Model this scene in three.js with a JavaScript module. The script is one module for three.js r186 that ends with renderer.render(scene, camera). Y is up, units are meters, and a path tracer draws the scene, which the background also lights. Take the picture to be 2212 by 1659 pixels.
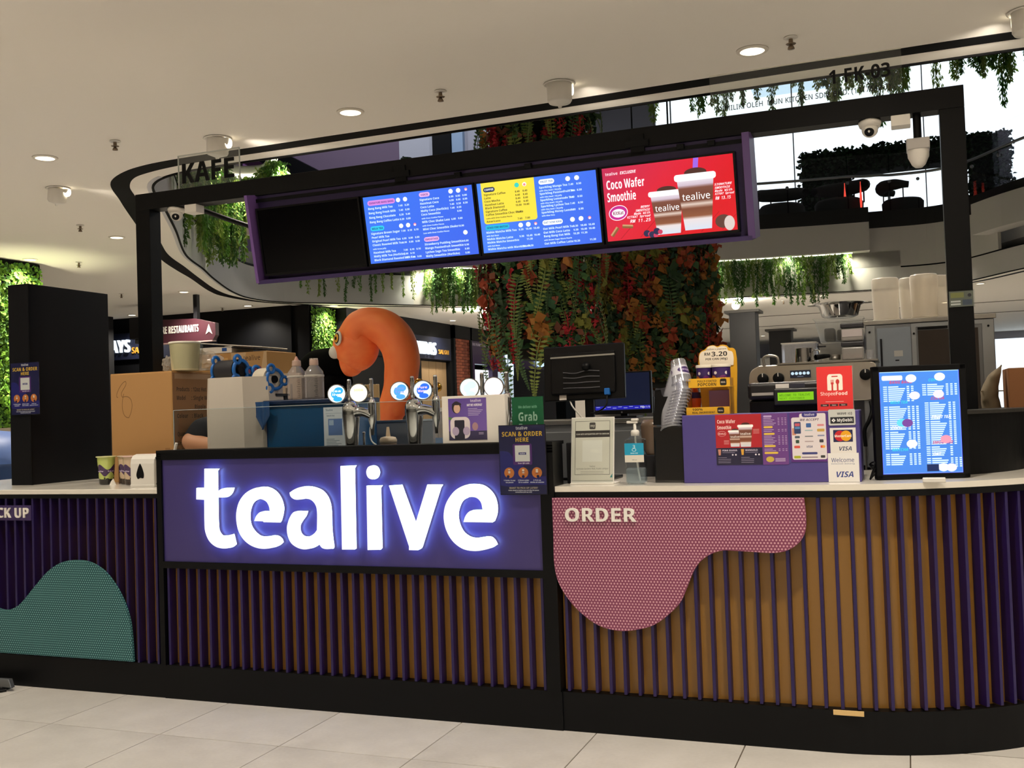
import * as THREE from 'three';
import { RoundedBoxGeometry } from 'three/addons/geometries/RoundedBoxGeometry.js';
import { TextGeometry } from 'three/addons/geometries/TextGeometry.js';
import { FontLoader } from 'three/addons/loaders/FontLoader.js';
import { RectAreaLightUniformsLib } from 'three/addons/lights/RectAreaLightUniformsLib.js';
import { MarchingCubes } from 'three/addons/objects/MarchingCubes.js';
import { mergeGeometries, mergeVertices } from 'three/addons/utils/BufferGeometryUtils.js';
import { ImprovedNoise } from 'three/addons/math/ImprovedNoise.js';

// ---------- camera, sky, exposure ----------
const scene = new THREE.Scene();
const camera = new THREE.PerspectiveCamera(40.92, 2212 / 1659, 0.05, 300);
camera.position.set(1.434, 1.322, 4.078);
camera.rotation.set(0.028086, 0.364634, -0.033827, 'YXZ');
const renderer = new THREE.WebGLRenderer({ antialias: true });
renderer.toneMapping = THREE.LinearToneMapping;
renderer.toneMappingExposure = 1.0;
renderer.shadowMap.enabled = true;
scene.background = new THREE.Color().setRGB(1.25, 1.4, 1.5);      // overcast daylight outside the glass hall
const WARM = new THREE.Color().setRGB(1, 0.9, 0.76);             // the mall's warm-white ceiling lamps
const LAMP = 24;                                                  // candela of one recessed downlight
const CEIL = 3.6;                                                  // ceiling height of this floor

RectAreaLightUniformsLib.init();
// light of a glowing panel: as large as the panel, just in front of it, facing the way it faces
function panelLight(x, y, z, w, h, color, k, rx = 0, ry = 0) { const l = new THREE.RectAreaLight(color, k, w, h); l.position.set(x, y, z); l.rotation.set(rx, Math.PI + ry, 0, 'YXZ'); scene.add(l); return l; }
// ---------- helpers ----------
let seed = 7;
const rnd = () => { seed = (seed * 1664525 + 1013904223) % 4294967296; return seed / 4294967296; };
const rr = (a, b) => a + (b - a) * rnd();
const used = {};
function numbered(n) { const k = used[n] = (used[n] ?? -1) + 1; return k ? n + '_' + String(k).padStart(3, '0') : n; }
function tag(o, label, category, group) { o.userData.label = label; o.userData.category = category; if (group) o.userData.group = group; return o; }
function thing(name, label, category, [x, y, z] = [0, 0, 0], turn = 0, group) {
  const o = new THREE.Group(); o.name = numbered(name); o.position.set(x, y, z); o.rotation.y = turn; scene.add(o);
  return tag(o, label, category, group);
}
function geo(list) {
  if (!Array.isArray(list)) return list;
  if (list.length === 1) return list[0];
  return mergeGeometries(list.map((g) => { g = g.index ? g.toNonIndexed() : g; for (const k of Object.keys(g.attributes)) if (!['position', 'normal', 'uv'].includes(k)) g.deleteAttribute(k); g.morphAttributes = {}; return g; }));
}
function part(name, g, m, parent, pos) {
  const o = new THREE.Mesh(geo(g), m); o.name = parent === scene ? numbered(name) : name; o.castShadow = o.receiveShadow = true;
  if (pos) o.position.set(...pos);
  parent.add(o); return o;
}
const struct = (name, g, m, pos) => { const o = part(name, g, m, scene, pos); o.userData.kind = 'structure'; return o; };
// boxes from x0..x1, y0..y1, z0..z1, optionally rounded
function bx(x0, x1, y0, y1, z0, z1, r = 0) {
  const w = x1 - x0, h = y1 - y0, d = z1 - z0;
  const g = r ? new RoundedBoxGeometry(w, h, d, 2, Math.min(r, w / 2.01, h / 2.01, d / 2.01)) : new THREE.BoxGeometry(w, h, d);
  return g.translate((x0 + x1) / 2, (y0 + y1) / 2, (z0 + z1) / 2);
}
const cyl = (r0, r1, h, n = 24, open = false) => new THREE.CylinderGeometry(r0, r1, h, n, 1, open);
function lathe(pts, n = 32) {                                       // v runs with the height, so that prints keep their shape
  const g = new THREE.LatheGeometry(pts.map((p) => new THREE.Vector2(p[0], p[1])), n), ys = pts.map((p) => p[1]), lo = Math.min(...ys), hi = Math.max(...ys), q = g.attributes.position, uv = g.attributes.uv;
  for (let i = 0; i < q.count; i++) uv.setY(i, (q.getY(i) - lo) / (hi - lo || 1)); return g;
}
const V = (x, y, z) => new THREE.Vector3(x, y, z);
const tube = (pts, r, n = 24, m = 8) => new THREE.TubeGeometry(new THREE.CatmullRomCurve3(pts.map((p) => V(...p)), false, 'centripetal'), n, r, m);
// a tube whose radius changes along its path
function limb(pts, radii, n = 40, m = 16, squash = 1) {
  const c = new THREE.CatmullRomCurve3(pts.map((p) => V(...p)), false, 'centripetal'), f = c.computeFrenetFrames(n), pos = [], idx = [], uv = [];
  for (let i = 0; i <= n; i++) {
    const t = i / n, p = c.getPoint(t), k = t * (radii.length - 1), a = Math.min(Math.floor(k), radii.length - 2), u = k - a, s = u * u * (3 - 2 * u), r = radii[a] * (1 - s) + radii[a + 1] * s;
    for (let j = 0; j <= m; j++) {
      const w = j / m * Math.PI * 2, q = p.clone().addScaledVector(f.normals[i], Math.cos(w) * r).addScaledVector(f.binormals[i], Math.sin(w) * r * squash);
      pos.push(q.x, q.y, q.z); uv.push(t, j / m);
    }
  }
  for (let i = 0; i < n; i++) for (let j = 0; j < m; j++) { const a = i * (m + 1) + j, b = a + m + 1; idx.push(a, b, a + 1, b, b + 1, a + 1); }
  const g = new THREE.BufferGeometry(); g.setAttribute('position', new THREE.Float32BufferAttribute(pos, 3)); g.setAttribute('uv', new THREE.Float32BufferAttribute(uv, 2)); g.setIndex(idx); g.computeVertexNormals();
  return g;
}
const mat = (color, roughness = 0.6, metalness = 0, more = {}) => new THREE.MeshStandardMaterial({ color, roughness, metalness, ...more });
const phys = (color, roughness, more = {}) => new THREE.MeshPhysicalMaterial({ color, roughness, ...more });
const glow = (rgb, k = 1) => new THREE.MeshStandardMaterial({ color: 0x111111, roughness: 0.5, emissive: new THREE.Color().setRGB(...rgb), emissiveIntensity: k });
const mix = (a, b, t) => a + (b - a) * t;
// ---------- computed textures ----------
const perlin = new ImprovedNoise();
function noiseTex(w, h, fn, srgb = true) {
  const d = new Uint8Array(w * h * 4);
  for (let y = 0; y < h; y++) for (let x = 0; x < w; x++) { const c = fn(x / w, y / h), i = (y * w + x) * 4; d[i] = c[0]; d[i + 1] = c[1]; d[i + 2] = c[2]; d[i + 3] = 255; }
  const t = new THREE.DataTexture(d, w, h); t.wrapS = t.wrapT = THREE.RepeatWrapping; t.magFilter = THREE.LinearFilter; t.minFilter = THREE.LinearMipmapLinearFilter; t.generateMipmaps = true;
  if (srgb) t.colorSpace = THREE.SRGBColorSpace; t.needsUpdate = true; return t;
}
// noise that repeats over the unit square
const tileNoise = (u, v, f, z) => { const a = (x, y) => perlin.noise(x * f, y * f, z); return a(u, v) * (1 - u) * (1 - v) + a(u - 1, v) * u * (1 - v) + a(u, v - 1) * (1 - u) * v + a(u - 1, v - 1) * u * v; };
function canvasTex(w, h, draw) {
  const c = document.createElement('canvas'); c.width = w; c.height = h; const x = c.getContext('2d'); draw(x, w, h);
  const t = new THREE.CanvasTexture(c); t.colorSpace = THREE.SRGBColorSpace; t.anisotropy = 8; return t;
}
const fontBold = await new FontLoader().loadAsync('fonts/droid/droid_sans_bold.typeface.json');
const fontReg = await new FontLoader().loadAsync('fonts/droid/droid_sans_regular.typeface.json');
// raised letters, fitted into a width and a height, lower left corner at the origin
function letters(text, w, h, depth, font = fontBold) {
  const g = new TextGeometry(text, { font, size: 1, depth: 1, curveSegments: 5, bevelEnabled: false }); g.computeBoundingBox();
  const b = g.boundingBox; return g.translate(-b.min.x, -b.min.y, 0).scale(w / (b.max.x - b.min.x), h / (b.max.y - b.min.y), depth);
}
function each(text, w, h, depth, m, parent, pos, font = fontBold, name = 'letter') {   // every letter a mesh of its own
  const all = new TextGeometry(text, { font, size: 1, depth: 1, curveSegments: 5, bevelEnabled: false }); all.computeBoundingBox();
  const b = all.boundingBox, sx = w / (b.max.x - b.min.x), sy = h / (b.max.y - b.min.y); let pen = 0; const out = [];
  for (const ch of text) {
    const adv = font.data.glyphs[ch]?.ha / font.data.resolution;
    if (ch !== ' ') out.push(part(name, new TextGeometry(ch, { font, size: 1, depth: 1, curveSegments: 5, bevelEnabled: false }).translate(pen - b.min.x, -b.min.y, 0).scale(sx, sy, depth), m, parent, pos));
    pen += adv;
  }
  return out;
}
// outlines written as "x,y" millimetres, "c" marks a corner
function outline(text) {
  const p = text.split(' ').map((s) => { const c = s.endsWith('c'), [x, y] = s.replace('c', '').split(',').map(Number); return { v: V(x / 1000, y / 1000, 0), c }; });
  let k = p.findIndex((q) => q.c); const pts = [];
  if (k < 0) return new THREE.CatmullRomCurve3(p.map((q) => q.v), true, 'centripetal').getPoints(p.length * 5).slice(0, -1).map((q) => new THREE.Vector2(q.x, q.y));
  const q = [...p.slice(k), ...p.slice(0, k), p[k]];
  for (let i = 0; i < q.length - 1;) {
    let j = i + 1; while (!q[j].c) j++;
    const run = q.slice(i, j + 1).map((s) => s.v);
    const c = run.length === 2 ? [run[0]] : new THREE.CatmullRomCurve3(run, false, 'centripetal').getPoints((run.length - 1) * 5).slice(0, -1);
    for (const s of c) pts.push(new THREE.Vector2(s.x, s.y)); i = j;
  }
  return pts;
}
const extrude = (pts, depth, bevel = 0, holes = []) => {
  const s = new THREE.Shape(pts); for (const h of holes) s.holes.push(new THREE.Path(h));
  return new THREE.ExtrudeGeometry(s, { depth, bevelEnabled: bevel > 0, bevelSize: bevel, bevelThickness: bevel, bevelSegments: 2, curveSegments: 8 });
};
// a flat print: a sheet 1 mm thick with its picture on the front
function print(name, w, h, tex, parent, pos, rot, more = {}) {
  const o = part(name, new THREE.BoxGeometry(w, h, 0.001), more.m ?? new THREE.MeshStandardMaterial({ map: tex, roughness: 0.45, ...more }), parent, pos);
  if (rot) o.rotation.set(...rot); return o;
}
const screenMat = (tex, k = 1) => new THREE.MeshStandardMaterial({ color: 0x050505, roughness: 0.25, emissive: 0xffffff, emissiveMap: tex, emissiveIntensity: k });
// text drawn squeezed to a width
function txt(x, s, px, py, size, color, { w, bold = true, align = 'left', italic = false, font = 'sans-serif' } = {}) {
  x.save(); x.font = (italic ? 'italic ' : '') + (bold ? 'bold ' : '') + size + 'px ' + font; x.fillStyle = color; x.textBaseline = 'alphabetic';
  const m = x.measureText(s).width, k = w ? w / m : 1; x.translate(px, py); x.scale(k, 1);
  x.fillText(s, align === 'center' ? -m / 2 : align === 'right' ? -m : 0, 0); x.restore();
}
function pill(x, px, py, w, h, c) { x.fillStyle = c; x.beginPath(); x.roundRect(px, py, w, h, h / 2); x.fill(); }
function disc(x, px, py, r, c, ry = r) { x.fillStyle = c; x.beginPath(); x.ellipse(px, py, r, ry, 0, 0, 7); x.fill(); }

// ---------- shared materials ----------
const M = {
  black: phys(0x08090b, 0.45, { specularIntensity: 0.35 }), blackMatt: phys(0x060607, 0.8, { specularIntensity: 0.3 }), plastic: phys(0x070709, 0.35, { specularIntensity: 0.45 }), darkGrey: phys(0x1c1c20, 0.5, { specularIntensity: 0.5 }), frame: phys(0x07080a, 0.4, { specularIntensity: 0.35 }),
  white: mat(0xd9d6cf, 0.4), paper: mat(0xe6e2da, 0.7), cream: mat(0xcfc39a, 0.6), steel: mat(0xb9b7b2, 0.28, 1), chrome: mat(0xdcdcdc, 0.06, 1), dullSteel: mat(0x8d9094, 0.42, 0.85),
  purple: mat(0x3d3470, 0.4), purpleDark: mat(0x3a2a5c, 0.45), violet: mat(0x1c0b4a, 0.42), card: mat(0xb58a52, 0.8), ochre: mat(0x9c7030, 0.3),
  glass: phys(0xffffff, 0.02, { transmission: 1, thickness: 0, ior: 1.45 }), acrylic: phys(0xf4f6f6, 0.03, { transmission: 1, thickness: 0, ior: 1.4, specularIntensity: 0.45 }),
  frost: phys(0xe9e6de, 0.55, { transmission: 0.55, thickness: 0 }), clear: phys(0xf0f0f2, 0.1, { transmission: 0.9, thickness: 0 }),
  red: mat(0xd8232a, 0.4), green: mat(0x0d6a41, 0.5), skin: mat(0xc9926f, 0.55), cloth: mat(0x11141a, 0.9), blue: mat(0x0b5fae, 0.35), lampWhite: mat(0xe8e4dc, 0.4),
  hedge: mat(0x1c3a1c, 0.9),
};
// ---------- the setting: floor, ceiling with its long opening, walls ----------
const floorTex = [0, 1, 2].map((k) => noiseTex(256, 256, (u, v) => {
  const n = tileNoise(u, v, 3, 4.3 + k) * 0.6 + tileNoise(u, v, 9, 1.7 + k) * 0.3 + tileNoise(u, v, 40, k) * 0.25; const b = 192 + n * 24; return [b + 1, b - 3, b - 9];
}));
const tileMats = [0, 1, 2, 3].map((k) => new THREE.MeshStandardMaterial({ map: floorTex[k % 3], roughness: 0.38, color: new THREE.Color().setScalar([1, 0.96, 0.98, 0.94][k]) }));
const grout = mat(0x55493c, 0.9), farFloor = floorTex[0].clone(); farFloor.repeat.set(0.4, 0.4); farFloor.needsUpdate = true;
const floor = struct('floor', bx(-22, 16, -0.2, -0.004, -36, 14), grout);
{
  const g = new RoundedBoxGeometry(0.5955, 0.012, 0.5955, 1, 0.0015).translate(0, -0.006, 0);
  for (let i = -8; i < 8; i++) for (let j = 0; j < 8; j++) part('tile', g, tileMats[(i * 7 + j * 5 + 70 + ((i * j) & 3)) % 4], floor, [0.195 + 0.6 * (i + 0.5), 0, -0.1 + 0.585 + 0.6 * (j - 0.5)]);
  // beyond the pieces in view the paving goes on as sheets of the same stone
  const far = new THREE.MeshStandardMaterial({ map: farFloor, roughness: 0.38 });
  part('paving', [bx(-22, -4.605, -0.003, 0, -36, 14), bx(4.995, 16, -0.003, 0, -36, 14), bx(-4.605, 4.995, -0.003, 0, -36, -0.12), bx(-4.605, 4.995, -0.003, 0, 4.69, 14)], far, floor).userData.kind = 'stuff';
}
// plan curves of the ceiling opening (x, z), near edge from left to right and round the back
const loop = (pts) => new THREE.CatmullRomCurve3(pts.map((p) => V(p[0], 0, p[1])), true, 'centripetal').getPoints(220).slice(0, -1);
const FAR = [[-9.7, -12.68], [-8.89, -13.73], [-8.12, -14.61], [-6.81, -15.89], [-4.6, -17.0], [-2.39, -17.73], [0.85, -18.27], [2.3, -18.2], [3.5, -16.35], [5.4, -13.5], [6.2, -9], [5.6, -5.2], [4.2, -3.6]];
const edge = loop([[2.5, -3.4], [1.36, -3.39], [-1.36, -3.43], [-3.35, -3.47], [-4.03, -3.47], [-4.74, -3.55], [-5.13, -3.78], [-5.76, -4.7], [-6.45, -5.72], [-7.59, -7.36], [-8.16, -8.45], [-8.64, -9.31], [-9.5, -11.05], [-9.76, -11.91], ...FAR]);
const bandIn = loop([[2.5, -3.19], [1.36, -3.18], [-1.29, -3.25], [-3.23, -3.27], [-4.38, -3.3], [-4.86, -3.39], [-5.1, -3.49], [-5.38, -3.75], [-5.67, -4.17], [-7.05, -6.16], [-7.74, -7.18], [-8.25, -8.15], [-8.81, -9.19], [-9.56, -10.68], [-9.82, -11.5], [-9.86, -12.6], [-9.15, -13.85], [-8.3, -14.8], [-6.95, -16.1], [-4.7, -17.2], [-2.45, -17.93], [0.85, -18.47], [2.45, -18.4], [3.75, -16.4], [5.65, -13.5], [6.45, -9], [5.8, -5], [4.3, -3.4]]);
const bandOut = loop([[2.5, -3.04], [1.37, -3.03], [-1.23, -3.09], [-3.13, -3.11], [-4.24, -3.12], [-4.67, -3.16], [-5.0, -3.26], [-5.41, -3.53], [-5.89, -4.19], [-6.66, -5.32], [-8.03, -7.36], [-8.52, -8.28], [-8.92, -9.11], [-9.71, -10.64], [-9.95, -11.3], [-9.98, -12.6], [-9.25, -13.95], [-8.37, -14.9], [-7.0, -16.2], [-4.75, -17.3], [-2.48, -18.03], [0.85, -18.57], [2.5, -18.5], [3.85, -16.45], [5.75, -13.5], [6.55, -9], [5.9, -4.9], [4.35, -3.3]]);
const P2 = (c) => c.map((p) => new THREE.Vector2(p.x, -p.z));            // plan to shape space
const slab = (outer, holes, y0, h) => extrude(outer, h, 0, holes).rotateX(-Math.PI / 2).translate(0, y0, 0);
const rect = (x0, x1, z0, z1) => [[x0, z0], [x1, z0], [x1, z1], [x0, z1]].map((p) => new THREE.Vector2(p[0], -p[1]));
const ceilMat = mat(0xf0ebe2, 0.85);
struct('ceiling', slab(rect(-22, 16, -36, 14), [P2(bandOut)], CEIL, 0.25), ceilMat);
struct('trim_1', slab(P2(bandOut), [P2(bandIn)], CEIL - 0.004, 0.2), M.blackMatt);
struct('trim_2', slab(P2(bandIn), [P2(edge)], CEIL, 0.25), ceilMat);
// a band that stands on a plan curve, a strip of it given by the share of the loop
const centre = V(-1.5, 0, -10.5);
function bandGeo(curve, i0, i1, y0, y1, off = 0, th = 0.06) {
  const pos = [], idx = [], n = curve.length; let rows = 0;
  for (let i = i0; i <= i1; i++) {
    const p = curve[(i + n) % n], a = curve[(i - 1 + n) % n], b = curve[(i + 1) % n], t = b.clone().sub(a).normalize(), m = V(-t.z, 0, t.x);
    if (m.dot(centre.clone().sub(p)) < 0) m.negate();
    const q = p.clone().addScaledVector(m, off), r = p.clone().addScaledVector(m, off - th);
    pos.push(q.x, y0, q.z, q.x, y1, q.z, r.x, y1, r.z, r.x, y0, r.z); rows++;
  }
  for (let i = 0; i < rows - 1; i++) for (let k = 0; k < 4; k++) { const a = i * 4 + k, b = i * 4 + (k + 1) % 4, c = a + 4, d = b + 4; idx.push(a, b, c, b, d, c); }
  const e = (rows - 1) * 4; idx.push(0, 2, 1, 0, 3, 2, e, e + 1, e + 2, e, e + 2, e + 3);
  const g = new THREE.BufferGeometry(); g.setAttribute('position', new THREE.Float32BufferAttribute(pos, 3)); g.setIndex(idx); const h = g.toNonIndexed(); h.computeVertexNormals(); return h;
}
const nearest = (curve, x, z) => { let b = 0, d = 1e9; curve.forEach((p, i) => { const e = (p.x - x) ** 2 + (p.z - z) ** 2; if (e < d) { d = e; b = i; } }); return b; };
const iL = nearest(edge, -5.13, -3.78), iTall = nearest(edge, -8.3, -8.7), iB = nearest(edge, -9.7, -12.68), iC = nearest(edge, -7.9, -14.9), iR = nearest(edge, 0.85, -18.27), iE = nearest(edge, 2.3, -18.2), iF = nearest(edge, 5.6, -5.2);
const plaster = mat(0xcfcbc6, 0.8), plasterCool = mat(0xc4c4c8, 0.8), dark2 = mat(0x0c0d10, 0.6);
// fascia of the opening: lower band, joint, upper band, and the dark edge of the upper floor
struct('wall_left', [bandGeo(edge, iL - 6, iTall, CEIL - 0.004, 5.25, 0.01), bandGeo(edge, iTall, iC, CEIL - 0.004, 4.2, 0.01)], plasterCool);
struct('wall_fascia', [bandGeo(edge, iC, iR + 3, CEIL - 0.004, 4.37, 0.01), bandGeo(edge, iR + 3, iF, CEIL - 0.004, 4.02, 0.01)], plaster);
struct('trim_3', [bandGeo(edge, iL - 2, iB, 4.2, 4.212, 0.022, 0.02), bandGeo(edge, iR + 3, iF, 4.02, 4.05, 0, 0.05)], M.blackMatt);
struct('wall_upper', [bandGeo(edge, iC, iR, 4.37, 4.95, 0.34, 0.4), bandGeo(edge, iR - 1, iE + 6, 4.05, 4.86, 0.01), bandGeo(edge, iE + 5, iF, 4.37, 4.95, 0.34, 0.4)], plaster);
struct('trim_4', [bandGeo(edge, iC, iR, 4.95, 5.25, 0.34, 0.4), bandGeo(edge, iR - 1, iF, 4.86, 5.2, 0.03), bandGeo(edge, iTall, iC, 4.2, 4.24, 0.02)], dark2);
struct('trim_8', bandGeo(edge, 0, edge.length, CEIL - 0.014, CEIL + 0.004, 0.014, 0.022), M.blackMatt);
// upper floor: slab round the opening, back walls, roof, and the tall glazing over the far side
struct('wall_slab', slab(rect(-22, 16, -36, 14), [P2(bandOut)], 4.24, 0.3), plaster);
const upWall = mat(0x9a98a0, 0.8);
struct('wall_back', [bx(-22, -6.1, 3.85, 15, -30.2, -30), bx(-22, 4.2, 0, 3.85, -36, -35.8), bx(4.2, 10, 0, 0.4, -36, -35.8), bx(4.2, 10, 3.35, 3.85, -36, -35.8), bx(10, 16, 0, 3.85, -36, -35.8)], upWall);
part('pane', bx(4.2, 10, 0.4, 3.35, -35.92, -35.9), M.glass, struct('window_2', [bx(6.05, 6.11, 0.4, 3.35, -35.95, -35.85), bx(8.0, 8.06, 0.4, 3.35, -35.95, -35.85)], M.darkGrey));
struct('wall_far_left', [bx(-22, -21.8, 0, 15, -36, 14)], mat(0x2a2a30, 0.8));
struct('wall_right', [bx(15.8, 16, 0, 15, -30, 14)], plaster);
struct('wall_front', [bx(-22, 16, 0, 15, 13.8, 14)], plaster);
struct('ceiling_roof', [bx(-22, 16, 15, 15.2, -36, 14)], plaster);
{ // glazing: panes between slim dark mullions
  const w = new THREE.Group(); w.name = 'window_1'; w.userData.kind = 'structure'; scene.add(w);
  const xs = [-6.1, -5.55, -1.6, 2.3, 6.2, 10.1, 13.4, 15.8];
  for (let i = 0; i < xs.length - 1; i++) for (const [a, b] of [[3.85, 15]]) part('pane', bx(xs[i] + 0.015, xs[i + 1] - 0.015, a + 0.015, b - 0.015, -30.01, -29.995), M.glass, w);
  for (const x of xs) part('mullion', bx(x - 0.015, x + 0.015, 3.85, 15, -30.06, -29.96), M.darkGrey, w);
}
// upper floor things on the left: purple soffit, dark columns, pale panels
struct('wall_purple', [bx(-18, -11.76, 5.2, 11, -22.3, -22.1)], mat(0x6b5a72, 0.7));
struct('wall_pink_lit', [extrude([[-17, 8.2], [-14.6, 8.2], [-14.6, 8.62], [-16.4, 9.5], [-17, 9.5]].map((p) => new THREE.Vector2(...p)), 0.1).translate(0, 0, -22.1)], mat(0xa06aa8, 0.7));  // pink tone holds the light that falls on this bright triangle
struct('beam_upper', [extrude([[-16.6, 9.9], [-13.6, 8.2], [-14.7, 8.2], [-17.2, 9.6]].map((p) => new THREE.Vector2(...p)), 0.3).translate(0, 0, -22)], M.black);
struct('wall_pale', [bx(-11.76, -10.6, 5.2, 11, -22.3, -22.1)], mat(0xb4b8c4, 0.7));
struct('wall_grey', [bx(-9.72, -6.1, 5.2, 11, -22.3, -22.1), bx(-7.9, -7.88, 5.2, 11, -22.1, -22.09)], mat(0xa4a6b4, 0.7));
// dark shopfronts at the far left and the wall that runs back on the left of the hall
struct('wall_shops', [bx(-22, -9.8, 0, CEIL, -36, -35.7), bx(-21.8, -13.9, 0, CEIL, -12.95, -12.75)], mat(0x0c0d10, 0.6));
// ---------- lamps of the ceiling ----------
const diffuser = glow([1, 0.86, 0.6], 5), ringMat = mat(0xe6e0d4, 0.5);
function spot(x, y, z, power, angle = 1.15, to = [x, 0, z], soft = 2, color = WARM) {
  const l = new THREE.SpotLight(color, power, 0, angle, 0.7, 2); l.position.set(x, y, z); l.target.position.set(...to); l.shadow.radius = soft; l.castShadow = true; l.shadow.mapSize.set(512, 512);
  scene.add(l); scene.add(l.target); return l;
}
const lampProto = {};
function downlight(x, z, label, r = 0.085, power = LAMP, color = WARM) {
  const t = thing('ceiling_lamp', label, 'lamp', [x, CEIL, z], 0, 'recessed ceiling lamps');
  lampProto[r] ??= { ring: lathe([[r * 0.86, -0.004], [r * 0.86, -0.012], [r * 1.12, -0.008], [r * 1.14, 0], [r * 0.86, 0]], 28), face: cyl(r * 0.86, r * 0.86, 0.006, 28).translate(0, -0.006, 0) };
  part('ring', lampProto[r].ring, ringMat, t); part('lamp_glass', lampProto[r].face, diffuser, t);
  if (power) spot(x, CEIL - 0.03, z, power, 1.2, [x, 0, z], 4, color);
}
function flood(x, z, label) {           // bare glaring spotlight bulb under the ceiling
  const t = thing('glare_lamp', label, 'lamp', [x, CEIL, z]); part('socket', lathe([[0.05, 0], [0.06, -0.02], [0.05, -0.06], [0, -0.06]], 16), M.lampWhite, t); part('lamp_bulb', new THREE.SphereGeometry(0.085, 20, 14), glow([1, 0.88, 0.62], 9), t, [0, -0.13, 0]);
  const l = new THREE.PointLight(WARM, 9); l.position.set(x, CEIL - 0.13, z); l.shadow.radius = 3; l.castShadow = true; scene.add(l);
}
downlight(0.606, -2.622, 'large glowing recessed lamp right above the red poster screen, near the ceiling edge', 0.09);
downlight(-2.33, -2.609, 'large glowing recessed lamp in the middle of the ceiling, over the blank screen', 0.09);
downlight(-5.234, -2.572, 'glowing recessed lamp at the far left of the ceiling, left of the curved edge', 0.09);
downlight(-7.358, -5.777, 'small glowing recessed lamp left of the black frame post, below the black trim');
downlight(-10.096, -10.438, 'glowing recessed lamp beside the pole of the dark red restaurant sign');
downlight(-9.452, -6.485, 'glowing recessed lamp just in front of the lit moss column at left');
downlight(-13.332, -12.862, 'small glowing recessed lamp over the far left shop sign');
downlight(-10.529, -12.892, 'glowing recessed lamp left of the black column behind the orange bird');
downlight(-10.848, -13.983, 'small glowing recessed lamp at the left edge of the far black column');
downlight(-9.228, -13.94, 'small glowing recessed lamp right over the mossy side of the black column');
downlight(-8.681, -18.566, 'small glowing recessed lamp over the salon shopfront');
flood(-7.02, -16.5, 'bright glaring bulb left of the hanging ferns, below the far vines');
flood(-1.905, -18.35, 'bright glaring bulb right of the hanging foliage, below the far vines');
downlight(-0.112, -18.75, 'small glowing lamp of the far ceiling above the stacked steel bowls');
downlight(2.926, -18.518, 'glowing lamp of the far ceiling right of the black frame post');
downlight(-2.899, -30.723, 'tiny far lamp between the two grey columns');
// unseen lamps past the view, weighted to light the floor, ceiling and counter front
for (const [z, far, xs] of [[0.9, 'over the floor before the counter', [-6.2, -2.4, 1.2, 4.8]], [4.4, 'above the viewpoint', [-6.2, -2.4, 1.2, 4.8]], [8.4, 'far behind the viewpoint', [-6.2, -2.4, 1.2, 4.8]]]) xs.forEach((x, i) => downlight(x, z, `unseen recessed lamp ${far}, ${['first', 'second', 'third', 'fourth'][i]} from the left, lights the floor`, 0.085, LAMP * (z > 8 ? 1.6 : z > 2 ? [1.0, 1.2, 1.6, 2.8][i] : [0.75, 0.75, 0.95, 2.4][i])));
for (const [x, z, l] of [[-9.4, 1, 'in front of the left moss column'], [-9.4, -2.4, 'beside the left moss column'], [8.6, 0, 'right of the counter'], [8.6, -6, 'right of the opening'], [8.6, -12, 'at the far right of the opening'], [-6, -20, 'over the salon shutter'], [-4.2, -24, 'over the purple shop'], [2.4, -22.4, 'behind the ice machine'], [5.4, -21, 'beside the right column'], [1, -27, 'behind the espresso machine'], [-6.4, -28, 'at the back of the purple shop']]) downlight(x, z, `recessed lamp of the mall ceiling ${l}, placed to light the hall`, 0.085);
// adjustable spotlights: a white canister under the ceiling, tilted towards the opening
function canister(x, z, label, tilt, toX, toZ) {
  const t = thing('ceiling_spotlight', label, 'spotlight', [x, CEIL, z], 0, 'adjustable white ceiling spotlights');
  part('rim', lathe([[0.1, 0], [0.112, -0.006], [0.1, -0.012], [0.085, -0.004], [0.085, 0]], 28), M.lampWhite, t);
  const b = part('housing', lathe([[0, -0.15], [0.012, -0.15], [0.016, -0.135], [0.075, -0.118], [0.086, -0.1], [0.088, 0.03], [0, 0.03]], 28), M.lampWhite, t, [0, -0.02, 0]); b.rotation.set(...tilt);
  const f = part('lamp_glass', cyl(0.05, 0.05, 0.01, 20), diffuser, t, [0.075 * Math.sign(toX - x || 1), -0.035, -0.03]); f.rotation.set(0.3, 0, Math.PI / 2);
  spot(x + 0.15 * Math.sign(toX - x || 1), CEIL - 0.07, z - 0.1, 5, 1.15, [toX, 0.8, toZ], 3);
}
canister(-0.724, -2.693, 'white ceiling spotlight over the menu screens, hanging upright at the black trim', [0, 0, 0], -0.6, -6);
canister(-3.62, -2.746, 'white domed ceiling spotlight above the KAFE sign, light to its right', [0.2, 0, -0.2], -2.4, -6);
canister(-5.991, -3.478, 'white ceiling spotlight at far left with a glare on its side', [0.2, 0, -0.35], -4.8, -6);
canister(2.2, -2.68, 'white ceiling spotlight cut by the right edge, near the ceiling corner', [0, 0, 0], 1.4, -6);
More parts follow.
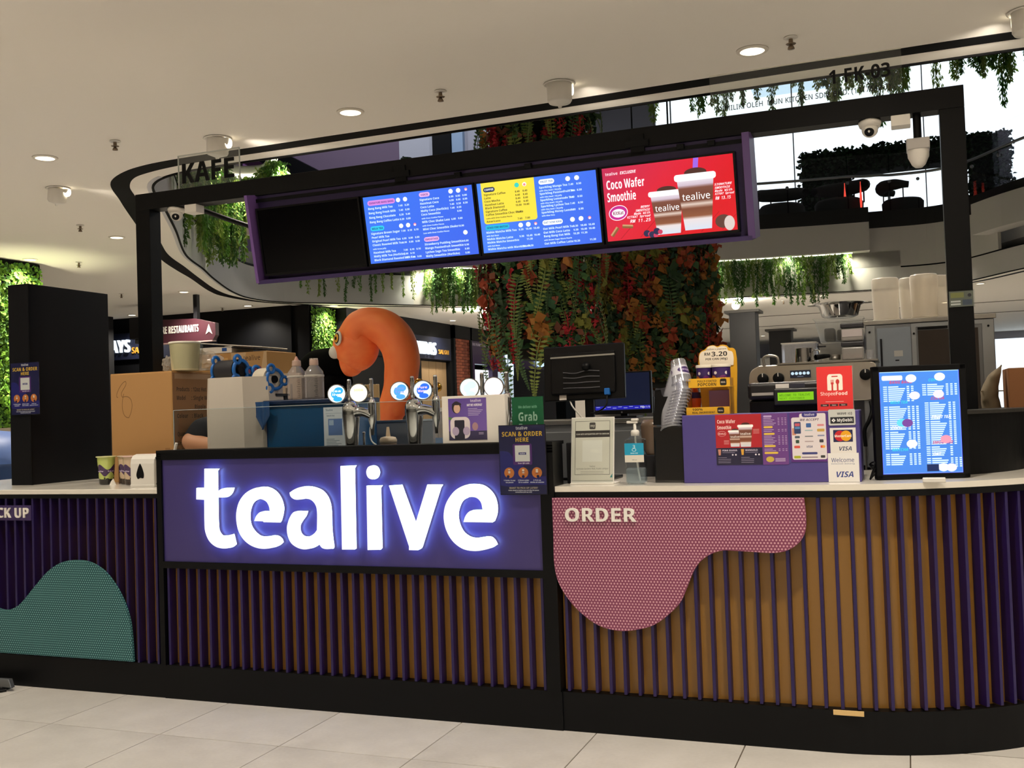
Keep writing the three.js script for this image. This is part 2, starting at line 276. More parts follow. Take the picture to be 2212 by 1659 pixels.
// fire sprinklers
const sprRose = lathe([[0, 0], [0.04, 0], [0.045, -0.006], [0.02, -0.012], [0, -0.012]], 16), sprBody = lathe([[0.012, -0.01], [0.014, -0.03], [0.01, -0.055], [0.018, -0.06], [0.022, -0.075], [0, -0.078]], 12), sprMat = mat(0x7a6a58, 0.35, 0.7);
for (const [x, z, l] of [[-1.528, -2.466, 'steel sprinkler head between the two big lamps'], [0.859, -2.493, 'steel sprinkler head right of the lamp at upper right'], [-4.374, -2.437, 'steel sprinkler head at left, right of the far left lamp'], [-7.16, -4.982, 'small sprinkler head left of the black frame post, below the spotlight'], [-9.119, -7.006, 'small sprinkler head over the black partition'], [-11.077, -10.026, 'tiny sprinkler head right of the black partition'], [-11.103, -12.858, 'tiny sprinkler head right of the restaurant sign pole'], [-1.0, -19.3, 'tiny far sprinkler head right of the hanging foliage']]) {
  const t = thing('sprinkler', l, 'sprinkler', [x, CEIL, z], 0, 'ceiling sprinklers'); part('rosette', sprRose, M.lampWhite, t); part('nozzle', sprBody, sprMat, t); part('deflector', cyl(0.032, 0.026, 0.004, 14).translate(0, -0.045, 0), sprMat, t);
}
// ---------- columns of the hall ----------
const leafQuad = (() => { const g = new THREE.BufferGeometry(); g.setAttribute('position', new THREE.Float32BufferAttribute([0, 0, 0, 0.5, 0.5, 0.12, 0, 1, 0.02, -0.5, 0.5, 0.12], 3)); g.setAttribute('uv', new THREE.Float32BufferAttribute([0.5, 0, 1, 0.5, 0.5, 1, 0, 0.5], 2)); g.setIndex([0, 1, 2, 0, 2, 3]); g.computeVertexNormals(); return g; })();
const leafMat = (c, t = 0.25) => phys(c, 0.75, { transmission: t, thickness: 0 });
const instMatte = mat(0xffffff, 0.8);
function scatter(name, g, n, place, parent, colors, m = instMatte) {
  const o = new THREE.InstancedMesh(g, m, n), d = new THREE.Object3D(), c = new THREE.Color(); o.name = name; o.castShadow = o.receiveShadow = true;
  for (let i = 0; i < n; i++) { place(d, i); d.updateMatrix(); o.setMatrixAt(i, d.matrix); const k = colors[Math.floor(rnd() * colors.length)]; o.setColorAt(i, c.set(k).multiplyScalar(rr(0.75, 1.15))); }
  o.userData.kind = 'stuff'; parent.add(o); return o;
}
function mossColumn(x, z, w, label) {     // black column with a moss panel on the side that faces right, with an unseen lamp placed below to light it
  const t = thing('column', label, 'column', [x, 0, z]);
  part('shaft', [bx(-w / 2, w / 2, 0, CEIL, -w / 2, w / 2, 0.01)], phys(0x0b0c0f, 0.35, { specularIntensity: 0.5 }), t);
  part('panel_tray', bx(w / 2, w / 2 + 0.03, 1.35, CEIL - 0.02, -w / 2 + 0.03, w / 2 - 0.03), M.blackMatt, t);
  part('panel_ledge', bx(w / 2, w / 2 + 0.09, 1.28, 1.35, -w / 2, w / 2), mat(0x8d8271, 0.7), t);
  scatter('moss', leafQuad, 4200, (d) => { d.position.set(w / 2 + 0.03 + rr(0, 0.03), rr(1.36, CEIL - 0.06), rr(-w / 2 + 0.04, w / 2 - 0.04)); d.rotation.set(rr(0, 6), rr(0.6, 2.5), rr(0, 6)); d.scale.setScalar(rr(0.035, 0.07)); }, t, [0x4a7a18, 0x629322, 0x2f5a12, 0x7aa830]);
  const b = part('lamp_glass', cyl(0.05, 0.05, 0.012, 16), diffuser, t, [w / 2 + 0.13, 1.37, 0]);  // uplight placed to brighten the moss, its source unseen
  spot(x + w / 2 + 0.2, 1.42, z, 12, 0.7, [x + w / 2 + 0.03, 3.1, z], 2, new THREE.Color().setRGB(1, 0.95, 0.6));
}
mossColumn(-10.2, -6.39, 1.0, 'black column at far left with a lit bright green moss side');
mossColumn(-9.96, -13.9, 0.96, 'black column behind the orange bird, its right side covered in lit moss');
for (const [x, z, w, l, k] of [[-2.15, -21.25, 0.62, 'nearer grey square column right of the hanging foliage, with a wide cap', 0x1c1c1f], [-2.05, -28.3, 0.66, 'farther dark column behind the espresso machine', 0x131317], [6.6, -24, 0.7, 'grey column at the right edge beside the bright window', 0x2b2c30]]) {
  const t = thing('column', l, 'column', [x, 0, z]); part('shaft', bx(-w / 2, w / 2, 0, CEIL, -w / 2, w / 2, 0.01), mat(k, 0.5), t); part('cap', bx(-w / 2 - 0.1, w / 2 + 0.1, CEIL - 0.06, CEIL, -w / 2 - 0.1, w / 2 + 0.1), mat(0x55534f, 0.5), t); part('base', bx(-w / 2 - 0.02, w / 2 + 0.02, 0, 0.12, -w / 2 - 0.02, w / 2 + 0.02), M.black, t);
}
// pale low walls and lit shop interiors beyond the columns
struct('wall_far_1', [bx(-5.5, 3.2, 0, 2.95, -33.2, -33)], mat(0xc9c7c2, 0.8));
struct('trim_5', [bx(-8.9, 6, CEIL - 0.012, CEIL - 0.002, -23.1, -23.06), bx(-8.9, 6, CEIL - 0.012, CEIL - 0.002, -26.6, -26.56)], mat(0x6b665e, 0.8));
// ---------- shopfronts ----------
const shopDark = phys(0x08090c, 0.5, { specularIntensity: 0.4 }), shopBlue = mat(0x11162a, 0.45), neonWhite = glow([0.8, 0.9, 1.0], 1.4), neonAmber = mat(0xa67a2a, 0.4);
{ // left row, facing the hall across z = -13.2
  const t = thing('salon_front', 'dark shopfront at far left with glowing white and amber sign letters', 'shop', [-12.9, 0, -13.35]);
  part('wall', [bx(-1.6, 3.05, 2.35, CEIL, -0.4, 0), bx(-1.6, -1.2, 0, 2.35, -0.4, 0), bx(0.9, 3.05, 0, 2.35, -0.4, 0)], shopDark, t);
  part('sign_board', bx(-1.62, 1.3, 2.72, 3.28, 0, 0.06, 0.005), shopBlue, t);
  each('DAYS', 0.7, 0.27, 0.05, neonWhite, t, [-1.56, 2.87, 0.06]);
  part('sign_text', letters('SALON', 0.5, 0.13, 0.02), neonAmber, t, [-0.82, 2.84, 0.06]);
  part('small_text', letters('SDN BHD', 0.42, 0.06, 0.01, fontReg), M.lampWhite, t, [0.5, 2.78, 0.06]);
  part('door', bx(-0.1, 0.45, 0, 2.3, -0.32, -0.28), mat(0x8d8a84, 0.4), t); part('door_frame', [bx(-0.2, -0.14, 0, 2.35, -0.34, -0.2), bx(0.48, 0.54, 0, 2.35, -0.34, -0.2)], M.darkGrey, t);
  part('glass_pane', bx(-1.2, -0.2, 0, 2.35, -0.3, -0.29), M.glass, t);
}
struct('wall_shops_left', [bx(-11.7, -9.8, 0, CEIL, -14.9, -14.4), bx(-22, -11.5, 0, CEIL, -15.2, -14.9)], shopDark);
{ // right-hand run of shops along x = -9.2
  const t = thing('salon_front', 'black salon shopfront right of the orange bird with glowing white letters and a beige shutter', 'shop', [-9.2, 0, -17], Math.PI / 2);   // local x runs towards the back
  part('wall', [bx(-2.6, 2.56, 2.66, CEIL, -0.5, 0), bx(-2.6, 0.4, 0, 2.66, -0.5, -0.05), bx(0.6, 0.78, 0, 2.66, -0.4, 0.02), bx(2.42, 2.56, 0, 2.66, -0.4, 0.02)], shopDark, t);
  part('sign_board', bx(0.1, 2.45, 2.68, 3.22, 0, 0.05, 0.005), shopBlue, t);
  each('SHIDAS', 1.3, 0.3, 0.05, neonWhite, t, [0.2, 2.78, 0.05]);
  part('sign_text', letters('SALON', 0.6, 0.11, 0.01), neonAmber, t, [1.7, 2.82, 0.05]);
  part('shutter', [...Array(8)].map((_, i) => bx(0.8 + i * 0.2, 0.995 + i * 0.2, 0, 2.64, -0.12, -0.08 + (i & 1) * 0.004)), mat(0x8c7352, 0.6), t);
  part('shutter', bx(0.42, 0.58, 0, 2.64, -0.12, -0.08), mat(0x8c7352, 0.6), t);
}
{
  const t = thing('brick_pier', 'red brick pier between the salon shutter and the purple shopfront', 'pier', [-9.2, 0, -20.2], Math.PI / 2);
  part('mortar', bx(-0.48, 0.48, 0, 3.26, -0.5, -0.004), mat(0x6d5a4e, 0.9), t);
  part('post', [bx(-0.58, -0.48, 0, CEIL - 0.01, -0.5, 0.06), bx(0.48, 0.59, 0, CEIL - 0.01, -0.5, 0.06), bx(-0.58, 0.59, 3.26, CEIL - 0.01, -0.5, 0.06)], shopDark, t);
  const bg = new THREE.BoxGeometry(0.225, 0.066, 0.05), bm = [0x8a4a36, 0x9a543c, 0x7c4030].map((c) => mat(c, 0.85));
  const half = new THREE.BoxGeometry(0.105, 0.066, 0.05);
  for (let r = 19; r < 43; r++) for (let i = 0; i < 5; i++) { const o = (r & 1) * 0.118, x = -0.48 + 0.115 + i * 0.236 + o - 0.002; if (x > 0.44) part('brick', half, bm[(r + i) % 3], t, [0.425, 0.04 + r * 0.076, 0]); else if (x < 0.37) part('brick', bg, bm[(r * 3 + i) % 3], t, [x, 0.04 + r * 0.076, 0]); }
}
{
  const t = thing('purple_shop', 'purple glazed shopfront with a bright white interior behind the hanging ferns', 'shop', [-9.2, 0, -20.8], Math.PI / 2);
  part('wall', [bx(0, 9.5, 3.27, CEIL, -0.5, 0.04)], shopDark, t);
  part('header', [bx(0, 7.5, 2.66, 3.27, -0.2, 0), bx(0, 0.26, 0, 2.66, -0.2, 0), bx(1.5, 1.9, 0, 2.66, -0.2, 0)], mat(0x3c2a52, 0.25), t);
  part('shop_text', letters('THE PLUMP BOUTIQUE', 1.2, 0.09, 0.01, fontReg), mat(0xb9b0c4, 0.5), t, [0.12, 3.12, 0]);
  part('lit_interior', bx(0.26, 1.5, 0.3, 2.52, -0.16, -0.12), glow([0.95, 0.97, 1], 1.2), t);  // glowing sheets here and behind the glass stand in for the lit interior
  part('lit_interior', bx(1.9, 7.2, 0.2, 2.66, -1.6, -1.56), glow([0.75, 0.9, 1], 0.95), t);
  part('glass_pane', bx(1.9, 7.2, 0.1, 2.66, -0.1, -0.09), M.glass, t);
  part('logo', [new THREE.TorusGeometry(0.24, 0.05, 8, 24).scale(0.9, 1.15, 1).translate(2.7, 3.0, 0.05), bx(2.88, 2.97, 2.4, 3.28, 0.02, 0.07)], glow([0.7, 0.85, 1], 1.3), t);
  part('logo_text', new THREE.TorusGeometry(0.09, 0.035, 6, 16).scale(3.2, 0.9, 1).translate(5.4, 2.83, 0.05), glow([0.6, 0.8, 1], 1.2), t);
  const stack = mat(0xc9a778, 0.7); part('shelf_stock', [bx(2.3, 2.9, 1.2, 1.75, -1.3, -0.9, 0.02), bx(3.6, 4.2, 1.2, 1.7, -1.3, -0.9, 0.02)], stack, t);
}
struct('wall_shops_right', [bx(-9.7, -9.2, 0, CEIL, -36, -30.3)], shopDark);
{ // hanging wayfinding sign
  const t = thing('wayfinding_sign', 'dark red hanging sign reading RESTAURANTS with a white arrow', 'sign', [-10.2, 0, -10.9]);
  part('pole', bx(-0.04, 0.04, 3.05, CEIL, -0.04, 0.04), M.darkGrey, t);
  part('board', extrude([[-0.95, 2.78], [0.36, 2.78], [0.42, 2.86], [0.42, 3.07], [0.0, 3.17], [-0.95, 3.2]].map((p) => new THREE.Vector2(...p)), 0.09, 0.004), mat(0x43202a, 0.45), t, [0, 0, -0.05]);
  part('board_edge', bx(-0.95, 0.36, 2.755, 2.775, -0.06, 0.05), mat(0xa98c8a, 0.4), t);
  part('text', letters('MORE RESTAURANTS', 0.95, 0.13, 0.008), M.lampWhite, t, [-0.88, 2.94, 0.045]);
  part('arrow', extrude([[0.22, 2.88], [0.29, 3.06], [0.36, 2.88], [0.29, 2.93]].map((p) => new THREE.Vector2(...p)), 0.008), M.lampWhite, t, [0, 0, 0.045]);
}
{
  const t = thing('ceiling_speaker', 'grey boxed fixture below the ceiling, left of the black frame post', 'fixture', [-12.0, 0, -11.6]);
  part('housing', [bx(-0.18, 0.3, 2.95, 3.36, -0.15, 0.15, 0.02)], M.darkGrey, t); part('stem', bx(-0.02, 0.02, 3.36, CEIL, -0.02, 0.02), M.darkGrey, t); part('bracket', bx(-0.1, 0.34, 2.86, 2.95, -0.1, 0.1, 0.02), mat(0x55555a, 0.5), t);
}
{ // pale blue rounded booth at the left edge
  const t = thing('play_booth', 'pale blue rounded booth behind the counter at the left edge', 'booth', [-5.2, 0, -1.9]);
  part('body', lathe([[0, 0], [0.42, 0], [0.46, 0.1], [0.47, 1.04], [0.46, 1.07]], 40), mat(0x24406e, 0.5), t);
  part('rim', lathe([[0.46, 1.07], [0.45, 1.13], [0.38, 1.23], [0.25, 1.3], [0, 1.33]], 40), mat(0x4a6cb0, 0.5), t);
}
// ---------- trailing vines, hanging flower columns ----------
function strandGeo(len, n, width, leaf, curl) {       // one trailing vine: stem and small leaves down its length
  const list = [], l = leafQuad.toNonIndexed(); list.push(tube([[0, 0, 0], [curl * 0.4, -len * 0.35, 0.01], [-curl * 0.3, -len * 0.7, 0], [curl * 0.2, -len, 0]], 0.006, 10, 4));
  for (let i = 0; i < n; i++) {
    const t = Math.pow(rnd(), 1.15), g = l.clone(), w = width * (1 - 0.75 * t), s = leaf * rr(0.7, 1.2);
    g.scale(s * 0.4, s, s).rotateX(rr(-0.6, 0.6)).rotateZ(Math.PI + rr(-0.8, 0.8)).rotateY(rr(0, 6.3)).translate(rr(-w, w) + curl * Math.sin(t * 5) * 0.3, -t * len + leaf * 0.3, rr(-w, w) * 0.7); list.push(g);
  }
  return geo(list);
}
const vineGeo = [0.5, 0.8, 1.25, 1.8].map((L) => [0, 1, 2].map((k) => strandGeo(L, Math.round(150 * L + 40), [0.06, 0.085, 0.045][k], [0.06, 0.055, 0.065][k], [0.05, 0.03, 0.08][k])));
const wideGeo = [0, 1, 2].map(() => strandGeo(1.5, 420, 0.17, 0.075, 0.05));
const vineMat = [0x5a8c2a, 0x3f6f22, 0x7a9c34, 0x4a7430, 0x8aa04a].map((c) => leafMat(new THREE.Color(c), 0.35));
function vines(label, spots, wide) {
  const t = thing('trailing_vines', label, 'vines', spots[0].slice(0, 3));
  spots.forEach(([x, y, z, len, w = 1], i) => { const o = part('vine_strand', wide ? wideGeo[i % 3] : vineGeo[len < 0.62 ? 0 : len < 1 ? 1 : len < 1.5 ? 2 : 3][i % 3], vineMat[(i * 7 + (i >> 2)) % 5], t, [x - spots[0][0], y - spots[0][1], z - spots[0][2]]); o.scale.set(w, len / (wide ? 1.5 : [0.5, 0.8, 1.25, 1.8][len < 0.62 ? 0 : len < 1 ? 1 : len < 1.5 ? 2 : 3]), w); o.rotation.y = rr(0, 6.3); });
  return t;
}
const along = (i0, i1, n, off, f) => [...Array(n)].map((_, k) => {
  const c = i0 + (i1 - i0) * (k + rr(0.1, 0.9)) / n, i = Math.floor(c), p = edge[i % edge.length].clone().lerp(edge[(i + 1) % edge.length], c - i), m = centre.clone().sub(p).setY(0).normalize();
  p.addScaledVector(m, off + rr(-0.06, 0.06)); return f(p, k / n);
});
const iM = nearest(edge, -4.6, -17);
// lamps hidden in the cove above the far vines
const cove = glow([1, 0.95, 0.75], 2.2);
{ const ls = thing('light_strip', 'glowing light strip tucked under the far balcony edge above the vines', 'light', [0, 0, 0]); part('lit_strip', bandGeo(edge, iC + 1, iR - 1, 4.35, 4.368, 0.2, 0.06), cove, ls); part('carrier', bandGeo(edge, iC + 1, iR - 1, 4.368, 4.376, 0.22, 0.1), plaster, ls); }
for (const k of [0.04, 0.16, 0.28, 0.4, 0.52, 0.64, 0.76, 0.88, 0.97]) { const p = edge[Math.floor(iC + (iR - iC) * k)], m = centre.clone().sub(p).setY(0).normalize(); spot(p.x + m.x * 0.26, 4.34, p.z + m.z * 0.26, 6, 1.4, [p.x, 2.5, p.z], 3, new THREE.Color().setRGB(1, 0.95, 0.72)); }
vines('dense green vines under the lit far balcony edge, left of the hanging flower columns', along(iC + 1, iM, 96, 0.17, (p) => [p.x, 4.36, p.z, rr(0.45, 0.95), rr(0.8, 1.3)]));
vines('dense green vines under the lit far balcony edge, right of the hanging flower columns', along(iM, iR - 1, 120, 0.17, (p, t) => [p.x, 4.36, p.z, rr(0.5, 1.0) * (t > 0.93 ? 0.7 : 1), rr(0.8, 1.2)]));
vines('a few thin vine strands hanging over the pale curved fascia below the blank screen', along(iB + 2, iC, 14, 0.14, (p) => [p.x, 4.3, p.z, rr(0.35, 0.7), 0.8]));
// the lit curtain of vines on the left of the opening: a planter that follows the edge and turns in at its far end
{
  const path = new THREE.CatmullRomCurve3([[-5.55, -4.75], [-6.2, -5.65], [-7.3, -7.3], [-7.95, -8.5], [-8.1, -9.2], [-7.7, -9.35], [-7.27, -8.95], [-6.85, -8.45]].map((p) => V(p[0], 5.12, p[1])), false, 'centripetal'), spots = [];
  for (let i = 0; i < 170; i++) { const t = 0.06 + 0.92 * (i + rnd()) / 170, p = path.getPoint(t); spots.push([p.x + rr(-0.14, 0.14), 5.08, p.z + rr(-0.14, 0.14), t < 0.62 ? rr(0.75, 1.45) : rr(0.4, 0.95), rr(1.1, 1.7)]); }
  vines('tall bright green vine curtain hanging behind the KAFE sign and the left camera', spots);
  const ls = thing('light_strip', 'glowing warm light strip curving over the left vine curtain, right of the KAFE sign', 'light', [0, 0, 0]);
  part('lit_strip', new THREE.TubeGeometry(path, 90, 0.045, 8), glow([1, 0.93, 0.7], 2.4), ls); part('carrier', new THREE.TubeGeometry(path, 90, 0.07, 8).translate(0, 0.1, 0), plaster, ls);
  for (const k of [0.15, 0.35, 0.55, 0.75, 0.92]) { const p = path.getPoint(k); spot(p.x + 0.28, 5.0, p.z + 0.1, 9, 1.3, [p.x, 3.4, p.z], 3, new THREE.Color().setRGB(1, 0.94, 0.62)); }
  struct('wall_stub', bandGeo(edge, iL - 3, iL + 5, 5.2, 6.4, 0.01), plaster);
}
// vines from an upper edge, against the sky at upper right
{
  const spots = []; for (let i = 0; i < 300; i++) { const x = rr(-3.4, 6.2), dense = Math.sin(x * 2.3) + Math.sin(x * 5.1) > -0.2; if (dense || rnd() < 0.12) spots.push([x, 9.35, -17.6 + rr(-0.3, 0.3), rr(0.9, 2.0), rr(0.8, 1.3)]); }
  for (const [x, l] of [[0.3, 2.3], [1.2, 2.6], [2.25, 2.4], [3.4, 2.5], [3.9, 2.2], [4.0, 2.4], [-0.3, 2.1]]) spots.push([x, 9.35, -17.5, l, 1.1]);
  vines('olive vines hanging from above against the white sky at upper right', spots, true);
  struct('wall_upper_edge', bx(-4, 7, 9.33, 10.2, -18.6, -17.3), plaster);
}
// fern frond: midrib with pairs of narrow leaflets, hanging and bending outwards
function frondGeo(len, n, w, bend) {
  const list = [], c = new THREE.CatmullRomCurve3([V(0, 0, 0), V(0, len * 0.02, bend * 0.5), V(0, -len * 0.35, bend), V(0, -len * 0.75, bend * 0.95), V(0, -len, bend * 0.7)]);
  list.push(new THREE.TubeGeometry(c, 14, 0.005, 4));
  for (let i = 1; i < n; i++) {
    const t = i / n, p = c.getPoint(t), tg = c.getTangent(t), l = w * Math.sin(Math.PI * Math.pow(t, 0.6)) * 0.95 + 0.012;
    for (const s of [-1, 1]) { const g = leafQuad.toNonIndexed(); g.scale(0.024, l, l * 0.6).rotateZ(-s * 1.35).rotateX(Math.atan2(tg.z, -tg.y) * 0.5).translate(p.x, p.y, p.z); list.push(g); }
  }
  return geo(list);
}
const fronds = [frondGeo(0.8, 34, 0.075, 0.2), frondGeo(0.65, 28, 0.085, 0.28), frondGeo(1.0, 42, 0.07, 0.14)];
const frondMat = [0x869440, 0x687f36, 0x456634, 0x949e48].map((c) => leafMat(new THREE.Color(c), 0.3));
function spikeGeo(len, n, r) { const list = [tube([[0, 0, 0], [0.01, -len * 0.5, 0.02], [0, -len, 0]], 0.006, 8, 4)]; for (let i = 0; i < n; i++) { const t = rnd(), a = rr(0, 6.3), k = r * Math.sin(Math.PI * (0.12 + 0.85 * t)) * rr(0.5, 1), g = leafQuad.toNonIndexed(), s = rr(0.025, 0.045); g.scale(s, s, s).rotateX(rr(0, 3)).rotateY(a).translate(Math.cos(a) * k, -t * len, Math.sin(a) * k); list.push(g); } return geo(list); }
const spikes = [spikeGeo(0.55, 130, 0.06), spikeGeo(0.38, 110, 0.07)];
const redMat = [0xb81c2c, 0x931424, 0xca2a36].map((c) => leafMat(new THREE.Color(c), 0.2));
function bunchGeo(n, r, s0, flat) { const list = []; for (let i = 0; i < n; i++) { const g = leafQuad.toNonIndexed(), s = s0 * rr(0.7, 1.3), a = rr(0, 6.3), b = rr(-1.2, 1.2); g.scale(s * flat, s, s).rotateX(rr(-1, 1)).rotateY(rr(-1.2, 1.2)).rotateZ(rr(0, 6.3)).translate(Math.cos(a) * Math.cos(b) * r * rnd(), Math.sin(b) * r, Math.sin(a) * Math.cos(b) * r * rnd()); list.push(g); } return geo(list); }
const bunches = [bunchGeo(26, 0.09, 0.1, 0.9), bunchGeo(20, 0.07, 0.12, 0.7), bunchGeo(30, 0.1, 0.09, 0.5)];
const autumn = [0xa2521c, 0xae7026, 0x808028, 0x64361a, 0xaa4622].map((c) => leafMat(new THREE.Color(c), 0.25)), deepGreen = [0x1f3a22, 0x2c4a26, 0x39552c].map((c) => leafMat(new THREE.Color(c), 0.2));
function flowerColumn(label, x, z, y0, y1, r, mixOf) {
  const t = thing('hanging_garden', label, 'hanging garden', [x, y0, z]), h = y1 - y0;
  part('core', lathe([[0, 0.25], [r * 0.45, 0.3], [r * 0.68, 0.7], [r * 0.72, h - 0.3], [r * 0.6, h], [0, h]], 28), mat(0x10140e, 0.95), t);
  part('cable', [-0.3, 0.3].map((k) => cyl(0.012, 0.012, 14.9 - y1, 6).translate(k * r, h + (14.9 - y1) / 2, 0)), M.darkGrey, t);
  scatter('foliage', leafQuad, 5200, (d) => { const a = rr(0, 6.283), k = r * rr(0.66, 0.98); d.position.set(Math.cos(a) * k, rr(0.35, h), Math.sin(a) * k); d.rotation.set(rr(-1.2, 1.2), Math.PI / 2 - a + rr(-1, 1), rr(0, 6.3)); const s = rr(0.06, 0.15); d.scale.set(s * 0.7, s, s); }, t, mixOf.leaf);
  const on = (y, k) => { const a = rr(-0.5, 2.6) + mixOf.turn, q = r * k; return [[Math.cos(a) * q, y, Math.sin(a) * q], Math.PI / 2 - a]; };
  for (let i = 0; i < mixOf.fronds; i++) { const [p, turn] = on(Math.pow(rnd(), 1.2) * h * 0.7 + 0.55, rr(0.62, 0.8)); const o = part('fern_frond', fronds[i % 3], frondMat[(i * 5 + (i >> 1)) % 4], t, p); o.rotation.set(0, turn + rr(-0.5, 0.5), rr(-0.25, 0.25)); o.scale.setScalar(rr(0.75, 1.25)); }
  for (let i = 0; i < mixOf.reds; i++) { const [p, turn] = on(rr(0.5, h), rr(0.8, 1.0)); const o = part('red_flower_spike', spikes[i & 1], redMat[i % 3], t, p); o.rotation.y = turn; o.scale.setScalar(rr(0.8, 1.5)); }
  for (let i = 0; i < mixOf.autumn; i++) { const [p, turn] = on(rr(0.4, h), rr(0.82, 1.0)); const o = part('leaf_bunch', bunches[i % 3], (i % 5 < 3 ? autumn : deepGreen)[(i * 3 + 1) % (i % 5 < 3 ? 5 : 3)], t, p); o.rotation.y = turn; o.scale.setScalar(rr(0.8, 1.4)); }
}
flowerColumn('nearer hanging column of long ferns and red flower spikes, left of the other one', -2.28, -6.7, 1.62, 5.6, 0.66, { leaf: [0x2b4f2e, 0x3c6236, 0x4c743a, 0x32563a, 0x7a4630], turn: 0.35, fronds: 92, reds: 46, autumn: 34 });
flowerColumn('hanging column of orange and yellow leaves behind the popcorn display, right of the ferny one', -1.5, -8.9, 1.32, 3.5, 0.78, { leaf: [0x2a4430, 0x3c5a34, 0x546430, 0x6a4626, 0x305040], turn: 0.35, fronds: 26, reds: 14, autumn: 190 });
// upper balcony at the far right: glass railing, hedge portal, lounge chairs
{
  const t = thing('balcony_railing', 'curved glass railing with a steel handrail on the far upper balcony', 'railing', [0, 5.2, -18]);
  const rail = [], i0 = nearest(edge, -4.6, -17), i1 = nearest(edge, 5.0, -14.2);
  for (let i = i0; i <= i1; i++) { const p = edge[i], m = centre.clone().sub(p).setY(0).normalize(), o = i < iR ? 0.1 : i < iR + 2 ? -0.02 : -0.12; rail.push([p.x + m.x * o, 5.95 - 5.2, p.z + m.z * o + 18]); }
  part('handrail', tube(rail, 0.028, 120, 8), M.dullSteel, t);
  const up = M.glass, step = 3;
  for (let k = 0; k + step < rail.length; k += step) {
    const a = rail[k], b = rail[k + step], L = Math.hypot(b[0] - a[0], b[2] - a[2]), o = part('glass_pane', bx(-L / 2 + 0.015, L / 2 - 0.015, -0.05, 1.2, -0.008, 0.008), up, t, [(a[0] + b[0]) / 2, 0, (a[2] + b[2]) / 2 - 0.05]); o.rotation.y = -Math.atan2(b[2] - a[2], b[0] - a[0]);
    part('rail_bracket', new THREE.SphereGeometry(0.035, 10, 8), M.dullSteel, t, [a[0], 0.62, a[2]]);
  }
  const h = thing('hedge_portal', 'dark green hedge wall with an opening on the upper balcony at far right', 'hedge', [1.6, 5.0, -21.4]);
  const core = mat(0x10200f, 0.95);
  part('hedge_body', [bx(-2.25, -1.15, 0, 2.15, -0.4, 0.3, 0.06), bx(-1.3, 2.2, 1.68, 2.2, -0.4, 0.3, 0.06), bx(1.4, 2.2, 0, 1.75, -0.4, 0.3, 0.06)], core, h);
  scatter('hedge_leaves', leafQuad, 5200, (d, i) => { const k = i % 3; d.position.set(k === 0 ? rr(-2.3, -1.1) : k === 1 ? rr(-2.3, 2.25) : rr(1.35, 2.25), k === 1 ? rr(1.66, 2.22) : rr(0, 1.7), rr(0.28, 0.36)); if (i % 7 === 0) { d.position.y = 2.2; d.position.z = rr(-0.4, 0.3); d.position.x = rr(-2.25, 2.2); } d.rotation.set(rr(0, 6), rr(-0.8, 0.8), rr(0, 6)); d.scale.setScalar(rr(0.07, 0.13)); }, h, [0x1c3c1c, 0x24482a, 0x17301a]);
  const seatM = mat(0x1d1c1e, 0.85);
  function lounge(x, z, turn, label, s = 1) {
    const c = thing('lounge_chair', label, 'chair', [x, 5.2, z], turn, 'dark lounge chairs on the upper balcony'); c.scale.setScalar(s);
    part('seat', lathe([[0, 0.12], [0.36, 0.12], [0.42, 0.18], [0.43, 0.36], [0.38, 0.42], [0, 0.43]], 28), seatM, c);
    part('backrest', limb([...Array(13)].map((_, i) => { const a = Math.PI * (0.02 + 0.96 * i / 12); return [Math.cos(a) * 0.47, 0.66 + Math.sin(a) * 0.05, -Math.sin(a) * 0.42]; }), [0.07, 0.12, 0.13, 0.12, 0.07], 30, 12), seatM, c);
    for (const a of [0.35, 1.2, 1.95, 2.8]) part('back_post', cyl(0.014, 0.014, 0.3, 6).translate(Math.cos(a) * 0.44, 0.5, -Math.sin(a) * 0.38), M.darkGrey, c);
    for (const a of [0.8, 2.3, 3.9, 5.5]) part('leg', cyl(0.018, 0.014, 0.14, 8).translate(Math.cos(a) * 0.3, 0.07, Math.sin(a) * 0.3), M.darkGrey, c);
  }
  lounge(-0.95, -19.2, 0.2, 'leftmost dark lounge chair on the balcony, open band backrest seen from behind', 1.15);
  lounge(0.25, -19.4, -0.3, 'middle dark lounge chair in front of the hedge pillar, beside red lit strips', 1.2);
  lounge(1.55, -19.6, 1.9, 'rightmost dark lounge chair on the balcony, seen from the side', 1.0);
  const n = thing('light_strip', 'pair of thin glowing red upright light strips between the balcony chairs', 'light', [0.5, 5.25, -19.0]);
  for (const x of [-0.1, 0.22]) part('lit_strip', limb([[x, 0, 0], [x, 0.75, 0]], [0.012, 0.025, 0.006], 12, 8), glow([1, 0.08, 0.05], 1.1), n);
  struct('floor_upper', bx(-12, 8, 5.0, 5.2, -30, -18.5), dark2);
}
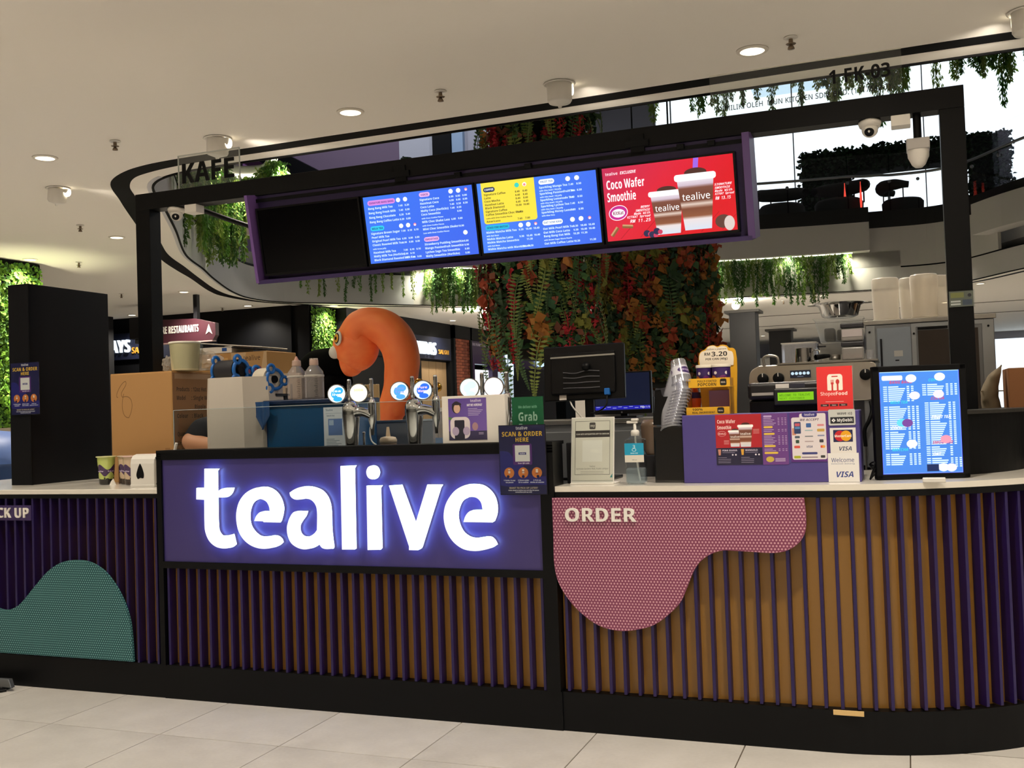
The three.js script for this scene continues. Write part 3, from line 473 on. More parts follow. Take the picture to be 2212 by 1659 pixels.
{ // pieces of the upper floors seen through the gap above the beam
  const t = thing('palm_plant', 'dark palm leaves in the gap above the beam, left of the red flowers', 'plant', [-11.15, 5.2, -21.3]);
  part('trunk', cyl(0.08, 0.12, 3.2, 10).translate(0, 1.6, 0), mat(0x2c2418, 0.9), t);
  for (let i = 0; i < 14; i++) { const o = part('palm_frond', fronds[2], deepGreen[i % 3], t, [0, 3.2, 0]); o.rotation.set(rr(-0.2, 0.4), i * 0.45, 0); o.scale.setScalar(1.4); }
  const c = thing('upper_column', 'dark upright column with a pale blue side seen in the gap above the beam', 'column', [-10.35, 5.2, -22]); part('shaft', bx(-0.28, 0.28, 0, 5.8, -0.3, 0.1, 0.01), M.black, c); part('side_panel', bx(0.29, 0.63, 0, 5.8, -0.3, 0.05, 0.01), mat(0x93adcc, 0.5), c);
  for (const x of [-15.5, -12.4, -9.6, -7]) { const u = thing('added_upper_lamp', `added fill lamp on the upper floor ${['over the purple wall', 'over the palm leaves', 'beside the dark upper column', 'over the grey upper wall'][Math.round((x + 15.5) / 2.9)]}, placed to light the hall`, 'lamp', [x, 13, -18]); part('lamp_glass', cyl(0.2, 0.2, 0.02, 20).translate(0, -0.02, 0), diffuser, u); part('ring', new THREE.TorusGeometry(0.21, 0.02, 8, 24).rotateX(Math.PI / 2), ringMat, u); part('stem', cyl(0.02, 0.02, 2, 8).translate(0, 1, 0), ringMat, u); spot(x, 12.9, -18, 45, 0.9, [x, 8, -22], 8, new THREE.Color().setRGB(0.9, 0.92, 1)); }  // the lamps are added, out of view, to brighten the upper walls
  const b = thing('tower_block', 'pale striped tower block outside the glass at upper middle', 'building', [-4.2, 0, -60]);
  part('wall', bx(-2.6, 2.6, 21, 34, -3, 0), mat(0xcfe0ee, 0.8), b);
  for (let i = 0; i < 6; i++) part('window_strip', bx(-2.5 + i * 0.9, -2.05 + i * 0.9, 21.5, 33.5, 0, 0.08), mat(0x4a7fb8, 0.4), b);
}
// ---------- the drinks kiosk: three counter fronts ----------
const SL = 0.05, slatGeoH = (y0, y1) => bx(-0.0065, 0.0065, y0, y1, -SL, 0, 0.002);
// dotted steel: holes of a perforated sheet in metre scale
function dotTex(base, dot) {
  const t = canvasTex(256, 222, (x, w, h) => { x.fillStyle = base; x.fillRect(0, 0, w, h); for (let j = -1; j < 3; j++) for (let i = -1; i < 3; i++) disc(x, (i + (j & 1) * 0.5 + 0.5) * 128, (j + 0.5) * 111, 36, dot); });
  t.wrapS = t.wrapT = THREE.RepeatWrapping; t.repeat.set(1 / 0.0265, 1 / 0.023); return t;
}
const topMat = phys(0xe2ddd2, 0.22, { clearcoat: 0.4, clearcoatRoughness: 0.1 });
{ // pick-up counter
  const t = thing('pickup_counter', 'left counter section with violet slats, teal dotted panel and a white top', 'counter', [0, 0, 0]);
  part('back_panel', bx(-3.9, -1.99, 0.16, 0.965, -0.08, -SL), M.ochre, t);
  const g = slatGeoH(0.16, 0.965); for (let x = -3.87; x < -2.0; x += 0.06) part('slat', g, M.violet, t, [x, 0, 0]);
  part('kick_plate', bx(-3.9, -1.97, 0, 0.16, -0.3, 0.0), M.black, t);
  part('top_band', bx(-3.9, -1.99, 0.965, 0.986, -0.3, 0.003), M.black, t);
  part('countertop', bx(-3.9, -1.985, 0.986, 1.01, -1.0, 0.004, 0.003), topMat, t);
  part('dotted_panel', extrude(outline('-3500,420 -3200,470 -3009,392 -2949,390 -2879,418 -2771,516 -2680,596 -2587,643 -2497,654 -2409,646 -2322,605 -2249,531 -2197,446 -2168,364 -2157,272 -2151,168c -3700,168c'), 0.01, 0.0015), new THREE.MeshStandardMaterial({ map: dotTex('#1b5156', '#74aba9'), roughness: 0.45, metalness: 0.2 }), t, [0, 0, 0.002]);
  part('text_panel', bx(-3.12, -2.795, 0.852, 0.93, 0, 0.004), M.purpleDark, t);
  each('PICK UP', 0.29, 0.052, 0.006, M.lampWhite, t, [-3.098, 0.866, 0.004]);
}
{ // sign counter
  const t = thing('sign_counter', 'middle counter section with the large glowing logo letters above violet slats', 'counter', [0, 0, 0]);
  part('back_panel', bx(-1.97, 0.0, 0.16, 0.64, -0.08, -SL), M.ochre, t);
  const g = slatGeoH(0.16, 0.63); for (let x = -1.94; x < -0.01; x += 0.06) part('slat', g, M.violet, t, [x, 0, 0]);
  part('kick_plate', bx(-1.97, 0.055, 0, 0.16, -0.3, 0.004), M.black, t);
  part('sign_frame', [bx(-1.985, -1.957, 0.16, 1.195, -0.12, 0.012), bx(-0.008, 0.052, 0.16, 1.195, -0.12, 0.012), bx(-1.985, 0.052, 1.15, 1.195, -0.12, 0.012), bx(-1.957, -0.008, 0.628, 0.66, -0.1, 0.012)], M.frame, t);
  part('sign_back', bx(-1.985, 0.052, 0.64, 1.19, -0.12, -0.02), M.frame, t);
  part('sign_panel', bx(-1.957, -0.008, 0.66, 1.15, -0.02, 0.002), M.purple, t);
  part('shelf_top', bx(-1.985, 0.052, 1.183, 1.197, -0.14, 0.013), M.black, t);
  const L = {
    t: '-1692,1106c -1613,1105c -1623,1096c -1624,987 -1625,920 -1625,849 -1621,813 -1603,791 -1584,790 -1539,798c -1527,750c -1548,737 -1591,730 -1638,738 -1675,765 -1696,809 -1699,860 -1698,920 -1697,959c -1743,961c -1741,1015c -1695,1015c',
    leaf: '-1621,983c -1616,999 -1596,1011 -1577,1014 -1531,1015c -1540,994 -1555,979 -1574,971 -1620,970c',
    e: '-1368,855c -1282,854c -1275,863c -1265,893 -1261,924 -1274,966 -1300,997 -1336,1015 -1372,1018 -1418,1011 -1465,988 -1499,951 -1516,904 -1518,861 -1508,814 -1486,779 -1450,751 -1409,736 -1368,732 -1317,739 -1285,751 -1269,763c -1275,778 -1293,791 -1315,794 -1343,790 -1370,788 -1393,792 -1420,811 -1440,838 -1447,873 -1441,916 -1423,947 -1397,960 -1374,961 -1349,949 -1336,928 -1332,905c -1371,905 -1390,899 -1409,881 -1419,860c -1370,859c',
    a: '-1223,991c -1196,1006 -1160,1017 -1120,1019 -1085,1013 -1050,998 -1025,970 -1013,939 -1009,902 -1009,826 -1006,789 -1001,746c -1005,738c -1037,736 -1059,741 -1074,758c -1094,746 -1120,737 -1156,733 -1191,741 -1222,761 -1239,794 -1242,832 -1234,859 -1225,878 -1208,899 -1190,906 -1133,906c -1142,886 -1163,861 -1174,844 -1177,825 -1171,806 -1158,794 -1141,790 -1114,796 -1094,809 -1083,822c -1080,902 -1084,928 -1096,947 -1113,959 -1135,963 -1162,960 -1189,959 -1206,964 -1219,976',
    l: '-952,1109c -875,1111c -884,1098c -888,740c -895,736c -956,735c', i: '-822,1020c -746,1021c -755,1010c -757,744c -765,737c -826,735c', dot: '-788,1110 -767,1102 -758,1079 -768,1056 -790,1048 -812,1056 -821,1080 -811,1103',
    v: '-710,1020c -649,1023c -586,854c -523,1023c -452,1022c -462,1008c -557,758c -563,747 -580,738c -621,738c -620,753c',
    e2: '-357,862c -225,861c -215,867c -204,893 -200,925 -209,968 -231,998 -261,1018 -304,1024 -343,1020 -387,1000 -419,968 -440,932 -449,889 -444,842 -425,799 -399,769 -360,746 -310,739 -267,744 -228,755 -206,768c -214,784 -229,798 -246,801 -269,798 -304,794 -331,800 -358,818 -376,850 -383,889 -375,925 -359,952 -337,965 -313,969 -290,964 -273,946 -266,914c -315,912 -331,905 -347,887',
  };
  const lit = glow([1, 1.02, 1.12], 1.25), side = glow([0.3, 0.48, 1], 14);  // blue side glow boosted to imitate the halo around the letters
  for (const k of ['t', 'leaf', 'e', 'a', 'l', 'i', 'dot', 'v', 'e2']) {
    const o = part(k === 'leaf' || k === 'dot' ? 'letter_accent' : 'lit_letter', extrude(outline(L[k]), 0.012, 0), [lit, side], t, [0, 0, 0.014]);
  }
  panelLight(-0.97, 0.9, 0.03, 1.5, 0.36, new THREE.Color().setRGB(0.7, 0.8, 1), 0.25);
}
const AC = [1.1, -1.1], arcAt = (r, a) => [AC[0] + Math.sin(a) * r, AC[1] + Math.cos(a) * r];
// plan of a strip that follows the front: straight from x0 to 1.1, then round the corner to angle a1
function strip(x0, rOut, rIn, a1, y0, y1) {
  const o = [[x0, AC[1] + rOut]], n = 40; for (let i = 0; i <= n; i++) o.push(arcAt(rOut, a1 * i / n)); for (let i = n; i >= 0; i--) o.push(arcAt(rIn, a1 * i / n)); o.push([x0, AC[1] + rIn]);
  return slab(o.map((p) => new THREE.Vector2(p[0], -p[1])), [], y0, y1 - y0);
}
{ // order counter, rounded at its right end
  const t = thing('order_counter', 'right counter section with a rounded end, ochre front, pink dotted panel and white top', 'counter', [0, 0, 0]);
  part('back_panel', strip(0.055, 1.1 - SL, 1.0, 1.5, 0.16, 0.965), M.ochre, t);
  const g = slatGeoH(0.165, 0.962);
  for (let x = 0.085; x < 1.09; x += 0.06) part('slat', g, M.violet, t, [x, 0, 0]);
  for (let a = 0.0045; a < 1.5; a += 0.06 / 1.1) { const [x, z] = arcAt(1.1, a), o = part('slat', g, M.violet, t, [x, 0, z]); o.rotation.y = a; }
  part('kick_plate', strip(0.056, 1.098, 0.9, 1.56, 0, 0.16), M.black, t);
  part('top_band', strip(0.054, 1.103, 0.9, 1.56, 0.962, 0.987), M.black, t);
  part('countertop', strip(0.054, 1.104, 0.3, 1.56, 0.987, 1.01), topMat, t);
  part('dotted_panel', extrude(outline('44,962c 44,803 44,688 58,618 94,554 144,499 223,445 309,426 381,433 454,455 517,500 566,551 592,605 626,680 651,712 689,740 740,757 801,756 866,753 938,751 985,761 1031,791 1055,834 1060,886 1055,960c'), 0.01, 0.0015), new THREE.MeshStandardMaterial({ map: dotTex('#843f5e', '#d2a0ac'), roughness: 0.45, metalness: 0.1 }), t, [0, 0, 0.002]);
  each('ORDER', 0.3, 0.056, 0.008, mat(0xefece6, 0.4), t, [0.1, 0.866, 0.0135]);
  part('kick_scrap', bx(1.13, 1.24, 0.145, 0.163, 0.0, 0.006), mat(0xd8b67a, 0.8), t);
}
{ // dark raised return at the right end and the frame
  const t = thing('return_counter', 'black raised counter block behind the white top at the right edge', 'counter', [0, 0, 0]);
  part('body', slab([...[...Array(25)].map((_, i) => arcAt(0.84, 0.5 + 1.07 * i / 24)), ...[...Array(25)].map((_, i) => arcAt(0.42, 1.57 - 1.07 * i / 24))].map((p) => new THREE.Vector2(p[0], -p[1])), [], 1.01, 0.245), M.black, t);
  part('ledge', slab([...[...Array(25)].map((_, i) => arcAt(0.86, 0.5 + 1.07 * i / 24)), ...[...Array(25)].map((_, i) => arcAt(0.4, 1.57 - 1.07 * i / 24))].map((p) => new THREE.Vector2(p[0], -p[1])), [], 1.255, 0.015), mat(0x2a2825, 0.4), t);
  part('base', slab([[2.2, -1.1], [2.2, -2.9], [1.5, -2.9], [1.5, -1.1]].map((p) => new THREE.Vector2(p[0], -p[1])), [], 0, 1.255), M.black, t);
  const f = thing('kiosk_frame', 'black square-tube frame of two posts and a long beam over the counter', 'frame', [0, 0, -1.0]);
  part('post', bx(-2.905, -2.8, 1.01, 2.63, -0.05, 0.05, 0.003), M.frame, f); part('post', bx(1.63, 1.735, 1.27, 2.63, -0.05, 0.05, 0.003), M.frame, f);
  part('beam', bx(-2.905, 1.735, 2.63, 2.73, -0.05, 0.05, 0.003), M.frame, f);
}
// ---------- hanging menu board ----------
const menuA = canvasTex(768, 448, (x, w, h) => {
  const g = x.createLinearGradient(0, 0, w, h); g.addColorStop(0, '#3f78ee'); g.addColorStop(1, '#3a62e4'); x.fillStyle = g; x.fillRect(0, 0, w, h);
  const row = (l, xs, ys, s, pr) => { l.forEach((a, i) => { txt(x, a[0], xs, ys + i * s, a[2] ? 13 : 19, '#dff4ff'); (a[1] || '').split(' ').forEach((p, k) => p && txt(x, p, pr + k * 46, ys + i * s, 16, '#dff4ff', { align: 'center' })); }); };
  pill(x, 28, 26, 200, 34, '#d98be0'); txt(x, 'SIGNATURE BANG BANG', 128, 50, 18, '#5b2a86', { align: 'center', w: 178 });
  row([['Bang Bang Milk Tea', '7.40 8.20'], ['Bang Bang Fresh Milk', '7.40 8.50'], ['Bang Bang Chocolate', '8.30 9.40'], ['Bang Bang Coffee Latte', '8.20 8.80']], 28, 86, 30, 262);
  pill(x, 28, 198, 100, 32, '#30c8ea'); txt(x, 'MILK TEA', 78, 221, 18, '#11336e', { align: 'center' });
  row([['Signature Brown Sugar', '7.00 8.10 8.10'], ['Pearl Milk Tea'], ['Original Pearl Milk Tea', '6.90 8.00 8.00'], ['Classic Roasted Milk Tea', '6.90 8.00 8.00'], ['with Grass Jelly', '', 1], ['Hazelnut Milk Tea', '7.00 8.10 8.10'], ['Malty Milk Tea (Horlicks)', '7.00 8.10'], ['Black Diamond Roasted Milk Tea', '7.90 9.00 9.00']], 28, 254, 25.5, 262);
  for (const [a, b] of [[250, 42], [300, 42], [250, 214], [300, 214], [620, 26], [672, 26], [690, 300]]) disc(x, a, b, 15, '#ffffff');
  for (const [a, b] of [[348, 214], [724, 24]]) { disc(x, a, b, 10, '#ff8aa0'); disc(x, a, b + 3, 6, '#ffffff'); }
  pill(x, 400, 12, 76, 30, '#e6b0e6'); txt(x, 'COCO', 438, 34, 18, '#5b2a86', { align: 'center' });
  row([['Signature Coco', '6.90 8.00 8.00'], ['Hazelnut Coco', '6.90 8.00 8.00'], ['Coco Latte', '7.40 8.50 8.50'], ['Malty Coco (Horlicks)', '7.40 8.50'], ['Coco Smoothie', ' 8.90'], ['with Oreo Cookie Pieces', '', 1], ['Milk Choc Shake Less', '6.80 9.80'], ['with Oreo Cookie Pieces', '', 1], ['Mint Choc Smoothie Shake', ' 10.90'], ['Less with Oreo Cookie Pieces', '', 1]], 400, 66, 24.2, 620);
  pill(x, 400, 306, 106, 30, '#e6b0e6'); txt(x, 'SMOOTHIE', 453, 328, 18, '#5b2a86', { align: 'center' });
  row([['Strawberry Pudding Smoothie', ' 8.80'], ['Mango Passionfruit Smoothie', ' 8.90'], ['Lychee Sago Tea Smoothie', ' 8.80'], ['Malty Smoothie (Horlicks)', ' 8.80']], 400, 360, 26, 644);
});
const menuB = canvasTex(768, 448, (x, w, h) => {
  const g = x.createLinearGradient(0, 0, w, h); g.addColorStop(0, '#4a86f0'); g.addColorStop(1, '#3a66e6'); x.fillStyle = g; x.fillRect(0, 0, w, h);
  const row = (l, xs, ys, s, pr, c) => { l.forEach((a, i) => { txt(x, a[0], xs, ys + i * s, a[2] ? 12 : 18, c); (a[1] || '').split(' ').forEach((p, k) => p && txt(x, p, pr + k * 50, ys + i * s, 16, c, { align: 'center' })); }); };
  x.fillStyle = '#f5dd45'; x.beginPath(); x.roundRect(26, -20, 350, 284, 18); x.fill();
  pill(x, 40, 30, 76, 30, '#1d2c50'); txt(x, 'COFFEE', 78, 51, 17, '#fff', { align: 'center' }); disc(x, 262, 36, 15, '#3fd0c0'); disc(x, 312, 36, 13, '#fff'); disc(x, 312, 38, 8, '#ff8a8a');
  row([['Signature Coffee', '8.40 8.40'], ['Latte', '8.40 8.40'], ['Coco Mocha', '8.40 8.40'], ['Hazelnut Latte', '8.40 8.40'], ['Black Diamond', '10.80 10.80'], ['Signature Coffee'], ['Coffee Smoothie Choc Shake', '11.90'], ['Latte with Oreo Cookie Pieces', '', 1], ['Americano', '7.60 7.60']], 40, 82, 21.5, 262, '#3a3a22');
  pill(x, 28, 272, 160, 32, '#1fb8de'); txt(x, 'GENSO FINE MATCHA', 108, 294, 16, '#123a72', { align: 'center', w: 140 });
  row([['Nishio Matcha Milk Tea', '9.30 10.40 10.40'], ['with Red Bean', '', 1], ['Nishio Matcha Latte', '9.30 10.40 10.40'], ['Nishio Matcha Smoothie', ' 11.30'], ['with Red Bean', '', 1], ['Nishio Matcha with Warm Pearls', '10.20 11.30']], 30, 324, 21.5, 262, '#dff4ff');
  pill(x, 404, 20, 100, 32, '#ffffff'); txt(x, 'FRUIT TEA', 454, 42, 17, '#5c7cb0', { align: 'center' });
  row([['Sparkling Mango Tea', '7.40 8.50'], ['with Chia Seed / 3Q Jelly', '', 1], ['Sparkling Passionfruit Tea', '7.40 8.50'], ['with Chia Seed / 3Q Jelly', '', 1], ['Sparkling Lemonade Tea', '7.40 8.50'], ['with Chia Seed / 3Q Jelly', '', 1], ['Sparkling Lychee Tea', '7.40 8.50'], ['with Chia Seed / 3Q Jelly', '', 1], ['Sparkling Honey Lemon', '7.80 8.90'], ['with Aloe Vera', '', 1]], 404, 76, 19.6, 606, '#dff4ff');
  pill(x, 404, 276, 130, 32, '#ffffff'); txt(x, 'OAT SOW KAW', 469, 298, 17, '#5c7cb0', { align: 'center' });
  row([['Oat Milk Pearl Milk Tea', '9.30 10.40 10.40'], ['Oat Milk Coco Latte', '9.30 10.40 10.40'], ['Bang Bang Oat Milk', '10.20 11.30'], ['with Brown Sugar Warm Pearls', '', 1], ['Oat Milk Coffee Latte', '10.20  11.30']], 404, 336, 23.5, 612, '#dff4ff');
  for (const [a, b] of [[590, 34], [646, 34], [596, 288], [650, 288], [262, 290], [312, 290]]) disc(x, a, b, 15, '#ffffff');
  for (const [a, b] of [[704, 288], [360, 290]]) { disc(x, a, b, 10, '#ff8aa0'); disc(x, a, b + 3, 6, '#ffffff'); }
});
function cupArt(x, px, py, s, h, tall) {        // a printed picture of a layered drink in a clear cup
  const wT = s, wB = s * 0.72, cup = (f) => { x.beginPath(); x.moveTo(px - wT / 2, py); x.lineTo(px + wT / 2, py); x.lineTo(px + wB / 2, py + h); x.lineTo(px - wB / 2, py + h); x.closePath(); x.fillStyle = f; x.fill(); };
  const g = x.createLinearGradient(0, py, 0, py + h); for (const [k, c] of [[0, '#f2eef2'], [0.16, '#c9b6c4'], [0.22, '#7a4a3c'], [0.45, '#6c3c2c'], [0.52, '#d9c4b8'], [0.6, '#7a4632'], [0.74, '#8a5238'], [0.8, '#e2d6d6'], [1, '#cfd8e6']]) g.addColorStop(k, c);
  disc(x, px + s * 0.02, py - h * 0.06, s * 0.3, '#4a2a24', h * 0.09); cup(g); x.fillStyle = '#ffffff'; x.beginPath(); x.roundRect(px - wT * 0.56, py - h * 0.05, wT * 1.12, h * 0.13, h * 0.05); x.fill();
  txt(x, 'tealive', px, py + h * 0.44, s * 0.26, '#ffffff', { align: 'center', bold: false });
}
const promo = canvasTex(768, 448, (x, w, h) => {
  const g = x.createLinearGradient(0, 0, w * 0.6, h); g.addColorStop(0, '#c02c54'); g.addColorStop(0.5, '#d81f38'); g.addColorStop(1, '#d6101f'); x.fillStyle = g; x.fillRect(0, 0, w, h);
  x.strokeStyle = 'rgba(120,0,10,0.35)'; x.lineWidth = 4; for (let i = 0; i < 7; i++) { x.beginPath(); x.moveTo(80 + i * 120, 440); x.lineTo(190 + i * 120, 330); x.stroke(); }
  x.fillStyle = '#9a63e0'; x.save(); x.translate(560, -6); x.rotate(0.12); x.fillRect(-16, 0, 30, 90); x.restore();
  cupArt(x, 372, 185, 190, 250); cupArt(x, 545, 105, 215, 320);
  txt(x, 'tealive', 18, 46, 26, '#fff', { bold: false }); txt(x, 'EXCLUSIVE', 106, 46, 25, '#fff', { w: 96, italic: true });
  txt(x, 'Coco Wafer', 18, 130, 76, '#fff', { w: 232 }); txt(x, 'Smoothie', 18, 206, 76, '#fff', { w: 176 });
  x.lineWidth = 4; x.strokeStyle = '#fff'; disc(x, 78, 278, 58, '#c2258a', 46); x.beginPath(); x.ellipse(78, 278, 56, 44, -0.2, 0, 7); x.stroke(); disc(x, 78, 280, 40, '#fff', 26); txt(x, 'KitKat', 78, 290, 32, '#7a1440', { align: 'center', w: 66 });
  for (const [a, l] of [[262, 'BERRY'], [282, 'SMOOTHIE'], [300, 'Made With'], [318, 'KITKAT Spread'], [346, 'RM 11.25']].map((p) => [p[0], p[1]])) txt(x, l, 268, a, l[0] === 'R' ? 26 : 18, '#fff', { align: 'right', italic: true, font: 'monospace' });
  for (const [a, l] of [[176, 'SIGNATURE'], [196, 'SMOOTHIE'], [214, 'Made With'], [232, 'KITKAT Spread'], [260, 'RM 13.15']]) txt(x, l, 652, a, l[0] === 'R' ? 25 : 17, '#fff', { italic: true, font: 'monospace', w: Math.min(108, l.length * 11) });
  x.fillStyle = '#c49a6c'; for (const [a, b, r] of [[48, 392, -0.9], [128, 366, 0.12]]) { x.save(); x.translate(a, b); x.rotate(r); x.fillRect(-32, -11, 64, 22); x.fillStyle = '#8a5a34'; x.fillRect(-32, -1, 64, 12); x.fillStyle = '#c49a6c'; x.restore(); }
  for (const [a, b] of [[240, 420], [272, 430], [300, 412]]) { disc(x, a, b, 20, '#26264a'); disc(x, a + 20, b + 6, 14, '#c83a5c'); }
  disc(x, 690, 390, 46, '#5c3a30', 40); disc(x, 724, 404, 30, '#d8c8c0', 44);
});
{
  const tilt = 0.2, H = thing('menu_board', 'long purple hanging housing that carries the four menu screens', 'menu board', [0, 2.135, -1.0]); H.rotation.x = tilt;
  part('back_case', bx(-2.05, 0.775, 0, 0.5, -0.16, -0.07), M.purpleDark, H);
  part('side_panel', bx(-2.06, -2.04, -0.005, 0.5, -0.16, 0.035, 0.002), mat(0x7a58a0, 0.45), H);
  part('side_panel', bx(0.755, 0.79, -0.005, 0.5, -0.16, 0.03, 0.002), mat(0x5a4378, 0.45), H);
  part('bottom_panel', bx(-2.05, 0.775, -0.012, 0.01, -0.16, 0.03), mat(0x3c2c60, 0.45), H);
  part('top_lip', bx(-2.05, 0.775, 0.455, 0.475, -0.16, -0.05), M.black, H);
  for (const x of [-1.1, 0.23]) { part('hanger', [bx(x - 0.035, x + 0.035, 0.46, 0.56, -0.08, -0.05), bx(x - 0.06, x + 0.06, 0.5, 0.53, -0.1, -0.04)], M.black, H); }
  for (const x of [-0.75, -0.35, 0.45, 0.6]) part('bracket', bx(x - 0.018, x + 0.018, 0.46, 0.485, -0.05, -0.02, 0.003), M.black, H);
  const frameG = geo([bx(-0.338, 0.338, 0.03, 0.42, -0.065, -0.012, 0.003), bx(-0.338, 0.338, 0.03, 0.044, -0.012, -0.006), bx(-0.338, 0.338, 0.41, 0.42, -0.012, -0.006), bx(-0.338, -0.328, 0.03, 0.42, -0.012, -0.006), bx(0.328, 0.338, 0.03, 0.42, -0.012, -0.006)]);
  const screens = [[-1.685, null, 'blank black menu screen at the left end of the hanging board'], [-0.995, menuA, 'blue menu screen listing milk tea and coco prices, second from left'], [-0.312, menuB, 'blue menu screen with a yellow coffee panel, third from left'], [0.375, promo, 'red poster screen advertising a coco wafer smoothie, at the right end']];
  for (const [x, tex, label] of screens) {
    const s = thing('menu_screen', label, 'screen', [x, 2.135, -1.0], 0, tex ? undefined : undefined); s.rotation.x = tilt;
    part('bezel', frameG, M.plastic, s);
    const p = part('display', new THREE.PlaneGeometry(0.656, 0.366), tex ? screenMat(tex, 1.15) : phys(0x030305, 0.15, { specularIntensity: 0.35 }), s, [0, 0.227, -0.0105]);
    if (tex) panelLight(x, 2.36, -0.94, 0.65, 0.36, tex === promo ? 0xff6070 : 0x6a90ff, 0.4, -tilt);
  }
  // left end of the board: the blank screen is wider
}
{ // acrylic plates with lettering on top of the beam
  const t = thing('kafe_sign', 'clear acrylic plate with black KAFE letters on the beam at left', 'sign', [-2.59, 2.73, -0.965]);
  part('plate', bx(0, 0.44, 0, 0.2, -0.004, 0.004, 0.001), phys(0xf6f8f6, 0.04, { transmission: 0.95, thickness: 0, ior: 1.4, specularIntensity: 0.35 }), t);
  part('plate_edge', [bx(0, 0.44, 0.198, 0.203, -0.005, 0.005), bx(0, 0.003, 0, 0.2, -0.005, 0.005), bx(0.437, 0.44, 0, 0.2, -0.005, 0.005)], mat(0xb9bdb8, 0.3), t);
  each('KAFE', 0.37, 0.118, 0.006, M.black, t, [0.034, 0.03, 0.004]);
  const u = thing('unit_sign', 'clear acrylic plate with unit number 1 FK-03 and owner line on the beam at right', 'sign', [0.6, 2.73, -0.965]);
  part('plate', bx(0, 0.88, 0, 0.21, -0.004, 0.004, 0.001), phys(0xf8faf8, 0.04, { transmission: 0.98, thickness: 0, ior: 1.4, specularIntensity: 0.2 }), u);
  part('plate_edge', [bx(0, 0.88, 0.208, 0.211, -0.005, 0.005)], mat(0xc9c4b8, 0.3), u);
  each('1 FK-03', 0.27, 0.066, 0.005, M.black, u, [0.56, 0.085, 0.004]);
  part('owner_line', letters('DIMILIKI OLEH  MUN KITCHEN SDN. BHD. (1317662-T)', 0.79, 0.03, 0.003, fontReg), M.darkGrey, u, [0.038, 0.022, 0.004]);
}
// cameras and detectors under the beam
function dome(x, label, turn) {
  const t = thing('security_camera', label, 'camera', [x, 2.63, -1.0], turn);
  part('base', lathe([[0, 0], [0.05, 0], [0.052, -0.012], [0.046, -0.03], [0, -0.03]], 28), M.lampWhite, t);
  const b = part('ball', new THREE.SphereGeometry(0.037, 24, 16), M.lampWhite, t, [0, -0.042, 0.004]); b.name = 'ball';
  const e = part('lens', lathe([[0, 0.006], [0.017, 0.006], [0.022, 0], [0.022, -0.02], [0, -0.02]], 20), M.black, t, [0, -0.058, 0.03]); e.rotation.x = 2.0;
}
dome(1.33, 'white dome security camera under the beam at right', -0.1);
dome(-2.64, 'white dome security camera under the beam at left corner', 0.5);
function detector(x, z, label, boxX, arm) {
  const t = thing('beam_detector', label, 'detector', [x, 2.63, z]);
  part('junction_box', bx(boxX - 0.042, boxX + 0.042, -0.05, 0.0, -0.03, 0.05, 0.004), M.lampWhite, t);
  part('arm', arm.length === 2 ? cyl(0.018, 0.018, 0.13, 12).translate(0, -0.065, 0) : limb(arm, [0.016, 0.016], 16, 10), M.black, t);
  const d = part('housing', [bx(-0.05, 0.05, -0.165, -0.115, -0.05, 0.05, 0.006)], mat(0xb8b4b0, 0.45), t);
  part('cone', lathe([[0.048, 0], [0.046, -0.03], [0.03, -0.065], [0.016, -0.078], [0, -0.078]], 28), M.lampWhite, t, [0, -0.165, 0]);
  if (arm.length > 2) { t.children.slice(2).forEach((c) => { c.position.x += arm[2][0]; c.position.z += arm[2][2]; c.position.y += 0.05; }); }
}
detector(1.535, -1.0, 'white cone-shaped detector on a black stem under the beam at right', -0.07, [0, 0]);
detector(-2.5, -1.0, 'white cone-shaped detector on a long black arm behind the beam at left', 0.0, [[0.02, -0.02, -0.02], [0.06, -0.05, -0.25], [0.09, -0.07, -0.5]]);
{ // plastic pouch on the right post
  const t = thing('label_pouch', 'small printed card in a clear pouch on the right post', 'label', [1.685, 1.765, -0.944]);
  const tex = canvasTex(128, 90, (x, w, h) => { x.fillStyle = '#6c6f66'; x.fillRect(0, 0, w, h); x.fillStyle = '#8a8a52'; x.fillRect(8, 8, 70, 30); disc(x, 108, 26, 10, '#26262e'); x.fillStyle = '#d8d8d4'; x.fillRect(8, 54, 52, 10); x.fillRect(8, 70, 52, 10); x.fillStyle = '#4a5566'; x.fillRect(70, 50, 50, 32); });
  print('card', 0.1, 0.07, tex, t, [0, 0, 0]); part('pouch', bx(-0.055, 0.055, -0.04, 0.04, 0.001, 0.003), M.acrylic, t);
}
// ---------- inside the kiosk: worktops ----------
{
  const t = thing('service_bench', 'low dark worktop behind the glowing sign section', 'worktop', [0, 0, 0]);
  part('top', bx(-1.97, 0.0, 0.925, 0.95, -0.8, -0.125, 0.003), M.dullSteel, t); part('body', bx(-1.95, -0.02, 0.02, 0.925, -0.78, -0.13), M.blackMatt, t);
  const b = thing('back_counter', 'back worktop that carries the espresso machine', 'worktop', [0, 0, 0]);
  part('top', bx(0.62, 1.44, 0.92, 0.95, -1.72, -0.95, 0.003), M.dullSteel, b); part('body', bx(0.64, 1.42, 0.0, 0.92, -1.7, -0.97), M.blackMatt, b);
  const s = thing('steel_fridge', 'brushed steel counter fridge behind the check-in stand', 'fridge', [0, 0, 0]);
  part('cabinet', bx(-0.5, 0.52, 0.0, 1.255, -1.35, -0.78, 0.006), M.dullSteel, s); part('top', bx(-0.52, 0.54, 1.255, 1.278, -1.37, -0.765, 0.003), M.steel, s);
  part('door', bx(-0.48, 0.0, 0.15, 1.22, -0.78, -0.762, 0.004), M.dullSteel, s); part('door', bx(0.03, 0.5, 0.15, 1.22, -0.78, -0.762, 0.004), M.dullSteel, s);
  part('handle', bx(-0.03, -0.01, 0.6, 0.9, -0.762, -0.74, 0.004), M.steel, s);
}
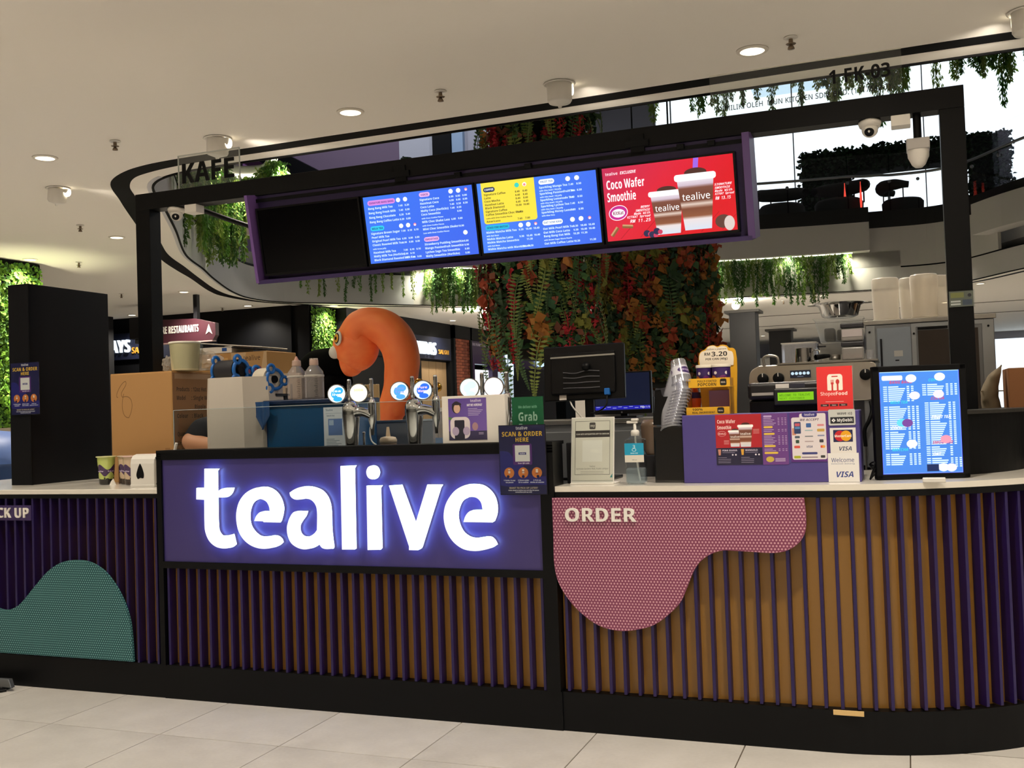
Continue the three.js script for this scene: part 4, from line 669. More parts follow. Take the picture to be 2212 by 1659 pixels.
// ---------- posters that ask to scan ----------
const scanTex = canvasTex(384, 540, (x, w, h) => {
  x.fillStyle = '#1c1c4e'; x.fillRect(0, 0, w, h); x.fillStyle = '#27277a'; x.beginPath(); x.moveTo(0, 200); x.bezierCurveTo(140, 190, 60, 270, 180, 260); x.bezierCurveTo(240, 280, 120, 420, 384, 400); x.lineTo(384, 470); x.bezierCurveTo(200, 450, 160, 500, 0, 470); x.fill();
  txt(x, 'tealive', w / 2, 32, 34, '#fff', { align: 'center', bold: false }); txt(x, 'SCAN & ORDER', w / 2, 84, 50, '#f2c33c', { align: 'center', w: 340 }); txt(x, 'HERE', w / 2, 128, 46, '#f2c33c', { align: 'center', w: 116 });
  x.fillStyle = '#5a2a7c'; x.beginPath(); x.roundRect(112, 144, 160, 166, 10); x.fill(); x.fillStyle = '#e8e6e4'; x.fillRect(130, 156, 124, 128); x.fillStyle = '#2a2a7a'; x.fillRect(160, 212, 64, 18); txt(x, 'tealive', 192, 226, 14, '#fff', { align: 'center' });
  txt(x, 'Scan QR code', 200, 302, 15, '#fff', { align: 'center' });
  [[76, '1 Order & pay', 'via phone'], [194, '2 Show order', 'ID to cashier'], [308, '3 Pick up', 'drinks at counter']].forEach(([a, l, m], i) => { disc(x, a, 372, 42, '#d9803c'); x.fillStyle = '#f2e2d2'; x.fillRect(a - 9, 344, 18, 32); x.fillStyle = '#2a1e2e'; disc(x, a - 10 + i * 9, 402, 12, '#1c1c4e'); x.fillStyle = '#6a2c3a'; x.fillRect(a - 12, 352 + i * 10, 24, 5); txt(x, l, a, 436, 15, '#fff', { align: 'center' }); txt(x, m, a, 452, 14, '#fff', { align: 'center' }); });
  txt(x, 'WANT TO PICK UP LATER?', w / 2, 498, 20, '#d8c7a8', { align: 'center', w: 240 }); txt(x, 'Order ahead at tealive.com and skip the queue', w / 2, 514, 13, '#fff', { align: 'center', w: 256 }); txt(x, 'contactless pick-up only!', w / 2, 528, 13, '#fff', { align: 'center', w: 140 });
});
{
  const t = thing('scan_poster', 'dark blue SCAN & ORDER HERE sheet hung on the front right of the glowing sign', 'poster', [-0.078, 1.124, 0.022]);
  print('sheet', 0.205, 0.288, scanTex, t, [0, 0, 0]); part('holder', bx(-0.105, 0.105, -0.147, 0.147, 0.0012, 0.004, 0.001), M.acrylic, t); part('backing', bx(-0.105, 0.105, -0.147, 0.147, -0.006, -0.001), M.darkGrey, t);
  const p = thing('partition', 'tall matt black partition standing on the white top at far left', 'partition', [0, 1.01, 0]);
  part('panel', bx(-3.285, -3.14, 0, 1.13, -0.96, -0.335, 0.003), phys(0x090a0e, 0.5, { specularIntensity: 0.35 }), p); part('edge_strip', bx(-3.139, -3.133, 0, 1.13, -0.345, -0.335), M.frame, p);
  const u = thing('scan_poster', 'dark blue SCAN & ORDER HERE sheet stuck to the black partition at far left', 'poster', [-3.16, 1.55, -0.325]);
  print('sheet', 0.205, 0.288, scanTex, u, [0, 0, 0]); part('holder', bx(-0.105, 0.108, -0.147, 0.147, 0.0012, 0.004, 0.001), M.acrylic, u);
}
// ---------- left end: cups, box, dispenser ----------
const cupTex = (top, low, pearl) => canvasTex(256, 256, (x, w, h) => {
  x.fillStyle = top; x.fillRect(0, 0, w, h); x.fillStyle = '#3a1c4e'; x.beginPath(); x.moveTo(0, 110);
  for (let i = 0; i <= 64; i++) x.lineTo(i * 4, 96 + Math.sin(i * 0.295) * 24); for (let i = 64; i >= 0; i--) x.lineTo(i * 4, 160 + Math.sin(i * 0.393 + 1) * 20); x.fill();
  x.fillStyle = low; x.fillRect(0, 204, w, 52); for (let i = 0; i < 40; i++) disc(x, (i * 53) % 256, 196 + (i * 31) % 60, 9, pearl); for (const k of [20, 110, 200]) txt(x, 'tealive', k, 140, 20, '#d9c9e6');
});
function teaCup(x, z, label, tex, lidC, h = 0.15) {
  const t = thing('bubble_tea_cup', label, 'cup', [x, 1.01, z], 0.4);
  part('cup_body', lathe([[0, 0], [0.034, 0], [0.037, 0.006], [0.047, h], [0.049, h + 0.003]], 32), phys(0xffffff, 0.2, { map: tex, clearcoat: 0.6 }), t);
  part('sealed_lid', lathe([[0, h], [0.046, h], [0.0525, h - 0.002], [0.053, h + 0.003], [0.046, h + 0.004], [0, h + 0.001]], 32), phys(lidC, 0.2, { clearcoat: 0.5 }), t);
}
const cupGreen = cupTex('#b9c66a', '#1c2016', '#181612'), cupBrown = cupTex('#c6ae92', '#3a2a20', '#241812');
teaCup(-2.605, -0.33, 'green matcha tea cup with dark pearls, leftmost on the white top', cupGreen, 0xd8d9a0);
teaCup(-2.49, -0.36, 'light brown milk tea cup, right of the small brown carton', cupBrown, 0xd8c9b0);
teaCup(-2.405, -0.3, 'light brown milk tea cup half hidden by the white napkin dispenser', cupBrown, 0xd9b8b0);
teaCup(-2.325, -0.32, 'tea cup behind the napkin dispenser, only its pinkish lid showing', cupBrown, 0xe0a8b0, 0.158);
{
  const t = thing('small_carton', 'small brown paper carton standing behind the green tea cup', 'carton', [-2.557, 1.01, -0.42], 0.25);
  part('body', bx(-0.03, 0.03, 0, 0.125, -0.02, 0.02, 0.003), mat(0x9a6f48, 0.7), t); part('flap', bx(-0.03, 0.03, 0.125, 0.132, -0.02, 0.02, 0.002), mat(0xb4936a, 0.7), t);
  const w = thing('paper_scrap', 'small white folded paper beside the green tea cup', 'paper', [-2.535, 1.01, -0.3], 0.3); part('sheet', extrude([[-0.018, 0], [0.018, 0], [0.01, 0.018], [0.003, 0.034], [-0.01, 0.018]].map((p) => new THREE.Vector2(...p)), 0.004), M.paper, w);
  const n = thing('napkin_dispenser', 'white plastic napkin dispenser with a black drop-shaped window', 'dispenser', [-2.19, 1.01, -0.13]);
  const prof = [[0, 0.012], [0.0, 0.118], [-0.004, 0.14], [-0.018, 0.156], [-0.04, 0.162], [-0.085, 0.16], [-0.1, 0.012]].map((p) => new THREE.Vector2(...p));
  part('shell', extrude(prof, 0.142, 0.004).rotateY(Math.PI / 2).translate(-0.074, 0, 0).applyMatrix4(new THREE.Matrix4().makeScale(1, 1, 1)), M.white, n);
  n.children[0].geometry = extrude(prof, 0.142, 0.004).rotateY(-Math.PI / 2).translate(0.071, 0, 0);
  part('base', bx(-0.076, 0.076, 0, 0.014, -0.105, 0.006, 0.003), M.white, n);
  part('drop_window', extrude(outline('0,52 18,50 23,66 17,92 6,116 0,124 -6,116 -17,92 -24,64 -14,46'), 0.002), M.black, n, [-0.012, -0.005, 0.0035]);
  part('side_panel', extrude(outline('-6,14c -30,40 -34,75 -24,110 -6,150c -60,152c -96,14c'), 0.002), mat(0x8f8a80, 0.5), n, [0.0745, 0, 0]).rotation.y = Math.PI / 2;
  n.children[3].scale.x = -1; n.children[3].geometry.scale(-1, 1, 1); n.children[3].scale.x = 1;
}
function cartonBox(t, w, h, d, m, tapeC = 0xc29a62) { part('carton_body', bx(-w / 2, w / 2, 0, h, -d, 0, 0.004), m, t); }
{
  const boxTex = canvasTex(512, 620, (x, w, h) => { x.fillStyle = '#a87e4c'; x.fillRect(0, 0, w, h); x.strokeStyle = 'rgba(70,45,20,0.6)'; x.lineWidth = 4; x.beginPath(); x.moveTo(60, 130); x.bezierCurveTo(20, 130, 100, 30, 130, 40); x.bezierCurveTo(150, 70, 60, 100, 100, 130); x.bezierCurveTo(190, 110, 200, 190, 150, 250); x.bezierCurveTo(80, 250, 90, 150, 112, 110); x.stroke(); x.fillStyle = 'rgba(120,85,45,0.5)'; x.fillRect(452, 430, 40, 44); });
  const sideTex = canvasTex(512, 620, (x, w, h) => {
    x.fillStyle = '#97704a'; x.fillRect(0, 0, w, h); x.fillStyle = 'rgba(225,215,200,0.35)'; x.fillRect(20, 6, 470, 30);  // darker base than the front: shade of this face put into the colour
    [['Products', ': 12oz Hot Cups', 108], ['Model', ': Single Wall   Double', 158], ['', '   Ripple', 210], ['Colour', ': Black    Red', 262], ['', '   White    Custom', 314], ['Quantity', ': 500     1000', 366], ['Order', '', 418], ['Date', '', 460]].forEach(([a, b, y]) => { txt(x, a, 34, y, 34, '#3a2d20', { w: a ? Math.min(120, a.length * 17) : 0.1 }); if (b) txt(x, b, 170, y, 34, '#3a2d20', { w: b.length * 15 }); });
  });
  const t = thing('cardboard_box', 'large brown cardboard box marked with a handwritten 8, on the white top at left', 'box', [-2.5, 1.01, -0.49]);
  part('carton_body', bx(-0.21, 0.21, 0, 0.6, -0.48, 0, 0.004), M.card, t);
  print('front_face', 0.412, 0.592, boxTex, t, [0, 0.3, 0.0007], null, { roughness: 0.8 }); print('side_print', 0.472, 0.592, sideTex, t, [0.2107, 0.3, -0.24], [0, Math.PI / 2, 0], { roughness: 0.75 });
  part('top_flap', [bx(-0.208, -0.003, 0.6, 0.604, -0.478, -0.002), bx(0.001, 0.208, 0.6, 0.604, -0.478, -0.002)], mat(0xb98f5a, 0.8), t);
  part('tape', bx(-0.03, 0.212, 0.6045, 0.606, -0.27, -0.21), phys(0xcfa66a, 0.15, { clearcoat: 1 }), t);
  const tub = thing('paper_tub', 'cream paper tub with a rolled white rim on the big cardboard box', 'tub', [-2.285, 1.616, -0.6]);
  part('tub_body', lathe([[0, 0], [0.082, 0], [0.084, 0.004], [0.096, 0.136]], 40), M.cream, tub); part('rim', new THREE.TorusGeometry(0.097, 0.005, 8, 40).rotateX(Math.PI / 2).translate(0, 0.138, 0), mat(0xe6e2d4, 0.5), tub);
  part('sleeve', lathe([[0.09, 0.008], [0.106, 0.132], [0.104, 0.132], [0.088, 0.008]], 40), M.acrylic, tub, [0.012, 0, 0]);
  tub.scale.set(0.86, 1.12, 0.86);
  const bagM = phys(0xe9e4dc, 0.12, { transmission: 0.8, thickness: 0 });
  const bag = thing('plastic_bag', 'crumpled clear plastic bag between the cream tub and the small carton', 'bag', [-2.2, 1.615, -0.66]);
  const bg = new THREE.IcosahedronGeometry(0.07, 4), bp = bg.attributes.position; for (let i = 0; i < bp.count; i++) { const a = V(bp.getX(i), bp.getY(i), bp.getZ(i)), k = 1 + 0.5 * perlin.noise(a.x * 40, a.y * 40, a.z * 40); bp.setXYZ(i, a.x * 1.5 * k, Math.max(0, a.y * 0.8 * k + 0.05), a.z * 0.6 * k); } bg.computeVertexNormals();
  part('film', bg, bagM, bag); const b2 = part('film', bg, bagM, bag, [-0.2, 0, 0.06]); b2.scale.set(0.35, 0.8, 0.6);
}
{
  // cartons stacked behind the big box
  const logoTex = canvasTex(256, 180, (x, w, h) => { x.fillStyle = '#b08a58'; x.fillRect(0, 0, w, h); txt(x, 'tealive', 88, 52, 44, '#3a241c', { w: 124, bold: false }); disc(x, 120, 112, 34, '#6a2a4a', 22); disc(x, 190, 110, 30, '#6a2a4a', 24); x.fillStyle = '#b08a58'; x.fillRect(148, 84, 14, 60); x.fillStyle = 'rgba(230,220,205,0.35)'; x.beginPath(); x.moveTo(0, 0); x.lineTo(110, 0); x.lineTo(60, 180); x.lineTo(0, 180); x.fill(); x.beginPath(); x.moveTo(236, 0); x.lineTo(256, 0); x.lineTo(256, 180); x.lineTo(200, 180); x.fill(); });
  const s = thing('carton', 'small brown carton with a printed side, on other cartons right of the cream tub', 'box', [-2.435, 1.46, -1.22], 0);
  part('carton_body', bx(-0.33, 0.262, 0, 0.29, -0.32, 0, 0.004), M.card, s); print('print', 0.258, 0.175, logoTex, s, [0.132, 0.2, 0.0007], null, { roughness: 0.6 });
  part('tape', bx(-0.32, -0.02, 0.19, 0.26, 0.0002, 0.0016), phys(0xd0ab72, 0.12, { clearcoat: 1 }), s);
  const p = thing('document_tray', 'white flat sheets and a dark folder lying on the small carton', 'papers', [-2.455, 1.752, -1.26]);
  part('sheet', bx(-0.24, 0.02, 0, 0.04, -0.2, 0.03, 0.003), M.paper, p); const f = part('folder', bx(-0.2, 0.24, 0.03, 0.036, -0.24, 0.03, 0.002), M.black, p); f.rotation.z = -0.1; const q = part('sheet', bx(-0.22, 0.23, 0.045, 0.051, -0.26, 0.02, 0.002), M.paper, p); q.rotation.z = -0.1;
  part('sticker', bx(-0.05, -0.015, 0.012, 0.032, 0.03, 0.032), mat(0x2a58a8, 0.4), p);
  const c = thing('carton', 'brown carton with white labels under the small carton, right of the white appliance', 'box', [-2.4, 0, -1.23]);
  part('carton_body', bx(-0.3, 0.225, 0, 1.458, -0.3, 0, 0.004), mat(0x7c6142, 0.8), c); part('label_sheet', bx(0.1, 0.2, 1.2, 1.44, 0.0005, 0.002), M.paper, c);
  // sealing machine, seen from behind
  const w = thing('cup_sealer', 'tall white plastic appliance with slanted sides, right of the big cardboard box', 'machine', [-1.74, 0.95, -0.26]);
  const oct = (k, y) => [[-0.165, -0.02], [-0.135, 0.0], [0.075, 0.0], [0.105, -0.03], [0.17, -0.09], [0.17, -0.22], [-0.165, -0.22]].map(([a, b]) => V(a * k, y, b));
  const lower = oct(1.0, 0), up1 = oct(0.985, 0.45), up2 = oct(0.93, 0.6), pos = [], quad = (a, b, c, d) => pos.push(...[a, b, c, a, c, d].flatMap((v) => [v.x, v.y, v.z]));
  for (const [A, B] of [[lower, up1], [up1, up2]]) for (let i = 0; i < 7; i++) quad(A[i], A[(i + 1) % 7], B[(i + 1) % 7], B[i]);
  for (let i = 1; i < 6; i++) pos.push(...[up2[0], up2[i], up2[i + 1]].flatMap((v) => [v.x, v.y, v.z]));
  const wg = new THREE.BufferGeometry(); wg.setAttribute('position', new THREE.Float32BufferAttribute(pos, 3)); wg.computeVertexNormals(); part('cover', wg, mat(0xc4bcb0, 0.32), w);
  part('foot', bx(-0.17, 0.175, 0, 0.02, -0.23, 0.005, 0.003), M.darkGrey, w);
  // film rolls on blue hangers
  const roll = thing('film_roll', 'white wrapped film roll between blue plastic end plates on top of the white appliance', 'film roll', [-1.65, 1.535, -0.43], -0.35);
  part('roll', cyl(0.062, 0.062, 0.1, 28).rotateZ(Math.PI / 2).translate(0.02, 0, 0), mat(0xcfc6b2, 0.5), roll); part('core', cyl(0.02, 0.02, 0.13, 14).rotateZ(Math.PI / 2).translate(0.02, 0, 0), M.black, roll);
  const clover = () => { const g = []; for (let k = 0; k < 3; k++) { const a = Math.PI / 2 + k * 2.094 + 0.4; g.push(new THREE.TorusGeometry(0.02, 0.0085, 8, 18).translate(Math.cos(a) * 0.058, Math.sin(a) * 0.058, 0)); g.push(new THREE.TorusGeometry(0.05, 0.009, 8, 10, 1.5).rotateZ(a + 0.3).translate(0, 0, 0)); } return geo(g).rotateY(Math.PI / 2); };
  for (const x of [-0.045, 0.085]) part('end_plate', clover(), M.blue, roll, [x, 0, 0]);
  const r2 = thing('film_roll', 'dark film roll with blue plastic end plates lying behind the white appliance top', 'film roll', [-1.82, 1.59, -0.37], -0.2);
  part('roll', cyl(0.055, 0.055, 0.13, 28).rotateZ(Math.PI / 2).translate(0.0, 0, 0), mat(0x1c1c22, 0.5), r2); part('core', cyl(0.02, 0.02, 0.16, 14).rotateZ(Math.PI / 2), M.black, r2);
  for (const x of [-0.08, 0.08]) part('end_plate', clover(), M.blue, r2, [x, 0, 0]);
  const st = thing('roll_stand', 'dark stand that holds the film rolls behind the white appliance', 'stand', [-1.6, 0.95, -0.45]); part('column', bx(-0.02, 0.02, 0, 0.505, -0.08, -0.05), M.darkGrey, st); part('arm', bx(-0.03, 0.03, 0.5, 0.512, -0.08, 0.04), M.darkGrey, st);
}
// ---------- acrylic guard, blue tub, shaker bottles ----------
{
  const t = thing('acrylic_guard', 'low clear acrylic guard standing along the top of the sign section', 'guard', [0, 1.197, -0.09]);
  part('front_sheet', bx(-1.955, -0.16, 0, 0.193, -0.003, 0.003), M.acrylic, t); part('end_sheet', bx(-1.957, -1.951, 0, 0.193, -0.03, -0.003), M.acrylic, t);
  const edgeM = mat(0xa9b4b4, 0.2); part('top_edge', bx(-1.955, -0.16, 0.193, 0.1955, -0.003, 0.003), edgeM, t); part('end_edge', bx(-1.9575, -1.955, 0, 0.193, -0.003, 0.003), edgeM, t);
  const b = thing('blue_tub', 'translucent blue plastic tub with a white label, behind the acrylic guard', 'tub', [-1.33, 0.95, -0.31]);
  const blueP = phys(0x2a80bc, 0.2, { transmission: 0.7, thickness: 0 });
  part('tub_body', [bx(-0.235, 0.225, 0.0, 0.45, -0.3, -0.294), bx(-0.235, 0.225, 0, 0.45, -0.006, 0), bx(-0.235, -0.229, 0, 0.45, -0.3, 0), bx(0.219, 0.225, 0, 0.45, -0.3, 0), bx(-0.235, 0.225, 0, 0.01, -0.3, 0)], blueP, b);
  part('lid', bx(-0.25, 0.24, 0.45, 0.475, -0.315, 0.015, 0.008), mat(0x0b2140, 0.25), b);
  const clothG = new THREE.PlaneGeometry(0.1, 0.14, 6, 8), cp = clothG.attributes.position; for (let i = 0; i < cp.count; i++) { const y = cp.getY(i); cp.setXYZ(i, cp.getX(i) * (1 - 0.8 * Math.max(0, -y) / 0.07), y, 0.02 * Math.sin(cp.getX(i) * 50)); } clothG.computeVertexNormals();
  part('hanging_corner', clothG, phys(0x174a80, 0.35, { transmission: 0.2, thickness: 0 }), b, [-0.245, 0.4, 0.02]);
  part('contents', bx(-0.08, 0.2, 0.02, 0.44, -0.28, -0.04, 0.01), mat(0x4a8cc0, 0.6), b); part('contents', bx(-0.21, -0.1, 0.02, 0.42, -0.28, -0.04, 0.01), mat(0x14222e, 0.6), b);
  const lab = canvasTex(160, 280, (x, w, h) => { x.fillStyle = '#c9d4dc'; x.fillRect(0, 0, w, h); x.fillStyle = '#5a7ab0'; x.fillRect(34, 76, 104, 108); x.fillStyle = '#9fb8d4'; x.fillRect(40, 84, 34, 34); for (let i = 0; i < 7; i++) { x.fillStyle = '#7c8c9c'; x.fillRect(18, 206 + i * 10, 60 + (i * 37) % 60, 4); } txt(x, 'Tealive', 16, 24, 16, '#5a6a80'); x.fillRect(16, 40, 128, 2); txt(x, 'batch list', 24, 60, 13, '#5a6a80'); });
  print('label_sheet', 0.12, 0.21, lab, b, [0.155, 0.325, 0.001]);
  const bM = phys(0xeae4e0, 0.12, { transmission: 0.82, thickness: 0, ior: 1.4 });
  function shaker(x, cap, label) {
    const s = thing('shaker_bottle', label, 'bottle', [x, 1.425, -0.4], 0);
    part('bottle_body', lathe([[0, 0], [0.046, 0], [0.048, 0.01], [0.048, 0.118], [0.044, 0.14], [0.024, 0.166], [0.021, 0.17], [0.021, 0.185]], 36), bM, s);
    part('shoulder_ring', lathe([[0.0485, 0.112], [0.05, 0.114], [0.05, 0.12], [0.0485, 0.122]], 36), M.frost, s);
    part('cap', lathe([[0.0, 0.2], [0.018, 0.2], [0.022, 0.196], [0.023, 0.172], [0.021, 0.17]], 28), mat(0xb59a8c, 0.4), s);
    if (cap) part('spout', cyl(0.004, 0.013, 0.02, 14).translate(0, 0.21, 0), mat(0xb98a78, 0.5), s); else part('cap_teeth', [...Array(10)].map((_, i) => bx(-0.003, 0.003, 0.198, 0.205, 0.014, 0.02).rotateY(i * 0.628)), mat(0xc9bcb2, 0.4), s);
    const marks = []; for (let i = 0; i < 12; i++) { const a = 0.75; marks.push(bx(-0.006 - (i % 3 ? 0 : 0.004), 0.006, 0.012 + i * 0.009, 0.0135 + i * 0.009, 0.0482, 0.0487).rotateY(a)); } part('scale_marks', marks, M.black, s);
  }
  shaker(-1.44, true, 'left clear shaker bottle with a pointed spout on the blue tub'); shaker(-1.338, false, 'right clear shaker bottle with an open notched cap on the blue tub');
  const cd = thing('cup_tray', 'pale brown printed cup carrier behind the shaker bottles', 'carton', [-1.7, 1.28, -0.74]); part('body', bx(-0.06, 0.06, 0, 0.3, -0.02, 0, 0.003), mat(0xa4917c, 0.7), cd); part('slot', [bx(-0.03, -0.022, 0.06, 0.22, 0, 0.002), bx(0.0, 0.012, 0.06, 0.24, 0, 0.002)], mat(0x5a5048, 0.7), cd); part('stand', bx(-0.05, 0.05, -0.33, 0, -0.02, 0), M.darkGrey, cd);
  const sp = thing('white_scoop', 'small white spoon end sticking up behind the left end of the acrylic guard', 'spoon', [-2.03, 1.197, -0.06]); sp.position.x = -1.93; const sg = part('handle', cyl(0.007, 0.008, 0.05, 10).translate(0, 0.01, 0), M.white, sp); sg.rotation.z = -0.3;
}
// ---------- tap towers with lit badges ----------
const badgeTex = (c0, c1, text, tc, blob = true) => canvasTex(128, 128, (x) => { x.fillStyle = c0; x.fillRect(0, 0, 128, 128); if (blob) { disc(x, 80, 42, 34, c1, 26); disc(x, 48, 66, 26, c1, 30); disc(x, 72, 104, 34, c1, 18); } text.forEach((s, i) => txt(x, s, 64, 52 + i * 26, 24, tc, { align: 'center', w: 70 })); });
const badges = [badgeTex('#e8faff', '#2f9fe0', ['tea', 'live'], '#ffffff'), badgeTex('#fff6dc', '#fff6dc', ['SODA'], '#d8e08a', false), badgeTex('#eef4ff', '#4c9ae8', ['Sparkling', 'Tea'], '#7a8ad0'), badgeTex('#cfe4ff', '#2c66d8', ['Pure', 'Water'], '#ffd0ea'), badgeTex('#e6fff8', '#c6f6ec', [], '#fff'), badgeTex('#fff0f4', '#ffd6e2', [], '#fff')];
function tapTower(x, b, labels) {
  const t = thing('tap_tower', labels, 'tap tower', [x, 0.95, -0.21]);
  part('column', lathe([[0, 0], [0.05, 0], [0.05, 0.012], [0.026, 0.03], [0.026, 0.18], [0.034, 0.3], [0.043, 0.39], [0.041, 0.425], [0.028, 0.45], [0, 0.456]], 36), M.chrome, t);
  part('arm', limb([[0.0, 0.385, 0.0], [0.04, 0.4, 0.005], [0.08, 0.398, 0.01], [0.118, 0.38, 0.012]], [0.036, 0.026, 0.022, 0.02], 20, 18), M.chrome, t);
  part('tap_body', lathe([[0, 0.29], [0.008, 0.29], [0.01, 0.33], [0.018, 0.36], [0.019, 0.44], [0.014, 0.46], [0, 0.462]], 24), M.chrome, t, [0.118, 0, 0.012]);
  for (const [dx, k] of [[0.0, 0], [0.118, 1]]) {
    part('handle', lathe([[0, 0.456], [0.008, 0.456], [0.01, 0.47], [0.0095, 0.55], [0.008, 0.557], [0, 0.558]], 20), M.chrome, t, [dx, 0, 0.012]);
    const q = new THREE.Group(); q.name = 'badge'; q.position.set(dx - 0.052, 0.49, 0.035); q.rotation.y = 0.25; t.add(q);
    const hous = cyl(0.045, 0.045, 0.02, 40).rotateX(Math.PI / 2);
    part('badge_case', hous, M.chrome, q); part('lit_face', new THREE.CircleGeometry(0.041, 40), screenMat(badges[b + k], 1.5), q, [0, 0, 0.0105]);
    part('badge_clip', bx(0.03, 0.055, -0.008, 0.008, -0.015, -0.002), M.chrome, q);
    panelLight(x + dx - 0.048, 1.44, -0.15, 0.06, 0.06, b + k === 1 ? 0xffe6b0 : 0xbfe0ff, 0.5, 0, 0.25);
  }
}
tapTower(-1.024, 0, 'chrome drink tap tower nearest the blue tub, with a blue and a cream lit badge');
tapTower(-0.692, 2, 'middle chrome drink tap tower with two blue and white lit badges');
tapTower(-0.342, 4, 'chrome drink tap tower behind the white poster box, with pale green and pink badges');
{
  const s = thing('sauce_bottle', 'beige pump sauce bottle between the first two tap towers', 'bottle', [-0.91, 0.95, -0.36]);
  part('bottle_body', lathe([[0, 0], [0.04, 0], [0.042, 0.24], [0.03, 0.25]], 24), mat(0xc7a98c, 0.5), s); part('cap', lathe([[0, 0.278], [0.02, 0.278], [0.036, 0.274], [0.042, 0.262], [0.042, 0.245], [0, 0.245]], 28), mat(0xd3c1a8, 0.5), s); part('nozzle', cyl(0.006, 0.012, 0.05, 12).translate(0, 0.3, 0), mat(0xd3b99a, 0.5), s);
  part('pump_tube', tube([[-0.04, 0.23, 0.02], [-0.08, 0.26, 0.02], [-0.085, 0.32, 0.02], [-0.07, 0.345, 0.02]], 0.004), M.white, s);
  const j = thing('clear_jug', 'square clear plastic jug behind the middle tap tower', 'jug', [-0.72, 0.95, -0.62]);
  part('jug_body', [bx(-0.075, 0.055, 0, 0.39, -0.1, -0.095), bx(-0.075, 0.055, 0, 0.39, -0.005, 0), bx(-0.075, -0.07, 0, 0.39, -0.1, 0), bx(0.05, 0.055, 0, 0.39, -0.1, 0)], M.clear, j); part('base', bx(-0.08, 0.06, 0, 0.06, -0.105, 0.005, 0.004), M.black, j); part('lid', bx(-0.08, 0.06, 0.39, 0.41, -0.105, 0.005, 0.004), M.frost, j); part('label', bx(-0.06, 0.02, 0.2, 0.26, 0.0005, 0.002), mat(0x6c86a8, 0.6), j);
  const st = thing('steel_straw', 'short steel stick standing right of the first tap tower', 'utensil', [-1.02, 0.95, -0.32]); part('shaft', cyl(0.006, 0.006, 0.3, 10).translate(0, 0.15, 0), M.chrome, st); part('tip', new THREE.SphereGeometry(0.008, 10, 8).translate(0, 0.3, 0), M.chrome, st);
  const sc = thing('splash_cabinet', 'grey steel box under the neck of the orange bird, behind the taps', 'cabinet', [-1.2, 0.95, -0.76]); part('body', bx(-0.14, 0.24, 0, 0.345, -0.25, 0, 0.004), M.dullSteel, sc); part('lid', bx(-0.145, 0.245, 0.345, 0.355, -0.255, 0.005), M.steel, sc);
  const cb = thing('gold_pendant', 'pair of small gold ball lamps behind the cream tap badge', 'lamp', [-1.32, 0, -1.55]); for (const [x, y, z] of [[0, 1.52, 0], [0.13, 1.49, 0.02]]) { part('globe', new THREE.SphereGeometry(0.032, 20, 14).translate(x, y, z), mat(0xb8862e, 0.15, 1), cb); part('stem', cyl(0.004, 0.004, 0.5, 6).translate(x, y - 0.28, z), M.darkGrey, cb); } part('base', bx(-0.1, 0.25, 0.95, 1.0, -0.06, 0.06, 0.01), M.darkGrey, cb); part('stand', bx(-0.02, 0.02, 0, 0.95, -0.02, 0.02), M.darkGrey, cb);
  const bp = thing('beige_board', 'beige upright panel behind the tap towers', 'panel', [-1.54, 0, -1.35]); part('board', bx(-0.07, 0.05, 0.02, 1.52, -0.02, 0, 0.004), mat(0xb79a6c, 0.7), bp); part('foot', bx(-0.12, 0.08, 0, 0.02, -0.1, 0.08), M.darkGrey, bp);
}
